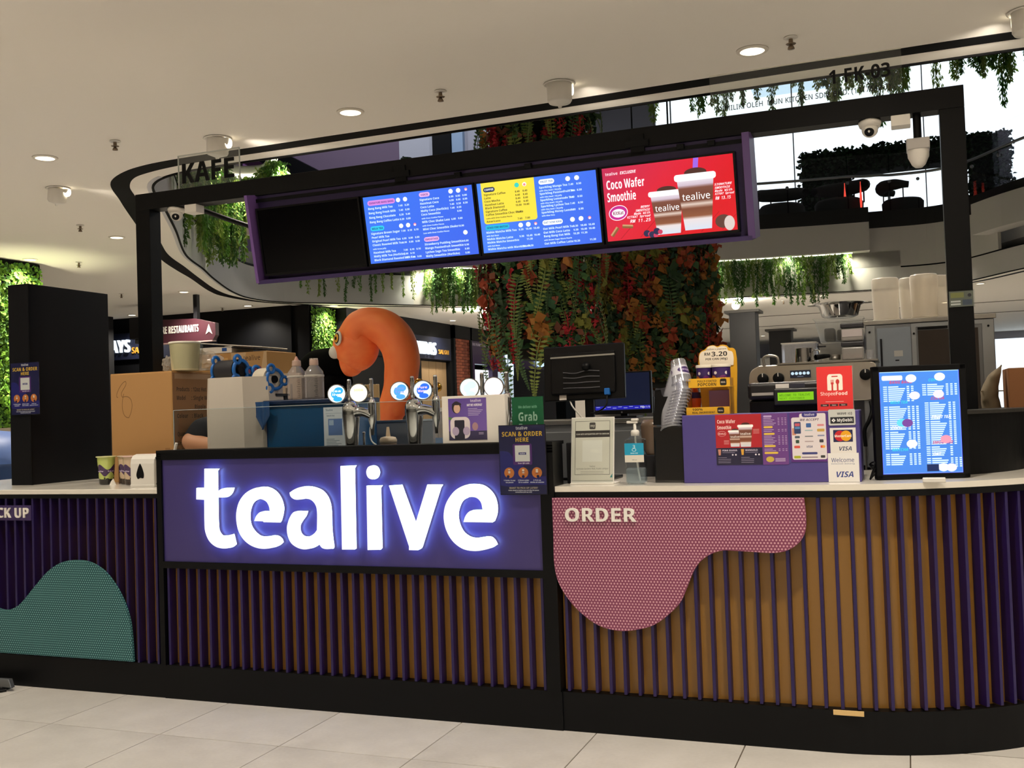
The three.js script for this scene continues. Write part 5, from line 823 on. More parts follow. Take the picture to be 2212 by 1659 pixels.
// ---------- signs on the shelf ----------
{
  const hire = canvasTex(288, 288, (x, w, h) => {
    const g = x.createLinearGradient(0, 0, w, h); g.addColorStop(0, '#5d4699'); g.addColorStop(1, '#7e62b4'); x.fillStyle = g; x.fillRect(0, 0, w, h); x.fillStyle = '#3a3458'; x.fillRect(0, 226, w, 62); x.fillStyle = '#4e7a52'; x.beginPath(); x.ellipse(20, 140, 30, 10, 0.3, 0, 7); x.fill();
    disc(x, 62, 62, 34, '#241d24', 42); disc(x, 66, 70, 25, '#dcb59c', 32); x.fillStyle = '#2c2433'; x.beginPath(); x.ellipse(64, 46, 36, 22, 0, Math.PI, 0); x.fill(); x.fillStyle = '#e3d9dc'; x.beginPath(); x.roundRect(12, 128, 150, 150, 40); x.fill(); x.fillStyle = '#262536'; x.beginPath(); x.roundRect(44, 150, 76, 138, 8); x.fill(); disc(x, 52, 226, 26, '#b9a8c6', 30); disc(x, 134, 226, 26, '#b9a8c6', 30); disc(x, 200, 196, 22, '#b08a92', 28);
    txt(x, 'tealive', 168, 28, 28, '#f2ecf6', { bold: false }); txt(x, "WE'RE HIRING!", 140, 56, 22, '#ffffff', { italic: true, w: 116 }); for (let i = 0; i < 5; i++) { x.fillStyle = '#d8cde6'; x.fillRect(150, 72 + i * 11, 70 + (i * 41) % 52, 3); } for (let i = 0; i < 2; i++) x.fillRect(226, 238 + i * 9, 36, 3);
  });
  const t = thing('poster_box', 'white box front with a purple hiring poster, right end of the sign shelf', 'box', [-0.32, 1.197, -0.035]);
  part('carton_body', bx(-0.15, 0.148, 0, 0.207, -0.04, 0, 0.003), M.paper, t); print('poster', 0.18, 0.182, hire, t, [-0.028, 0.105, 0.0008]);
  const gt = canvasTex(200, 220, (x, w, h) => { x.fillStyle = '#0d6a41'; x.fillRect(0, 0, w, h); txt(x, 'We deliver with', 100, 58, 20, '#8fc4a6', { align: 'center', w: 120 }); txt(x, 'Grab', 100, 124, 62, '#b9dcc6', { align: 'center', w: 126 }); txt(x, 'Food', 100, 182, 62, '#b9dcc6', { align: 'center', w: 126, bold: false }); });
  const g = thing('grab_food_sign', 'green delivery sign standing in clear acrylic behind the SCAN & ORDER sheet', 'sign', [-0.067, 1.197, -0.03]);
  print('sheet', 0.142, 0.182, gt, g, [0, 0.1, 0]); part('holder', bx(-0.074, 0.075, 0.004, 0.2, 0.001, 0.004, 0.001), M.acrylic, g); part('foot', bx(-0.074, 0.075, 0, 0.004, -0.03, 0.02), M.acrylic, g);
}
// ---------- order counter ----------
{
  const qt = canvasTex(384, 560, (x, w, h) => {
    x.fillStyle = '#e9e4d6'; x.fillRect(0, 0, w, h); x.strokeStyle = '#2a2824'; x.lineWidth = 3; x.strokeRect(26, 22, 332, 486); x.fillStyle = '#4a4644'; x.beginPath(); x.roundRect(162, 34, 58, 62, 10); x.fill(); txt(x, 'my', 191, 74, 30, '#e9e4d6', { align: 'center' });
    x.fillStyle = '#37302f'; x.fillRect(26, 108, 332, 62); txt(x, 'SCAN WITH MYSEJAHTERA APP TO CHECK-IN', 192, 146, 18, '#f0ece0', { align: 'center', w: 316 }); x.fillStyle = '#f4f1e8'; x.fillRect(96, 196, 190, 196);
    txt(x, 'Tealive', 192, 440, 18, '#77726a', { align: 'center', bold: false }); txt(x, 'Gamuda Gardens Mall, Kuala Lumpur', 192, 462, 20, '#77726a', { align: 'center', w: 310, bold: false }); for (const y of [480, 494]) { x.fillStyle = '#9a948a'; x.fillRect(80, y, 220, 3); } x.fillStyle = '#3f8f8f'; x.beginPath(); x.moveTo(384, 500); x.lineTo(384, 536); x.lineTo(360, 536); x.fill();
  });
  const t = thing('checkin_stand', 'white check-in sheet with a black title bar in a slanted stand, left of the sanitizer', 'stand', [0.185, 1.01, -0.1]); 
  const q = new THREE.Group(); q.name = 'stand_panel'; q.rotation.x = -0.16; t.add(q); part('panel', bx(-0.095, 0.095, 0.004, 0.286, -0.006, -0.001, 0.002), M.paper, q); print('sheet', 0.176, 0.262, qt, q, [0, 0.148, 0]); part('sleeve', bx(-0.092, 0.092, 0.008, 0.284, 0.0012, 0.003, 0.001), M.acrylic, q);
  part('back_leg', bx(-0.05, 0.05, 0, 0.2, -0.004, 0, 0.001), M.paper, t, [0, 0, -0.1]).rotation.x = 0.22; part('foot', bx(-0.095, 0.095, 0, 0.006, -0.1, 0.01, 0.002), M.paper, t);
  const b = thing('sanitizer_bottle', 'clear pump sanitizer bottle with a turquoise label, right of the check-in stand', 'bottle', [0.385, 1.01, -0.075]);
  part('bottle_body', [bx(-0.042, 0.042, 0.002, 0.19, -0.026, 0.026, 0.012)], phys(0xf2f6f8, 0.05, { transmission: 1, thickness: 0, ior: 1.4 }), b); part('shoulder', lathe([[0.03, 0.188], [0.02, 0.2], [0.014, 0.204]], 24), phys(0xf2f6f8, 0.05, { transmission: 1, thickness: 0, ior: 1.4 }), b);
  part('liquid', bx(-0.039, 0.039, 0.006, 0.07, -0.023, 0.023, 0.01), phys(0xe6eef2, 0.05, { transmission: 0.9, thickness: 0 }), b);
  const lt = canvasTex(128, 160, (x) => { x.fillStyle = '#1c9cc4'; x.fillRect(0, 0, 128, 100); x.fillStyle = '#dcd8cc'; x.fillRect(0, 100, 128, 60); txt(x, '3', 64, 42, 36, '#e9f6fa', { align: 'center', bold: false }); x.strokeStyle = '#e9f6fa'; x.lineWidth = 3; x.beginPath(); x.arc(64, 56, 13, 0, 7); x.stroke(); txt(x, 'HAND RUB', 64, 88, 10, '#e9f6fa', { align: 'center' }); txt(x, '500 ml', 64, 144, 10, '#8a8a84', { align: 'center' }); });
  print('label', 0.08, 0.078, lt, b, [0, 0.132, 0.0272]);
  part('pump_collar', lathe([[0, 0.2], [0.017, 0.2], [0.018, 0.216], [0.014, 0.224], [0.006, 0.226], [0.006, 0.25], [0, 0.25]], 24), M.white, b); part('pump_head', [bx(-0.034, 0.012, 0.252, 0.262, -0.007, 0.007, 0.003), bx(-0.014, 0.016, 0.262, 0.272, -0.01, 0.01, 0.004), cyl(0.004, 0.004, 0.03, 8).translate(0, 0.245, 0)], M.white, b); part('dip_tube', tube([[0, 0.2, 0], [0.004, 0.1, 0], [0.016, 0.015, 0.006]], 0.004), M.white, b);
  // black cup dispenser with a leaning stack of clear cups
  const d = thing('cup_dispenser', 'tall glossy black dispenser that holds a leaning stack of clear cups', 'dispenser', [0.505, 1.01, -0.19]);
  const bm = phys(0x07080c, 0.12, { clearcoat: 1 }); part('case', bx(-0.062, 0.062, 0, 0.235, -0.12, 0.035, 0.004), bm, d);
  const hold = new THREE.Group(); hold.name = 'upper_holder'; hold.position.set(0, 0.235, -0.04); hold.rotation.x = -0.08; d.add(hold);
  part('holder_front', extrude([[-0.06, 0], [0.062, 0], [0.062, 0.152], [0.038, 0.152], [0.034, 0.128], [0.024, 0.118], [-0.016, 0.118], [-0.024, 0.128], [-0.028, 0.148], [-0.052, 0.146]].map((p) => new THREE.Vector2(...p)), 0.004), M.plastic, hold, [0, 0, 0.068]); part('holder_side', [bx(-0.062, -0.058, 0, 0.12, -0.06, 0.07), bx(0.058, 0.062, 0, 0.14, -0.06, 0.07)], M.plastic, hold);
  const cup = lathe([[0.03, 0.0], [0.031, 0.002], [0.044, 0.105], [0.047, 0.106], [0.047, 0.112], [0.043, 0.112]], 36), cm = phys(0xdedfe6, 0.14, { transmission: 0.75, thickness: 0 });
  const print2 = canvasTex(256, 64, (x) => { x.fillStyle = '#c8c8d2'; x.fillRect(0, 0, 256, 64); x.fillStyle = '#3a2560'; for (const k of [10, 140]) { x.beginPath(); x.ellipse(k + 46, 30, 50, 22, 0, 0, 7); x.fill(); txt(x, 'tealive', k + 46, 36, 18, '#c9b9e0', { align: 'center' }); } });
  for (let i = 0; i < 14; i++) { const c = thing('clear_cup', i === 13 ? 'topmost clear cup of the leaning stack in the black dispenser, with a purple print' : `clear plastic cup, ${['14th', '13th', '12th', '11th', '10th', 'ninth', 'eighth', 'seventh', 'sixth', 'fifth', 'fourth', 'third', 'second'][i]} from the top of the leaning stack`, 'cup', [0.497 + 0.0035 * i, 1.335 + i * 0.0125, -0.2 - 0.0022 * i], 0, 'nested cups in the black dispenser'); c.rotation.set(Math.PI - 0.17, 0.6, -0.24); part('cup_body', cup, cm, c); if (i === 13) { c.position.y += 0.02; part('printed_band', lathe([[0.0345, 0.03], [0.0405, 0.075]], 36), phys(0xffffff, 0.3, { map: print2 }), c); } }
  // small dark box beside the sign's end
  const s = thing('sign_end_box', 'small dark grey box beside the right end of the glowing sign', 'box', [0.0, 0, 0]); part('body', bx(0.056, 0.1, 1.01, 1.185, -0.3, -0.16, 0.004), M.darkGrey, s);
}
// monitors
{
  const t = thing('monitor', 'large black monitor seen from behind with cables on a short pole', 'monitor', [0.08, 1.01, -0.38], 0);
  part('pole', bx(0.0, 0.04, 0, 0.42, -0.03, 0.0, 0.006), M.plastic, t); part('foot', bx(-0.1, 0.13, 0, 0.014, -0.14, 0.05, 0.005), M.plastic, t);
  const p = new THREE.Group(); p.name = 'screen_unit'; p.position.set(0.0, 0.485, 0); p.rotation.set(-0.12, 0.03, 0.022); t.add(p);
  part('rear_shell', [bx(-0.188, 0.188, -0.125, 0.125, -0.03, 0.0, 0.006), bx(-0.15, 0.15, -0.1, 0.09, 0, 0.018, 0.008)], M.plastic, p); part('vent_strip', bx(-0.15, 0.15, 0.066, 0.074, 0.012, 0.0225, 0.002), mat(0x8a877f, 0.4), p); part('hinge', new THREE.SphereGeometry(0.02, 16, 12).translate(0.02, 0.02, 0.03), M.black, p);
  for (let i = 0; i < 4; i++) part('cable', tube([[-0.09, 0.0 - i * 0.024, 0.022], [-0.03, -0.008 - i * 0.022, 0.03], [0.02, 0.002 - i * 0.026, 0.028], [0.08, -0.002 - i * 0.024, 0.022]], 0.0022, 20, 6), mat(0x55555a, 0.3), p);
  part('plug', bx(0.1, 0.125, -0.112, -0.082, 0.005, 0.03, 0.004), M.blue, p); part('sticker', bx(-0.115, -0.082, -0.122, -0.09, 0.0, 0.0025), mat(0xcfc7be, 0.6), p); part('video_cable', tube([[0.112, -0.112, 0.02], [0.108, -0.16, 0.03], [0.07, -0.185, 0.02], [0.03, -0.19, 0]], 0.004), M.black, p);
  part('loose_cable', tube([[-0.07, 0.36, 0], [-0.05, 0.33, 0.02], [-0.02, 0.29, 0.01], [0.0, 0.26, 0]], 0.0035), M.white, t);
  const mt = canvasTex(320, 200, (x, w, h) => { x.fillStyle = '#1a2038'; x.fillRect(0, 0, w, h); x.fillStyle = '#2c2cc8'; x.fillRect(0, 176, w, 20); for (let i = 0; i < 9; i++) { x.fillStyle = '#c8d0ff'; x.fillRect(6 + i * 32, 180 + (i % 2) * 6, 22, 3); } txt(x, 'Page 1 / 5', 262, 190, 12, '#ffffff'); });
  const u = thing('monitor', 'dark desktop monitor facing out with a blue bar on its screen, behind the large one', 'monitor', [0.1, 1.278, -0.95]);
  part('case', bx(-0.145, 0.155, 0.02, 0.232, -0.03, 0, 0.004), M.plastic, u); part('display', new THREE.PlaneGeometry(0.284, 0.186).translate(0.005, 0.132, 0.0005), screenMat(mt, 0.7), u); part('stand', bx(-0.015, 0.02, 0, 0.1, -0.06, -0.03, 0.004), M.plastic, u); part('foot', bx(-0.08, 0.08, 0, 0.01, -0.12, 0.02, 0.004), M.plastic, u); part('logo_dot', cyl(0.004, 0.004, 0.001, 14).rotateX(Math.PI / 2).translate(0, 0.029, 0.0005), M.steel, u);
  const w = thing('paper_box', 'white carton half hidden behind the large black monitor', 'box', [-0.02, 1.278, -1.0]); part('body', bx(-0.14, 0.1, 0, 0.14, -0.1, 0, 0.004), M.paper, w); part('lid', bx(-0.143, 0.103, 0.12, 0.143, -0.103, 0.003, 0.003), M.paper, w);
  const g = thing('coffee_grinder', 'grey-brown grinder hopper behind the sanitizer bottle', 'grinder', [0.34, 0.98, -0.58]); part('base', bx(-0.06, 0.06, 0, 0.13, -0.08, 0.04, 0.008), M.darkGrey, g); part('hopper', lathe([[0.03, 0.13], [0.05, 0.16], [0.055, 0.26], [0.045, 0.29], [0, 0.292]], 28), phys(0x8a7462, 0.25, { transmission: 0.4, thickness: 0 }), g);
  const pt = thing('steel_pot', 'brushed steel pot with a domed lid behind the sanitizer bottle', 'pot', [0.47, 0.98, -0.52]); part('pot_body', lathe([[0, 0], [0.05, 0], [0.052, 0.01], [0.052, 0.2], [0.055, 0.206]], 32), M.steel, pt); part('lid', lathe([[0.055, 0.206], [0.04, 0.222], [0.012, 0.232], [0.012, 0.25], [0, 0.252]], 28), M.chrome, pt); part('handle', tube([[-0.05, 0.17, 0.01], [-0.09, 0.16, 0.02], [-0.09, 0.08, 0.02], [-0.05, 0.06, 0.01]], 0.008), M.black, pt);
  const sh = thing('under_shelf', 'inner shelf behind the order counter edge', 'shelf', [0, 0, 0]); part('board', bx(0.06, 0.62, 0.955, 0.98, -0.75, -0.45), M.dullSteel, sh); part('bracket', bx(0.08, 0.6, 0.0, 0.955, -0.74, -0.7), M.blackMatt, sh);
}
// purple display box with stickers
{
  const t = thing('display_box', 'long purple box with menus and payment stickers on the order counter', 'box', [0, 1.01, 0]);
  part('carton_body', bx(0.572, 1.262, 0, 0.278, -0.38, -0.12, 0.004), mat(0x4a3f86, 0.5), t);
  const pt = canvasTex(320, 360, (x, w, h) => {
    x.fillStyle = '#b01f2a'; x.fillRect(0, 0, w, 238); x.fillStyle = '#1f1c3a'; x.fillRect(0, 238, w, h); txt(x, 'Coco Wafer', 12, 62, 36, '#f2dcd8', { w: 128 }); txt(x, 'Smoothie', 12, 104, 36, '#f2dcd8', { w: 100 }); x.strokeStyle = '#f0d0d0'; x.lineWidth = 2; x.beginPath(); x.ellipse(44, 136, 28, 18, 0, 0, 7); x.stroke(); txt(x, 'KitKat', 44, 142, 16, '#f0d0d0', { align: 'center' });
    cupArt(x, 134, 118, 84, 112); cupArt(x, 208, 82, 98, 150); x.fillStyle = '#d8a0a0'; for (let i = 0; i < 4; i++) { x.fillRect(262, 108 + i * 9, 42, 3); x.fillRect(56, 184 + i * 8, 36, 3); }
    for (const [a, n] of [[42, 'PINK GUAVA'], [202, 'MANGOLD']]) { x.fillStyle = a > 100 ? '#d8a23c' : '#c88a72'; x.beginPath(); x.moveTo(a - 30, 248); x.lineTo(a - 8, 248); x.lineTo(a - 12, 290); x.lineTo(a - 26, 290); x.fill(); txt(x, n, a, 262, 16, '#dcd4e4', { w: a > 100 ? 86 : 104 }); x.fillStyle = '#9a92a8'; x.fillRect(a, 270, 88, 3); for (let i = 0; i < 4; i++) x.fillRect(a - 30, 306 + i * 12, 60 + (i * 29) % 30, 3); disc(x, a + 72, 288, 6, '#e6e0ea'); disc(x, a + 94, 288, 6, '#e6e0ea'); }
  });
  print('menu_poster', 0.183, 0.203, pt, t, [0.8, 0.174, -0.119]);
  const m2 = canvasTex(180, 360, (x, w, h) => { x.fillStyle = '#6a3d86'; x.fillRect(0, 0, w, h); for (const [y, l, c] of [[12, 60, '#b9a0d0'], [88, 64, '#e2c04a'], [136, 76, '#e2c04a'], [222, 80, '#e2c04a'], [270, 96, '#e2c04a']]) { pill(x, 12, y, l, 14, c); } for (let i = 0; i < 26; i++) { const y = 32 + i * 11.4; if ((y > 84 && y < 104) || (y > 130 && y < 152) || (y > 216 && y < 238) || y > 262) continue; x.fillStyle = '#d8c6e4'; x.fillRect(12, y, 54 + (i * 23) % 36, 3); for (const k of [112, 138, 160]) x.fillRect(k, y, 12, 3); } disc(x, 50, 322, 28, '#c9b24a', 20); for (let i = 0; i < 3; i++) { x.fillStyle = '#e8d8ee'; x.fillRect(86, 316 + i * 9, 70, 3); } });
  print('price_list', 0.1, 0.203, m2, t, [0.943, 0.173, -0.119]);
  const ac = canvasTex(256, 350, (x, w, h) => {
    x.fillStyle = '#5a2a7c'; x.fillRect(0, 0, w, h); x.fillStyle = '#ded6da'; x.beginPath(); x.roundRect(10, 34, 236, 300, 14); x.fill(); x.beginPath(); x.roundRect(66, 8, 180, 200, 12); x.fill(); x.fillStyle = '#35307c'; x.beginPath(); x.roundRect(84, 0, 104, 34, 16); x.fill(); txt(x, 'tealive', 136, 24, 24, '#f0ecf4', { align: 'center', bold: false }); txt(x, 'WE ACCEPT', 132, 60, 22, '#4a3a50', { align: 'center', italic: true, w: 130 });
    x.fillStyle = '#c98a72'; x.fillRect(14, 110, 26, 50); x.fillStyle = '#2c3f6a'; x.beginPath(); x.roundRect(28, 66, 46, 84, 6); x.fill(); x.fillStyle = '#c85a6a'; x.fillRect(34, 76, 34, 20); x.fillStyle = '#5a8ac0'; x.fillRect(34, 100, 34, 16);
    const logos = [[128, 92, '#3a62a0', 34, 30], [210, 92, '#d88a90', 46, 14], [128, 128, '#9ab8c0', 54, 8], [210, 128, '#c8a04a', 50, 20], [48, 174, '#4a5a6a', 34, 16], [128, 170, '#7a8088', 56, 8], [210, 166, '#8a90b0', 48, 10], [48, 206, '#2e4a3c', 24, 24], [128, 206, '#b0a0a4', 60, 8], [212, 204, '#3a3a44', 28, 22], [44, 244, '#d8544a', 40, 18], [214, 244, '#d8543a', 20, 18], [44, 316, '#a8b02c', 46, 18], [128, 318, '#8a7a84', 110, 8], [218, 314, '#3a3a3a', 30, 18]];
    for (const [a, b, c, ww, hh] of logos) { x.fillStyle = c; x.beginPath(); x.roundRect(a - ww / 2, b - hh / 2, ww, hh, 5); x.fill(); } disc(x, 226, 244, 10, '#e8a03a'); txt(x, 'VISA', 128, 250, 20, '#3a4468', { align: 'center', italic: true }); pill(x, 76, 282, 106, 16, '#3a3f7c');
  });
  print('payment_sheet', 0.142, 0.194, ac, t, [1.073, 0.178, -0.1185]);
  const wv = canvasTex(200, 124, (x, w, h) => { x.fillStyle = '#c4c6c2'; x.beginPath(); x.roundRect(0, 0, w, h, 12); x.fill(); txt(x, 'wave', 66, 42, 30, '#3a3c3e', { w: 70 }); x.strokeStyle = '#3a3c3e'; x.lineWidth = 4; for (let i = 0; i < 3; i++) { x.beginPath(); x.arc(140 + i * 9, 34, 10 + i * 3, -0.8, 0.8); x.stroke(); } x.fillStyle = '#1d1f26'; x.fillRect(14, 60, 174, 50); txt(x, 'MyDebit', 62, 96, 34, '#f0f0f0', { w: 118 }); x.fillStyle = '#f0f0f0'; x.save(); x.translate(38, 85); x.rotate(0.785); x.fillRect(-11, -11, 22, 22); x.restore(); x.fillStyle = '#1d1f26'; x.beginPath(); x.moveTo(40, 76); x.lineTo(34, 86); x.lineTo(38, 86); x.lineTo(36, 95); x.lineTo(43, 84); x.lineTo(39, 84); x.fill(); });
  print('wave_sticker', 0.1, 0.062, wv, t, [1.199, 0.252, -0.1185]);
  const mc = canvasTex(200, 204, (x, w, h) => { x.fillStyle = '#e2deda'; x.fillRect(0, 0, w, h); x.fillStyle = '#1e2250'; x.fillRect(26, 16, 150, 96); disc(x, 78, 64, 42, '#c8202c'); disc(x, 124, 64, 42, '#eaa81c'); txt(x, 'MasterCard', 101, 74, 26, '#f8f0e6', { align: 'center', w: 134 }); txt(x, 'VISA', 112, 180, 44, '#3b4660', { align: 'center', italic: true, w: 104 }); });
  print('card_sticker', 0.096, 0.1, mc, t, [1.2, 0.161, -0.1185]);
  const vs = canvasTex(220, 216, (x, w, h) => { x.fillStyle = '#e4e2e0'; x.fillRect(0, 0, w, h); txt(x, 'Welcome', 24, 68, 44, '#3c4a78', { w: 164, bold: false }); txt(x, 'Selamat datang', 22, 84, 10, '#8a90a8', { w: 168 }); txt(x, 'VISA', 112, 180, 58, '#2a3a86', { align: 'center', italic: true, w: 130 }); });
  print('welcome_sticker', 0.115, 0.112, vs, t, [1.198, 0.057, -0.118]);
}
// popcorn rack with cans
{
  const t = thing('popcorn_rack', 'yellow card popcorn rack with a cloud-shaped price top, on the left of the purple box', 'rack', [0, 1.288, 0]);
  const yel = mat(0xd9a21e, 0.5), amber = phys(0xc08a2a, 0.25, { transmission: 0.35, thickness: 0 });
  part('back_panel', extrude(outline('625,0c 770,0c 775,262 764,276 748,278 738,288 716,292 700,286 682,292 660,288 646,276 630,268 620,254'), 0.004), yel, t, [0, 0, -0.3]);
  const pt = canvasTex(256, 150, (x, w, h) => { x.fillStyle = '#eadfcd'; x.fillRect(0, 0, w, h); txt(x, 'tealive x popcorn', 128, 34, 18, '#8a8078', { align: 'center', w: 150 }); txt(x, 'RM', 40, 72, 28, '#1d1a18', { w: 46 }); txt(x, '3.20', 92, 80, 46, '#1d1a18', { w: 116 }); txt(x, 'PER CAN (40g)', 128, 106, 21, '#1d1a18', { align: 'center', w: 160 }); });
  const cloud = extrude(outline('-70,-45c 70,-45c 72,-10 66,12 50,18 44,32 22,38 6,32 -8,40 -34,36 -44,22 -62,16 -72,0'), 0.002), uvs = cloud.attributes.uv; for (let i = 0; i < uvs.count; i++) uvs.setXY(i, (uvs.getX(i) + 0.075) / 0.15, (uvs.getY(i) + 0.046) / 0.088);
  part('price_cloud', cloud, new THREE.MeshStandardMaterial({ map: pt, roughness: 0.5 }), t, [0.694, 0.249, -0.294]);
  part('lower_tray', [bx(0.585, 0.762, 0, 0.004, -0.28, -0.16), bx(0.585, 0.762, 0.0, 0.03, -0.164, -0.16)], yel, t); for (const x of [0.585, 0.76]) part('side_wall', bx(x, x + 0.003, 0.004, 0.15, -0.28, -0.18), amber, t);
  part('upper_tray', [bx(0.594, 0.765, 0.112, 0.116, -0.29, -0.18), bx(0.594, 0.765, 0.112, 0.15, -0.18, -0.176)], yel, t); part('inner_print', bx(0.66, 0.755, 0.01, 0.1, -0.278, -0.275), mat(0x8a6a9a, 0.6), t);
  const strip1 = canvasTex(256, 56, (x, w, h) => { x.fillStyle = '#e0aa24'; x.fillRect(0, 0, w, h); txt(x, 'FULLY-COATED', 56, 24, 18, '#1d1a10', { w: 120 }); txt(x, 'POPCORN', 56, 48, 26, '#1d1a10', { w: 118 }); x.fillStyle = '#1d1a18'; x.beginPath(); x.roundRect(196, 6, 40, 42, 10); x.fill(); txt(x, 'REAL', 216, 32, 12, '#e8d8c0', { align: 'center' }); });
  print('front_strip', 0.17, 0.037, strip1, t, [0.6795, 0.131, -0.1752]);
  const strip2 = canvasTex(256, 50, (x, w, h) => { x.fillStyle = '#e0aa24'; x.fillRect(0, 0, w, h); txt(x, '100%', 34, 22, 22, '#1d1a10', { w: 64 }); txt(x, 'REAL INGREDIENT', 34, 42, 18, '#1d1a10', { w: 136 }); x.fillStyle = '#1d1a18'; x.beginPath(); x.roundRect(184, 4, 40, 40, 10); x.fill(); txt(x, 'REAL', 204, 30, 12, '#e8d8c0', { align: 'center' }); });
  print('front_strip', 0.177, 0.031, strip2, t, [0.6735, 0.0155, -0.1592]);
  const canT = canvasTex(256, 96, (x, w, h) => { x.fillStyle = '#3a1f62'; x.fillRect(0, 0, w, h); for (let i = 0; i < 5; i++) { disc(x, 30 + i * 52, 62, 20, i % 2 ? '#e08a24' : '#7a2a7a'); disc(x, 46 + i * 52, 30, 8, '#f0e8e0'); } x.fillStyle = '#8a2a5a'; x.fillRect(0, 84, w, 12); txt(x, 'POPCORN', 64, 66, 16, '#fff0d0'); txt(x, 'POPCORN', 190, 66, 16, '#fff0d0'); });
  for (const [x, z, l, r] of [[0.652, -0.235, 'left popcorn can with a white lid on the upper rack tray', 0.034], [0.724, -0.22, 'right purple popcorn can with a white lid on the upper rack tray', 0.038]]) { const c = thing('popcorn_can', l, 'can', [x, 1.404, z], 0.8); part('can_body', lathe([[0, 0], [r, 0], [r, 0.078], [r * 1.02, 0.08]], 32), phys(0xffffff, 0.35, { map: canT }), c); part('lid', lathe([[r * 1.02, 0.079], [r * 1.06, 0.079], [r * 1.06, 0.089], [r, 0.091], [0, 0.089]], 32), mat(0xe4dccb, 0.4), c); }
  const sn = thing('snack_bag', 'orange and purple snack bag squeezed between the cup stack and the popcorn rack', 'bag', [0.59, 1.288, -0.3]); part('bag_body', limb([[0, 0.0, 0], [0, 0.06, 0], [0, 0.14, 0]], [0.025, 0.032, 0.012], 14, 16), mat(0xd4542a, 0.35), sn); part('stripe', limb([[0.001, 0.07, 0.001], [0.001, 0.095, 0.001]], [0.0325, 0.029], 6, 16), mat(0x2c1a5c, 0.35), sn);
}
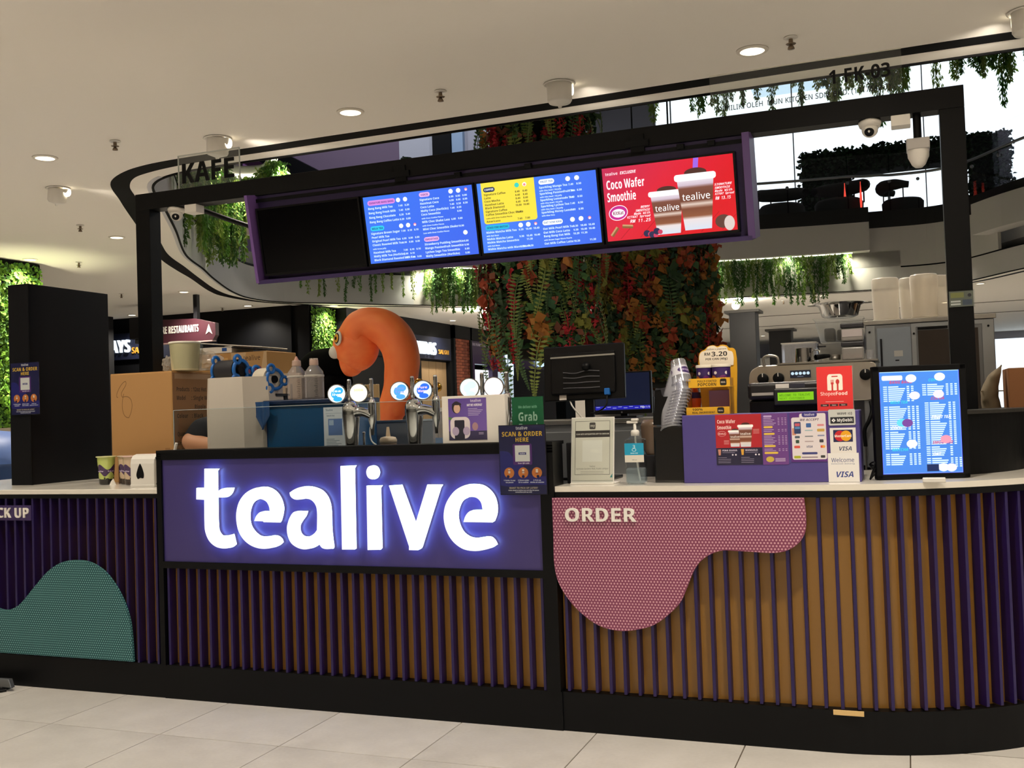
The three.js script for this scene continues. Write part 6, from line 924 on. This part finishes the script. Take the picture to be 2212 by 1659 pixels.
// red tent card, cash register, espresso machine and what stands on it
{
  const st = canvasTex(256, 330, (x, w, h) => {
    x.fillStyle = '#dc2c2c'; x.fillRect(0, 0, w, h); x.fillStyle = '#f2e8da'; x.beginPath(); x.moveTo(92, 58); x.lineTo(166, 58); x.quadraticCurveTo(186, 62, 186, 84); x.lineTo(186, 172); x.quadraticCurveTo(186, 180, 178, 180); x.lineTo(84, 180); x.quadraticCurveTo(76, 180, 76, 172); x.lineTo(76, 84); x.quadraticCurveTo(78, 62, 92, 58); x.fill();
    x.fillStyle = '#c02a2a'; x.fillRect(108, 72, 44, 8); x.fillRect(102, 100, 4, 26); x.fillRect(110, 100, 4, 26); x.fillRect(118, 100, 4, 26); disc(x, 112, 128, 11, '#c02a2a', 9); x.fillRect(106, 130, 12, 50); disc(x, 150, 116, 13, '#c02a2a', 19); x.fillRect(144, 130, 12, 50); txt(x, 'Shopee', 24, 216, 36, '#f6e6dc', { w: 108, bold: false }); txt(x, 'Food', 132, 216, 36, '#f6e6dc', { w: 88 }); x.fillStyle = '#f2c8bc'; x.fillRect(60, 262, 130, 3); for (const k of [24, 90, 156]) { x.fillStyle = '#3a1a1a'; x.beginPath(); x.roundRect(k, 280, 58, 18, 3); x.fill(); txt(x, 'Store', k + 30, 293, 11, '#f0dcd4', { align: 'center' }); }
  });
  const t = thing('tent_card', 'red food delivery tent card on the right end of the purple box', 'card', [1.172, 1.288, -0.2]);
  const f = part('front_sheet', new THREE.BoxGeometry(0.136, 0.178, 0.002), new THREE.MeshStandardMaterial({ map: st, roughness: 0.45 }), t, [0, 0.088, 0]); f.rotation.x = -0.14; const b = part('back_sheet', new THREE.BoxGeometry(0.136, 0.178, 0.002), mat(0xd9c6c4, 0.6), t, [0.0, 0.088, -0.05]); b.rotation.x = 0.14; part('side_fold', extrude([[0, 0], [0.05, 0], [0.025, 0.174]].map((p) => new THREE.Vector2(...p)), 0.001).rotateY(Math.PI / 2).translate(0.067, 0, 0.012), mat(0xd9c6c4, 0.6), t);
  const r = thing('cash_register', 'black cash register with a green customer display behind the purple box', 'register', [0.97, 1.01, -0.42]);
  part('case', bx(-0.165, 0.16, 0, 0.33, -0.22, 0.0, 0.01), M.plastic, r); part('hood', bx(-0.17, 0.165, 0.33, 0.405, -0.22, 0.015, 0.018), mat(0x17171a, 0.35), r); part('display_case', bx(-0.055, 0.135, 0.305, 0.375, 0.0, 0.05, 0.006), mat(0x1d2022, 0.4), r);
  const lc = canvasTex(256, 56, (x, w, h) => { x.fillStyle = '#8ed61e'; x.fillRect(0, 0, w, h); txt(x, 'WELCOME TO TEALIVE', 12, 26, 20, '#5a9410', { w: 220, font: 'monospace' }); txt(x, 'NEXT CUSTOMER', 12, 48, 18, '#6aa614', { w: 180, font: 'monospace' }); }); part('lit_display', new THREE.PlaneGeometry(0.146, 0.034).translate(0.034, 0.342, 0.0506), screenMat(lc, 0.9), r);
  part('brand_label', bx(-0.05, 0.005, 0.378, 0.396, 0.0155, 0.0165), mat(0xd8d4d0, 0.5), r); part('brand_label', bx(0.007, 0.07, 0.378, 0.396, 0.0155, 0.0165), mat(0x2a2c3a, 0.5), r); part('sensor_bar', bx(-0.15, -0.06, 0.35, 0.362, 0.014, 0.018), mat(0xa8a49c, 0.4), r);
  const e = thing('espresso_machine', 'wide brushed steel espresso machine with black knobs', 'espresso machine', [0, 0.95, -1.02]);
  const em = mat(0xc8c2b6, 0.3, 0.9);
  part('housing', [extrude(outline('728,380c 728,500 740,535 775,556c 1270,556c 1300,548 1310,520 1310,380c'), 0.42, 0.004).translate(0, 0, -0.43)], em, e); part('lower_body', bx(0.75, 1.29, 0.06, 0.38, -0.42, -0.18, 0.005), M.dullSteel, e); part('feet', [bx(0.78, 0.84, 0, 0.06, -0.38, -0.2), bx(1.2, 1.26, 0, 0.06, -0.38, -0.2)], M.black, e);
  part('side_arm', bx(1.25, 1.31, 0.06, 0.38, -0.4, -0.02, 0.006), M.dullSteel, e); part('cup_rail', [tube([[0.8, 0.556, 0], [0.8, 0.6, 0], [0.86, 0.6, 0], [0.87, 0.56, 0]], 0.006), bx(0.86, 1.32, 0.56, 0.568, -0.4, 0.0)], M.steel, e);
  for (const x of [0.793, 0.866, 1.263]) { const k = part('knob', lathe([[0, 0.024], [0.022, 0.024], [0.026, 0.018], [0.027, 0], [0, 0]], 24).rotateX(Math.PI / 2), M.black, e, [x, 0.496, 0.004]); part('knob_mark', bx(-0.002, 0.002, 0.008, 0.024, 0.024, 0.0255), M.white, k); }
  const ep = canvasTex(192, 72, (x, w, h) => { x.fillStyle = '#20222c'; x.fillRect(0, 0, w, h); for (let i = 0; i < 5; i++) disc(x, 24 + i * 36, 30, 15, '#d8f2ff'); txt(x, 'ESPRESSO', 96, 64, 12, '#8a96a8', { align: 'center' }); }); part('button_display', new THREE.PlaneGeometry(0.096, 0.036).translate(0.968, 0.512, 0.0048), screenMat(ep, 0.9), e);
  part('steam_hose', tube([[1.28, 0.37, 0.0], [1.285, 0.33, 0.01], [1.27, 0.28, 0.02], [1.25, 0.24, 0.02], [1.25, 0.16, 0.02]], 0.009), M.black, e); part('steam_wand', tube([[1.25, 0.16, 0.02], [1.25, 0.04, 0.03]], 0.004), M.steel, e);
  const top = 1.518, s2 = M.steel;
  const b1 = thing('steel_jug', 'small shiny steel milk jug on the espresso machine', 'jug', [0.982, top, -1.13]); part('jug_body', lathe([[0, 0], [0.045, 0], [0.046, 0.004], [0.043, 0.07], [0.044, 0.072]], 32), M.chrome, b1); part('handle', tube([[0.043, 0.06, 0], [0.07, 0.055, 0.02], [0.068, 0.02, 0.02], [0.043, 0.012, 0]], 0.004), M.chrome, b1);
  const b2 = thing('clear_container', 'square clear open container behind the small steel jug', 'container', [0.94, top, -1.3]); part('walls', [bx(-0.085, 0.085, 0, 0.11, -0.1, -0.096), bx(-0.085, 0.085, 0, 0.11, -0.004, 0), bx(-0.085, -0.081, 0, 0.11, -0.1, 0), bx(0.081, 0.085, 0, 0.11, -0.1, 0)], M.clear, b2); part('rim', [bx(-0.088, 0.088, 0.107, 0.112, -0.003, 0.003), bx(-0.088, 0.088, 0.107, 0.112, -0.103, -0.097)], M.frost, b2);
  const b3 = thing('portafilter', 'black-handled portafilter lying on the espresso machine', 'tool', [1.06, top, -1.05]); part('handle', limb([[-0.02, 0.02, 0.02], [0.01, 0.024, 0.0], [0.04, 0.026, -0.02]], [0.014, 0.012, 0.009], 12, 12), M.black, b3); part('basket', lathe([[0.0, 0.006], [0.026, 0.006], [0.028, 0.03], [0.024, 0.03]], 24), s2, b3, [0.065, 0, -0.03]);
  const c1 = thing('clear_bin', 'lower clear plastic bin of the stack on the espresso machine', 'bin', [1.145, top, -1.2]); part('bin_body', lathe([[0, 0], [0.09, 0], [0.105, 0.1], [0.11, 0.102]], 4).rotateY(Math.PI / 4).scale(1.3, 0.9, 1), phys(0xf8f6f0, 0.12, { transmission: 0.82, thickness: 0 }), c1); part('handle_slot', bx(-0.1, -0.06, 0.07, 0.078, 0.085, 0.1), M.darkGrey, c1);
  const c2 = thing('clear_bin', 'upper clear plastic bin of the stack, full of dark scoops, under the steel bowl', 'bin', [1.145, top + 0.095, -1.2]); part('bin_body', lathe([[0, 0], [0.088, 0], [0.112, 0.115], [0.12, 0.118], [0.118, 0.122]], 4).rotateY(Math.PI / 4).scale(1.4, 0.95, 1), phys(0xf4f6f6, 0.12, { transmission: 0.8, thickness: 0 }), c2); part('contents', [bx(-0.07, -0.02, 0.006, 0.07, -0.05, 0.04, 0.01), bx(-0.01, 0.05, 0.006, 0.06, -0.04, 0.05, 0.01)], mat(0x30302e, 0.6), c2);
  const bw = thing('steel_bowl', 'wide steel bowl with small side handles on top of the stacked bins', 'bowl', [1.15, top + 0.213, -1.2]); part('bowl_body', lathe([[0, 0], [0.06, 0], [0.085, 0.01], [0.1, 0.06], [0.12, 0.07], [0.119, 0.074], [0.096, 0.062], [0.08, 0.014], [0, 0.006]], 40), M.chrome, bw); for (const x of [0.13, -0.13]) part('handle', new THREE.TorusGeometry(0.018, 0.004, 8, 14).rotateX(Math.PI / 2).translate(x, 0.07, 0), M.steel, bw);
  for (const [y, l, c] of [[0.0, 'lower clear jar of brown powder with a dark lid, right of the stacked bins', 0x6a4a38], [0.088, 'upper clear jar with a dark lid and a printed label, right of the stacked bins', 0x8a8078]]) { const j = thing('ingredient_jar', l, 'jar', [1.21, top + y, -1.07]); part('jar_body', bx(-0.05, 0.05, 0, 0.062, -0.045, 0.045, 0.01), phys(0xe6e2de, 0.12, { transmission: 0.7, thickness: 0 }), j); part('contents', bx(-0.046, 0.046, 0.004, 0.03, -0.041, 0.041, 0.008), mat(c, 0.8), j); part('lid', bx(-0.052, 0.052, 0.064, 0.086, -0.047, 0.047, 0.005), mat(0x2b2b30, 0.35), j); if (y) part('label', bx(-0.045, 0.045, 0.022, 0.056, 0.0455, 0.0465), mat(0xb9b0b0, 0.5), j); }
  const gl = thing('shot_glass', 'row of small glasses at the right end of the espresso machine top', 'glass', [1.285, top, -1.05]); part('glass_body', lathe([[0, 0], [0.016, 0], [0.02, 0.045], [0.018, 0.045]], 20), M.clear, gl);
}
// steel cabinet with upturned pitchers
{
  const t = thing('ice_machine', 'large grey steel ice machine cabinet at right with a brown mesh panel', 'machine', [0, 0, -1.95]);
  part('cabinet', bx(1.24, 1.89, 0, 1.74, -0.65, 0, 0.004), M.dullSteel, t); part('top_lip', bx(1.23, 1.9, 1.74, 1.765, -0.66, 0.01, 0.003), M.steel, t);
  part('left_door', bx(1.3, 1.475, 0.5, 1.72, 0.0, 0.012, 0.003), mat(0x9aa4b0, 0.45, 0.5), t); part('frame_strip', [bx(1.245, 1.29, 0.5, 1.735, 0, 0.01), bx(1.478, 1.5, 0.5, 1.735, 0, 0.01), bx(1.83, 1.885, 0.5, 1.735, 0, 0.01), bx(1.5, 1.83, 1.715, 1.735, 0, 0.01)], mat(0xa9aeb2, 0.4, 0.7), t);
  part('mesh_panel', bx(1.51, 1.81, 0.6, 1.695, 0, 0.008), mat(0x3b322a, 0.8), t); part('slot', bx(1.51, 1.66, 1.7, 1.712, 0.0, 0.011), M.black, t); part('label', [bx(1.385, 1.43, 1.56, 1.592, 0.012, 0.0135)], mat(0xc8c8c4, 0.6), t); part('logo_mark', bx(1.39, 1.41, 1.535, 1.542, 0.012, 0.0135), M.darkGrey, t); part('handle', bx(1.315, 1.325, 1.3, 1.66, 0.012, 0.026, 0.003), M.darkGrey, t);
  const scr = []; for (const [x, y] of [[1.262, 1.7], [1.262, 1.4], [1.49, 1.68], [1.86, 1.7], [1.86, 1.4], [1.86, 1.1]]) scr.push(cyl(0.006, 0.006, 0.006, 10).rotateX(Math.PI / 2).translate(x, y, 0.013)); part('screw', scr, M.black, t);
  const pm = phys(0xfaf6ee, 0.3, { transmission: 0.65, thickness: 0 });
  const pg = lathe([[0.064, 0], [0.066, 0.004], [0.073, 0.2], [0.072, 0.23], [0.066, 0.238], [0, 0.238]], 40), pr = lathe([[0.066, -0.001], [0.07, 0], [0.07, 0.01], [0.066, 0.012]], 40);
  for (const [x, z, l] of [[1.352, -2.05, 'leftmost upturned frosted pitcher on the ice machine, standing apart'], [1.495, -2.12, 'second upturned frosted pitcher from the left on the ice machine'], [1.552, -2.0, 'third upturned frosted pitcher, in front of its neighbours on the ice machine'], [1.615, -2.12, 'rightmost upturned frosted pitcher on the ice machine, beside the post']]) { const p = thing('frosted_pitcher', l, 'pitcher', [x, 1.766, z]); part('pitcher_body', pg, pm, p); part('rim', pr, pm, p); }
  // portable menu light box
  const mb = canvasTex(448, 560, (x, w, h) => {
    const g = x.createLinearGradient(0, 0, 0, h); g.addColorStop(0, '#4f8ee8'); g.addColorStop(1, '#4a86e0'); x.fillStyle = g; x.fillRect(0, 0, w, h); x.strokeStyle = '#bfe8ff'; x.lineWidth = 10; x.strokeRect(0, 0, w, h); x.fillStyle = '#dff4ff';
    const blk = (px, py, n, lw, title, tc, nums) => { txt(x, title, px + 34, py, 22, tc, { italic: true }); for (let i = 0; i < n; i++) { x.fillStyle = '#d8f2ff'; x.fillRect(px, py + 14 + i * 11, 22, 6); x.fillRect(px + 28, py + 14 + i * 11, lw - 24 + (i * 37) % 42, 7); for (let k = 0; k < nums; k++) x.fillRect(px + 132 + k * 24, py + 14 + i * 11, 14, 7); } };
    x.fillStyle = '#ffffff'; x.beginPath(); x.roundRect(16, 22, 116, 26, 8); x.fill(); blk(22, 66, 8, 82, 'BANG BANG', '#e04a6a', 2); blk(22, 176, 12, 86, 'MILK TEA', '#3ad0e0', 3); blk(22, 314, 9, 70, 'COCO', '#ffffff', 3); blk(22, 434, 6, 70, 'MATCHA', '#3ad0e0', 3); blk(240, 60, 6, 80, 'COFFEE', '#3ad0e0', 3); blk(250, 160, 9, 76, 'COCOA', '#e04a6a', 2); blk(250, 262, 12, 78, 'FRUIT TEA', '#ffffff', 2); blk(250, 400, 5, 70, 'SMOOTHIE', '#e04a6a', 1); blk(250, 462, 5, 78, 'OAT', '#ffffff', 3);
    for (const [a, b, c] of [[180, 40, '#ffffff'], [340, 36, '#ffffff'], [196, 134, '#f2e8ee'], [330, 130, '#ffe6ee'], [120, 280, '#6ad8e8'], [150, 282, '#7a4a9a'], [170, 396, '#ffffff'], [360, 376, '#ff9ab0'], [340, 528, '#ffffff'], [384, 530, '#f0e8f0']]) { disc(x, a, b, 30, c, 22); } x.fillStyle = '#1d2c58'; x.fillRect(248, 510, 66, 38);
  });
  const lb = thing('menu_light_box', 'glowing blue menu light box in a thick black frame, right of the purple box', 'menu board', [1.485, 1.012, -0.25], 0.29);
  part('frame', [bx(-0.178, 0.178, 0, 0.02, -0.03, 0.006, 0.004), bx(-0.178, 0.178, 0.42, 0.443, -0.03, 0.006, 0.004), bx(-0.178, -0.152, 0, 0.443, -0.03, 0.006, 0.004), bx(0.152, 0.178, 0, 0.443, -0.03, 0.006, 0.004), bx(-0.17, 0.17, 0.01, 0.43, -0.03, -0.01)], M.black, lb); part('lit_panel', new THREE.PlaneGeometry(0.306, 0.402).translate(0, 0.22, 0), screenMat(mb, 1.2), lb);
  const eg = glow([0.1, 0.16, 1], 1.2); part('lit_edge', [bx(-0.154, -0.15, 0.02, 0.42, -0.006, 0.002), bx(0.15, 0.154, 0.02, 0.42, -0.006, 0.002), bx(-0.152, 0.152, 0.0185, 0.022, -0.006, 0.002)], eg, lb); part('rear_box', bx(-0.12, 0.12, 0.06, 0.4, -0.07, -0.03, 0.006), M.plastic, lb);
  panelLight(1.489, 1.232, -0.24, 0.3, 0.4, 0x8ab4ff, 0.4, 0, 0.29);
  const wb = thing('white_wedge', 'small white block on the counter in front of the menu light box', 'block', [1.52, 1.01, -0.07]); part('block', bx(-0.04, 0.04, 0, 0.018, -0.012, 0.012, 0.004), M.white, wb); part('groove', bx(-0.038, 0.038, 0.017, 0.0185, -0.003, 0.003), M.paper, wb);
  const cbx = thing('carton', 'brown cardboard box at the right edge behind the black counter block', 'box', [1.93, 1.256, -1.36]); part('carton_body', bx(-0.035, 0.3, 0, 0.2, -0.3, 0, 0.004), mat(0x8a5a34, 0.8), cbx); part('tape', bx(0.1, 0.16, 0.2, 0.2015, -0.3, 0), mat(0xa87a4c, 0.4), cbx);
  const pbg = thing('grey_sack', 'crumpled beige paper sack beside the cardboard box at the right edge', 'sack', [1.83, 1.256, -1.5]); const sg = limb([[0, 0, 0], [-0.01, 0.08, 0], [0.01, 0.15, 0], [0.05, 0.22, 0]], [0.07, 0.068, 0.05, 0.006], 24, 20, 0.6), sp = sg.attributes.position; for (let i = 0; i < sp.count; i++) { const k = 1 + 0.12 * perlin.noise(sp.getX(i) * 30, sp.getY(i) * 30, sp.getZ(i) * 30); sp.setX(i, sp.getX(i) * k); sp.setZ(i, sp.getZ(i) * k); } sg.computeVertexNormals(); part('sack_body', sg, mat(0x8d7f68, 0.8), pbg); part('fold', bx(-0.05, 0.05, 0.09, 0.096, 0.036, 0.042), mat(0xa89a80, 0.8), pbg);
  const cableG = thing('cable_bundle', 'tangle of thin cables between the purple box and the menu light box', 'cable', [1.29, 1.01, -0.2]); for (let i = 0; i < 3; i++) part('cable', tube([[0, 0.003, 0], [0.02, 0.03 + i * 0.02, -0.01], [0.0, 0.06, -0.04], [0.03, 0.02, -0.08 - i * 0.02]], 0.003), M.black, cableG);
}
// ---------- giant orange flamingo behind the kiosk ----------
{
  const t = thing('flamingo_sculpture', 'giant orange flamingo figure with a black beak, behind the kiosk', 'sculpture', [-4.4, 0, -7]);
  const col = noiseTex(128, 128, (u, v) => { const n = tileNoise(u, v, 6, 2) * 0.6 + tileNoise(u, v, 20, 5) * 0.4; return [238 + n * 17, 118 + n * 44, 58 + n * 30]; });
  const om = new THREE.MeshStandardMaterial({ map: col, roughness: 0.6 });
  const N = [[0.25, 0.5], [0.05, 0.9], [-0.03, 1.16], [0.035, 1.38], [0.123, 1.6], [0.188, 1.85], [0.189, 2.073], [0.085, 2.303], [-0.137, 2.44], [-0.345, 2.37], [-0.42, 2.22]].map((p) => [p[0], p[1], 0]);
  part('body', [limb(N, [0.35, 0.26, 0.195, 0.172, 0.182, 0.209, 0.225, 0.235, 0.228, 0.26, 0.24], 72, 32), new THREE.SphereGeometry(1, 40, 28).scale(0.29, 0.31, 0.26).translate(-0.42, 2.2, 0), new THREE.SphereGeometry(0.17, 32, 20).scale(0.95, 1.1, 1.1).translate(-0.5, 2.02, 0), new THREE.SphereGeometry(0.6, 32, 20).scale(1.25, 0.72, 0.95).translate(0.55, 0.55, 0)], om, t);
  part('face_patch', new THREE.SphereGeometry(0.1, 20, 14).scale(1, 1, 1.3).translate(-0.62, 2.13, 0.1), mat(0xc9c2ba, 0.6), t);
  part('beak', [limb([[-0.5, 2.0, 0], [-0.62, 2.0, 0], [-0.77, 1.99, 0], [-0.95, 1.965, 0], [-1.1, 1.89, 0], [-1.17, 1.74, 0], [-1.17, 1.56, 0]], [0.15, 0.19, 0.215, 0.225, 0.19, 0.13, 0.03], 48, 28), new THREE.SphereGeometry(0.13, 20, 14).scale(0.9, 0.8, 0.9).translate(-1.13, 1.97, 0)], phys(0x020202, 0.9, { specularIntensity: 0.1 }), t);
  part('lower_beak', limb([[-0.54, 1.82, 0], [-0.7, 1.78, 0], [-0.9, 1.72, 0], [-1.08, 1.64, 0], [-1.18, 1.54, 0]], [0.1, 0.19, 0.2, 0.13, 0.03], 30, 24), phys(0x020202, 0.9, { specularIntensity: 0.1 }), t);
  const e = new THREE.Group(); e.name = 'eye'; e.position.set(-0.515, 2.29, 0.262); e.rotation.set(0.0, -0.35, -0.2); t.add(e);
  part('eye_ring', new THREE.SphereGeometry(0.072, 24, 16).scale(0.85, 1.25, 0.4), mat(0xd8d2c4, 0.5), e); part('eye_rim', new THREE.SphereGeometry(0.056, 24, 16).scale(0.85, 1.25, 0.4).translate(0, 0, 0.012), M.black, e); part('iris', new THREE.SphereGeometry(0.045, 24, 16).scale(0.85, 1.25, 0.4).translate(0, 0, 0.02), mat(0xd99a1e, 0.4), e); part('pupil', new THREE.SphereGeometry(0.017, 16, 12).scale(1, 1.3, 0.5).translate(0, 0, 0.036), M.black, e);
}
// ---------- person bending behind the white machine ----------
{
  const t = thing('person', 'person in a dark T-shirt bending down, bare forearm showing left of the white appliance', 'person', [-1.95, 0, -1.02]);
  function field(bones, cell, lo, hi, k = 0.03) {       // bones: [ax,ay,az,ar, bx,by,bz,br]; smooth union of tapered capsules, meshed
    const size = Math.max(hi[0] - lo[0], hi[1] - lo[1], hi[2] - lo[2]), n = Math.ceil(size / cell) + 3, mc = new MarchingCubes(n, new THREE.MeshBasicMaterial(), false, false, 400000), half = size / 2 + cell, c = [0, 1, 2].map((i) => (lo[i] + hi[i]) / 2);
    mc.isolation = 0;
    for (let z = 0; z < n; z++) for (let y = 0; y < n; y++) for (let x = 0; x < n; x++) {
      const p = [x, y, z].map((q, i) => c[i] + ((q - n / 2) / (n / 2)) * half); let d = 1e3;
      for (const b of bones) { const ab = [b[4] - b[0], b[5] - b[1], b[6] - b[2]], ap = [p[0] - b[0], p[1] - b[1], p[2] - b[2]], L = ab[0] ** 2 + ab[1] ** 2 + ab[2] ** 2 || 1e-9, s = Math.min(1, Math.max(0, (ab[0] * ap[0] + ab[1] * ap[1] + ab[2] * ap[2]) / L)), e = Math.hypot(ap[0] - ab[0] * s, ap[1] - ab[1] * s, ap[2] - ab[2] * s) - (b[3] + (b[7] - b[3]) * s), h = Math.max(0, k - Math.abs(d - e)) / k; d = Math.min(d, e) - h * h * k / 4; }
      mc.field[x + y * n + z * n * n] = -d;
    }
    mc.update();
    const g = new THREE.BufferGeometry(); g.setAttribute('position', new THREE.BufferAttribute(mc.positionArray.slice(0, mc.count * 3), 3)); g.setAttribute('normal', new THREE.BufferAttribute(mc.normalArray.slice(0, mc.count * 3), 3));
    return g.scale(half, half, half).translate(...c);
  }
  const sh = [-0.17, 1.35, 0.1], el = [-0.275, 1.225, 0.46], wr = [-0.07, 1.195, 0.475], elR = [0.26, 1.16, 0.36], wrR = [0.12, 1.13, 0.5];
  const finger = (w, dir, k) => { const o = [], L = [0.03, 0.024, 0.018]; let p = [w[0] + dir * 0.05, w[1] - 0.008, w[2] + 0.02 - k * 0.018]; for (let i = 0; i < 3; i++) { const a = 0.25 + i * 0.35, q = [p[0] + dir * Math.cos(a) * L[i] * (k === 3 ? 0.8 : 1), p[1] - Math.sin(a) * L[i], p[2]]; o.push([...p, 0.009 - i * 0.001, ...q, 0.008 - i * 0.001]); p = q; } return o; };
  const hand = (w, dir) => [[w[0], w[1], w[2], 0.024, w[0] + dir * 0.05, w[1] - 0.008, w[2] - 0.006, 0.026], [w[0] + dir * 0.01, w[1], w[2] + 0.02, 0.012, w[0] + dir * 0.05, w[1] + 0.012, w[2] + 0.042, 0.009], ...[0, 1, 2, 3].flatMap((k) => finger(w, dir, k))];
  const skinG = field([[...el, 0.046, ...wr, 0.028], [el[0] + 0.03, el[1] + 0.03, el[2] - 0.08, 0.05, ...el, 0.045], ...hand(wr, 1)], 0.008, [-0.38, 1.08, 0.3], [0.1, 1.32, 0.58], 0.02);
  const skinR = field([[...elR, 0.044, ...wrR, 0.027], ...hand(wrR, -1)], 0.008, [-0.02, 1.02, 0.28], [0.34, 1.24, 0.58], 0.02);
  const head = field([[0, 1.43, 0.3, 0.075, 0, 1.47, 0.3, 0.082], [0, 1.4, 0.34, 0.055, 0, 1.36, 0.36, 0.042], [0, 1.36, 0.2, 0.052, 0, 1.4, 0.27, 0.055], [0, 1.405, 0.395, 0.012, 0, 1.42, 0.385, 0.01], [-0.082, 1.42, 0.3, 0.014, -0.084, 1.44, 0.3, 0.016], [0.082, 1.42, 0.3, 0.014, 0.084, 1.44, 0.3, 0.016]], 0.01, [-0.12, 1.26, 0.12], [0.12, 1.58, 0.44], 0.03);
  const legs = field([[-0.09, 0.92, -0.14, 0.095, -0.1, 0.5, -0.08, 0.062], [0.09, 0.92, -0.14, 0.095, 0.1, 0.5, -0.08, 0.062], [-0.1, 0.5, -0.08, 0.06, -0.1, 0.08, -0.12, 0.042], [0.1, 0.5, -0.08, 0.06, 0.1, 0.08, -0.12, 0.042], [-0.1, 0.05, -0.14, 0.045, -0.1, 0.04, 0.04, 0.036], [0.1, 0.05, -0.14, 0.045, 0.1, 0.04, 0.04, 0.036], [-0.05, 0.98, -0.16, 0.12, 0.05, 0.98, -0.16, 0.12]], 0.014, [-0.25, 0, -0.3], [0.25, 1.12, 0.12], 0.05);
  const body = part('body', [skinG, skinR, head], M.skin, t);
  part('trousers', legs, M.cloth, t);
  const shirt = field([[-0.06, 1.0, -0.14, 0.13, -0.07, 1.28, 0.05, 0.13], [0.06, 1.0, -0.14, 0.13, 0.07, 1.28, 0.05, 0.13], [-0.16, 1.33, 0.1, 0.075, 0.16, 1.33, 0.1, 0.075], [...sh, 0.072, el[0] + 0.035, el[1] + 0.05, el[2] - 0.06, 0.074], [el[0] + 0.03, el[1] + 0.03, el[2] - 0.07, 0.07, el[0] + 0.0, el[1] + 0.005, el[2] - 0.03, 0.058], [0.17, 1.33, 0.1, 0.07, elR[0] - 0.02, elR[1] + 0.06, elR[2] - 0.08, 0.064]], 0.013, [-0.42, 0.85, -0.32], [0.36, 1.46, 0.5], 0.05);
  part('shirt', shirt, M.cloth, t);
  const cap = new THREE.SphereGeometry(0.092, 24, 14, 0, 6.3, 0, 1.75).scale(1, 1.05, 1.08); part('hair', cap, mat(0x14100e, 0.7), t, [0, 1.465, 0.285]); for (const s of [-1, 1]) part('eye', new THREE.SphereGeometry(0.01, 10, 8), M.black, t, [s * 0.03, 1.43, 0.378]); part('mouth', bx(-0.02, 0.02, -0.003, 0.003, -0.004, 0.004, 0.002), mat(0x8a4a44, 0.5), t, [0, 1.378, 0.392]);
}
{ // trolley corner at the lower left
  const t = thing('steel_ramp', 'low grey metal plate with a dark cable at the lower left floor edge', 'plate', [-2.95, 0, 0.08]);
  part('plate', extrude([[-0.3, 0.02], [0.1, 0.02], [0.085, 0.058], [-0.3, 0.05]].map((p) => new THREE.Vector2(...p)), 0.02, 0.002), M.dullSteel, t); part('foot', bx(-0.3, 0.05, 0, 0.02, -0.04, 0.03, 0.003), M.darkGrey, t); part('cable', tube([[0.08, 0.008, 0.03], [0.0, 0.006, 0.12], [-0.2, 0.006, 0.2]], 0.006), M.black, t); part('strip', bx(-0.3, 0.06, 0, 0.006, 0.04, 0.14), mat(0x6d675e, 0.6), t);
}
scene.traverse((o) => { if (o.isMesh) o.castShadow = o.receiveShadow = true; });
renderer.render(scene, camera);
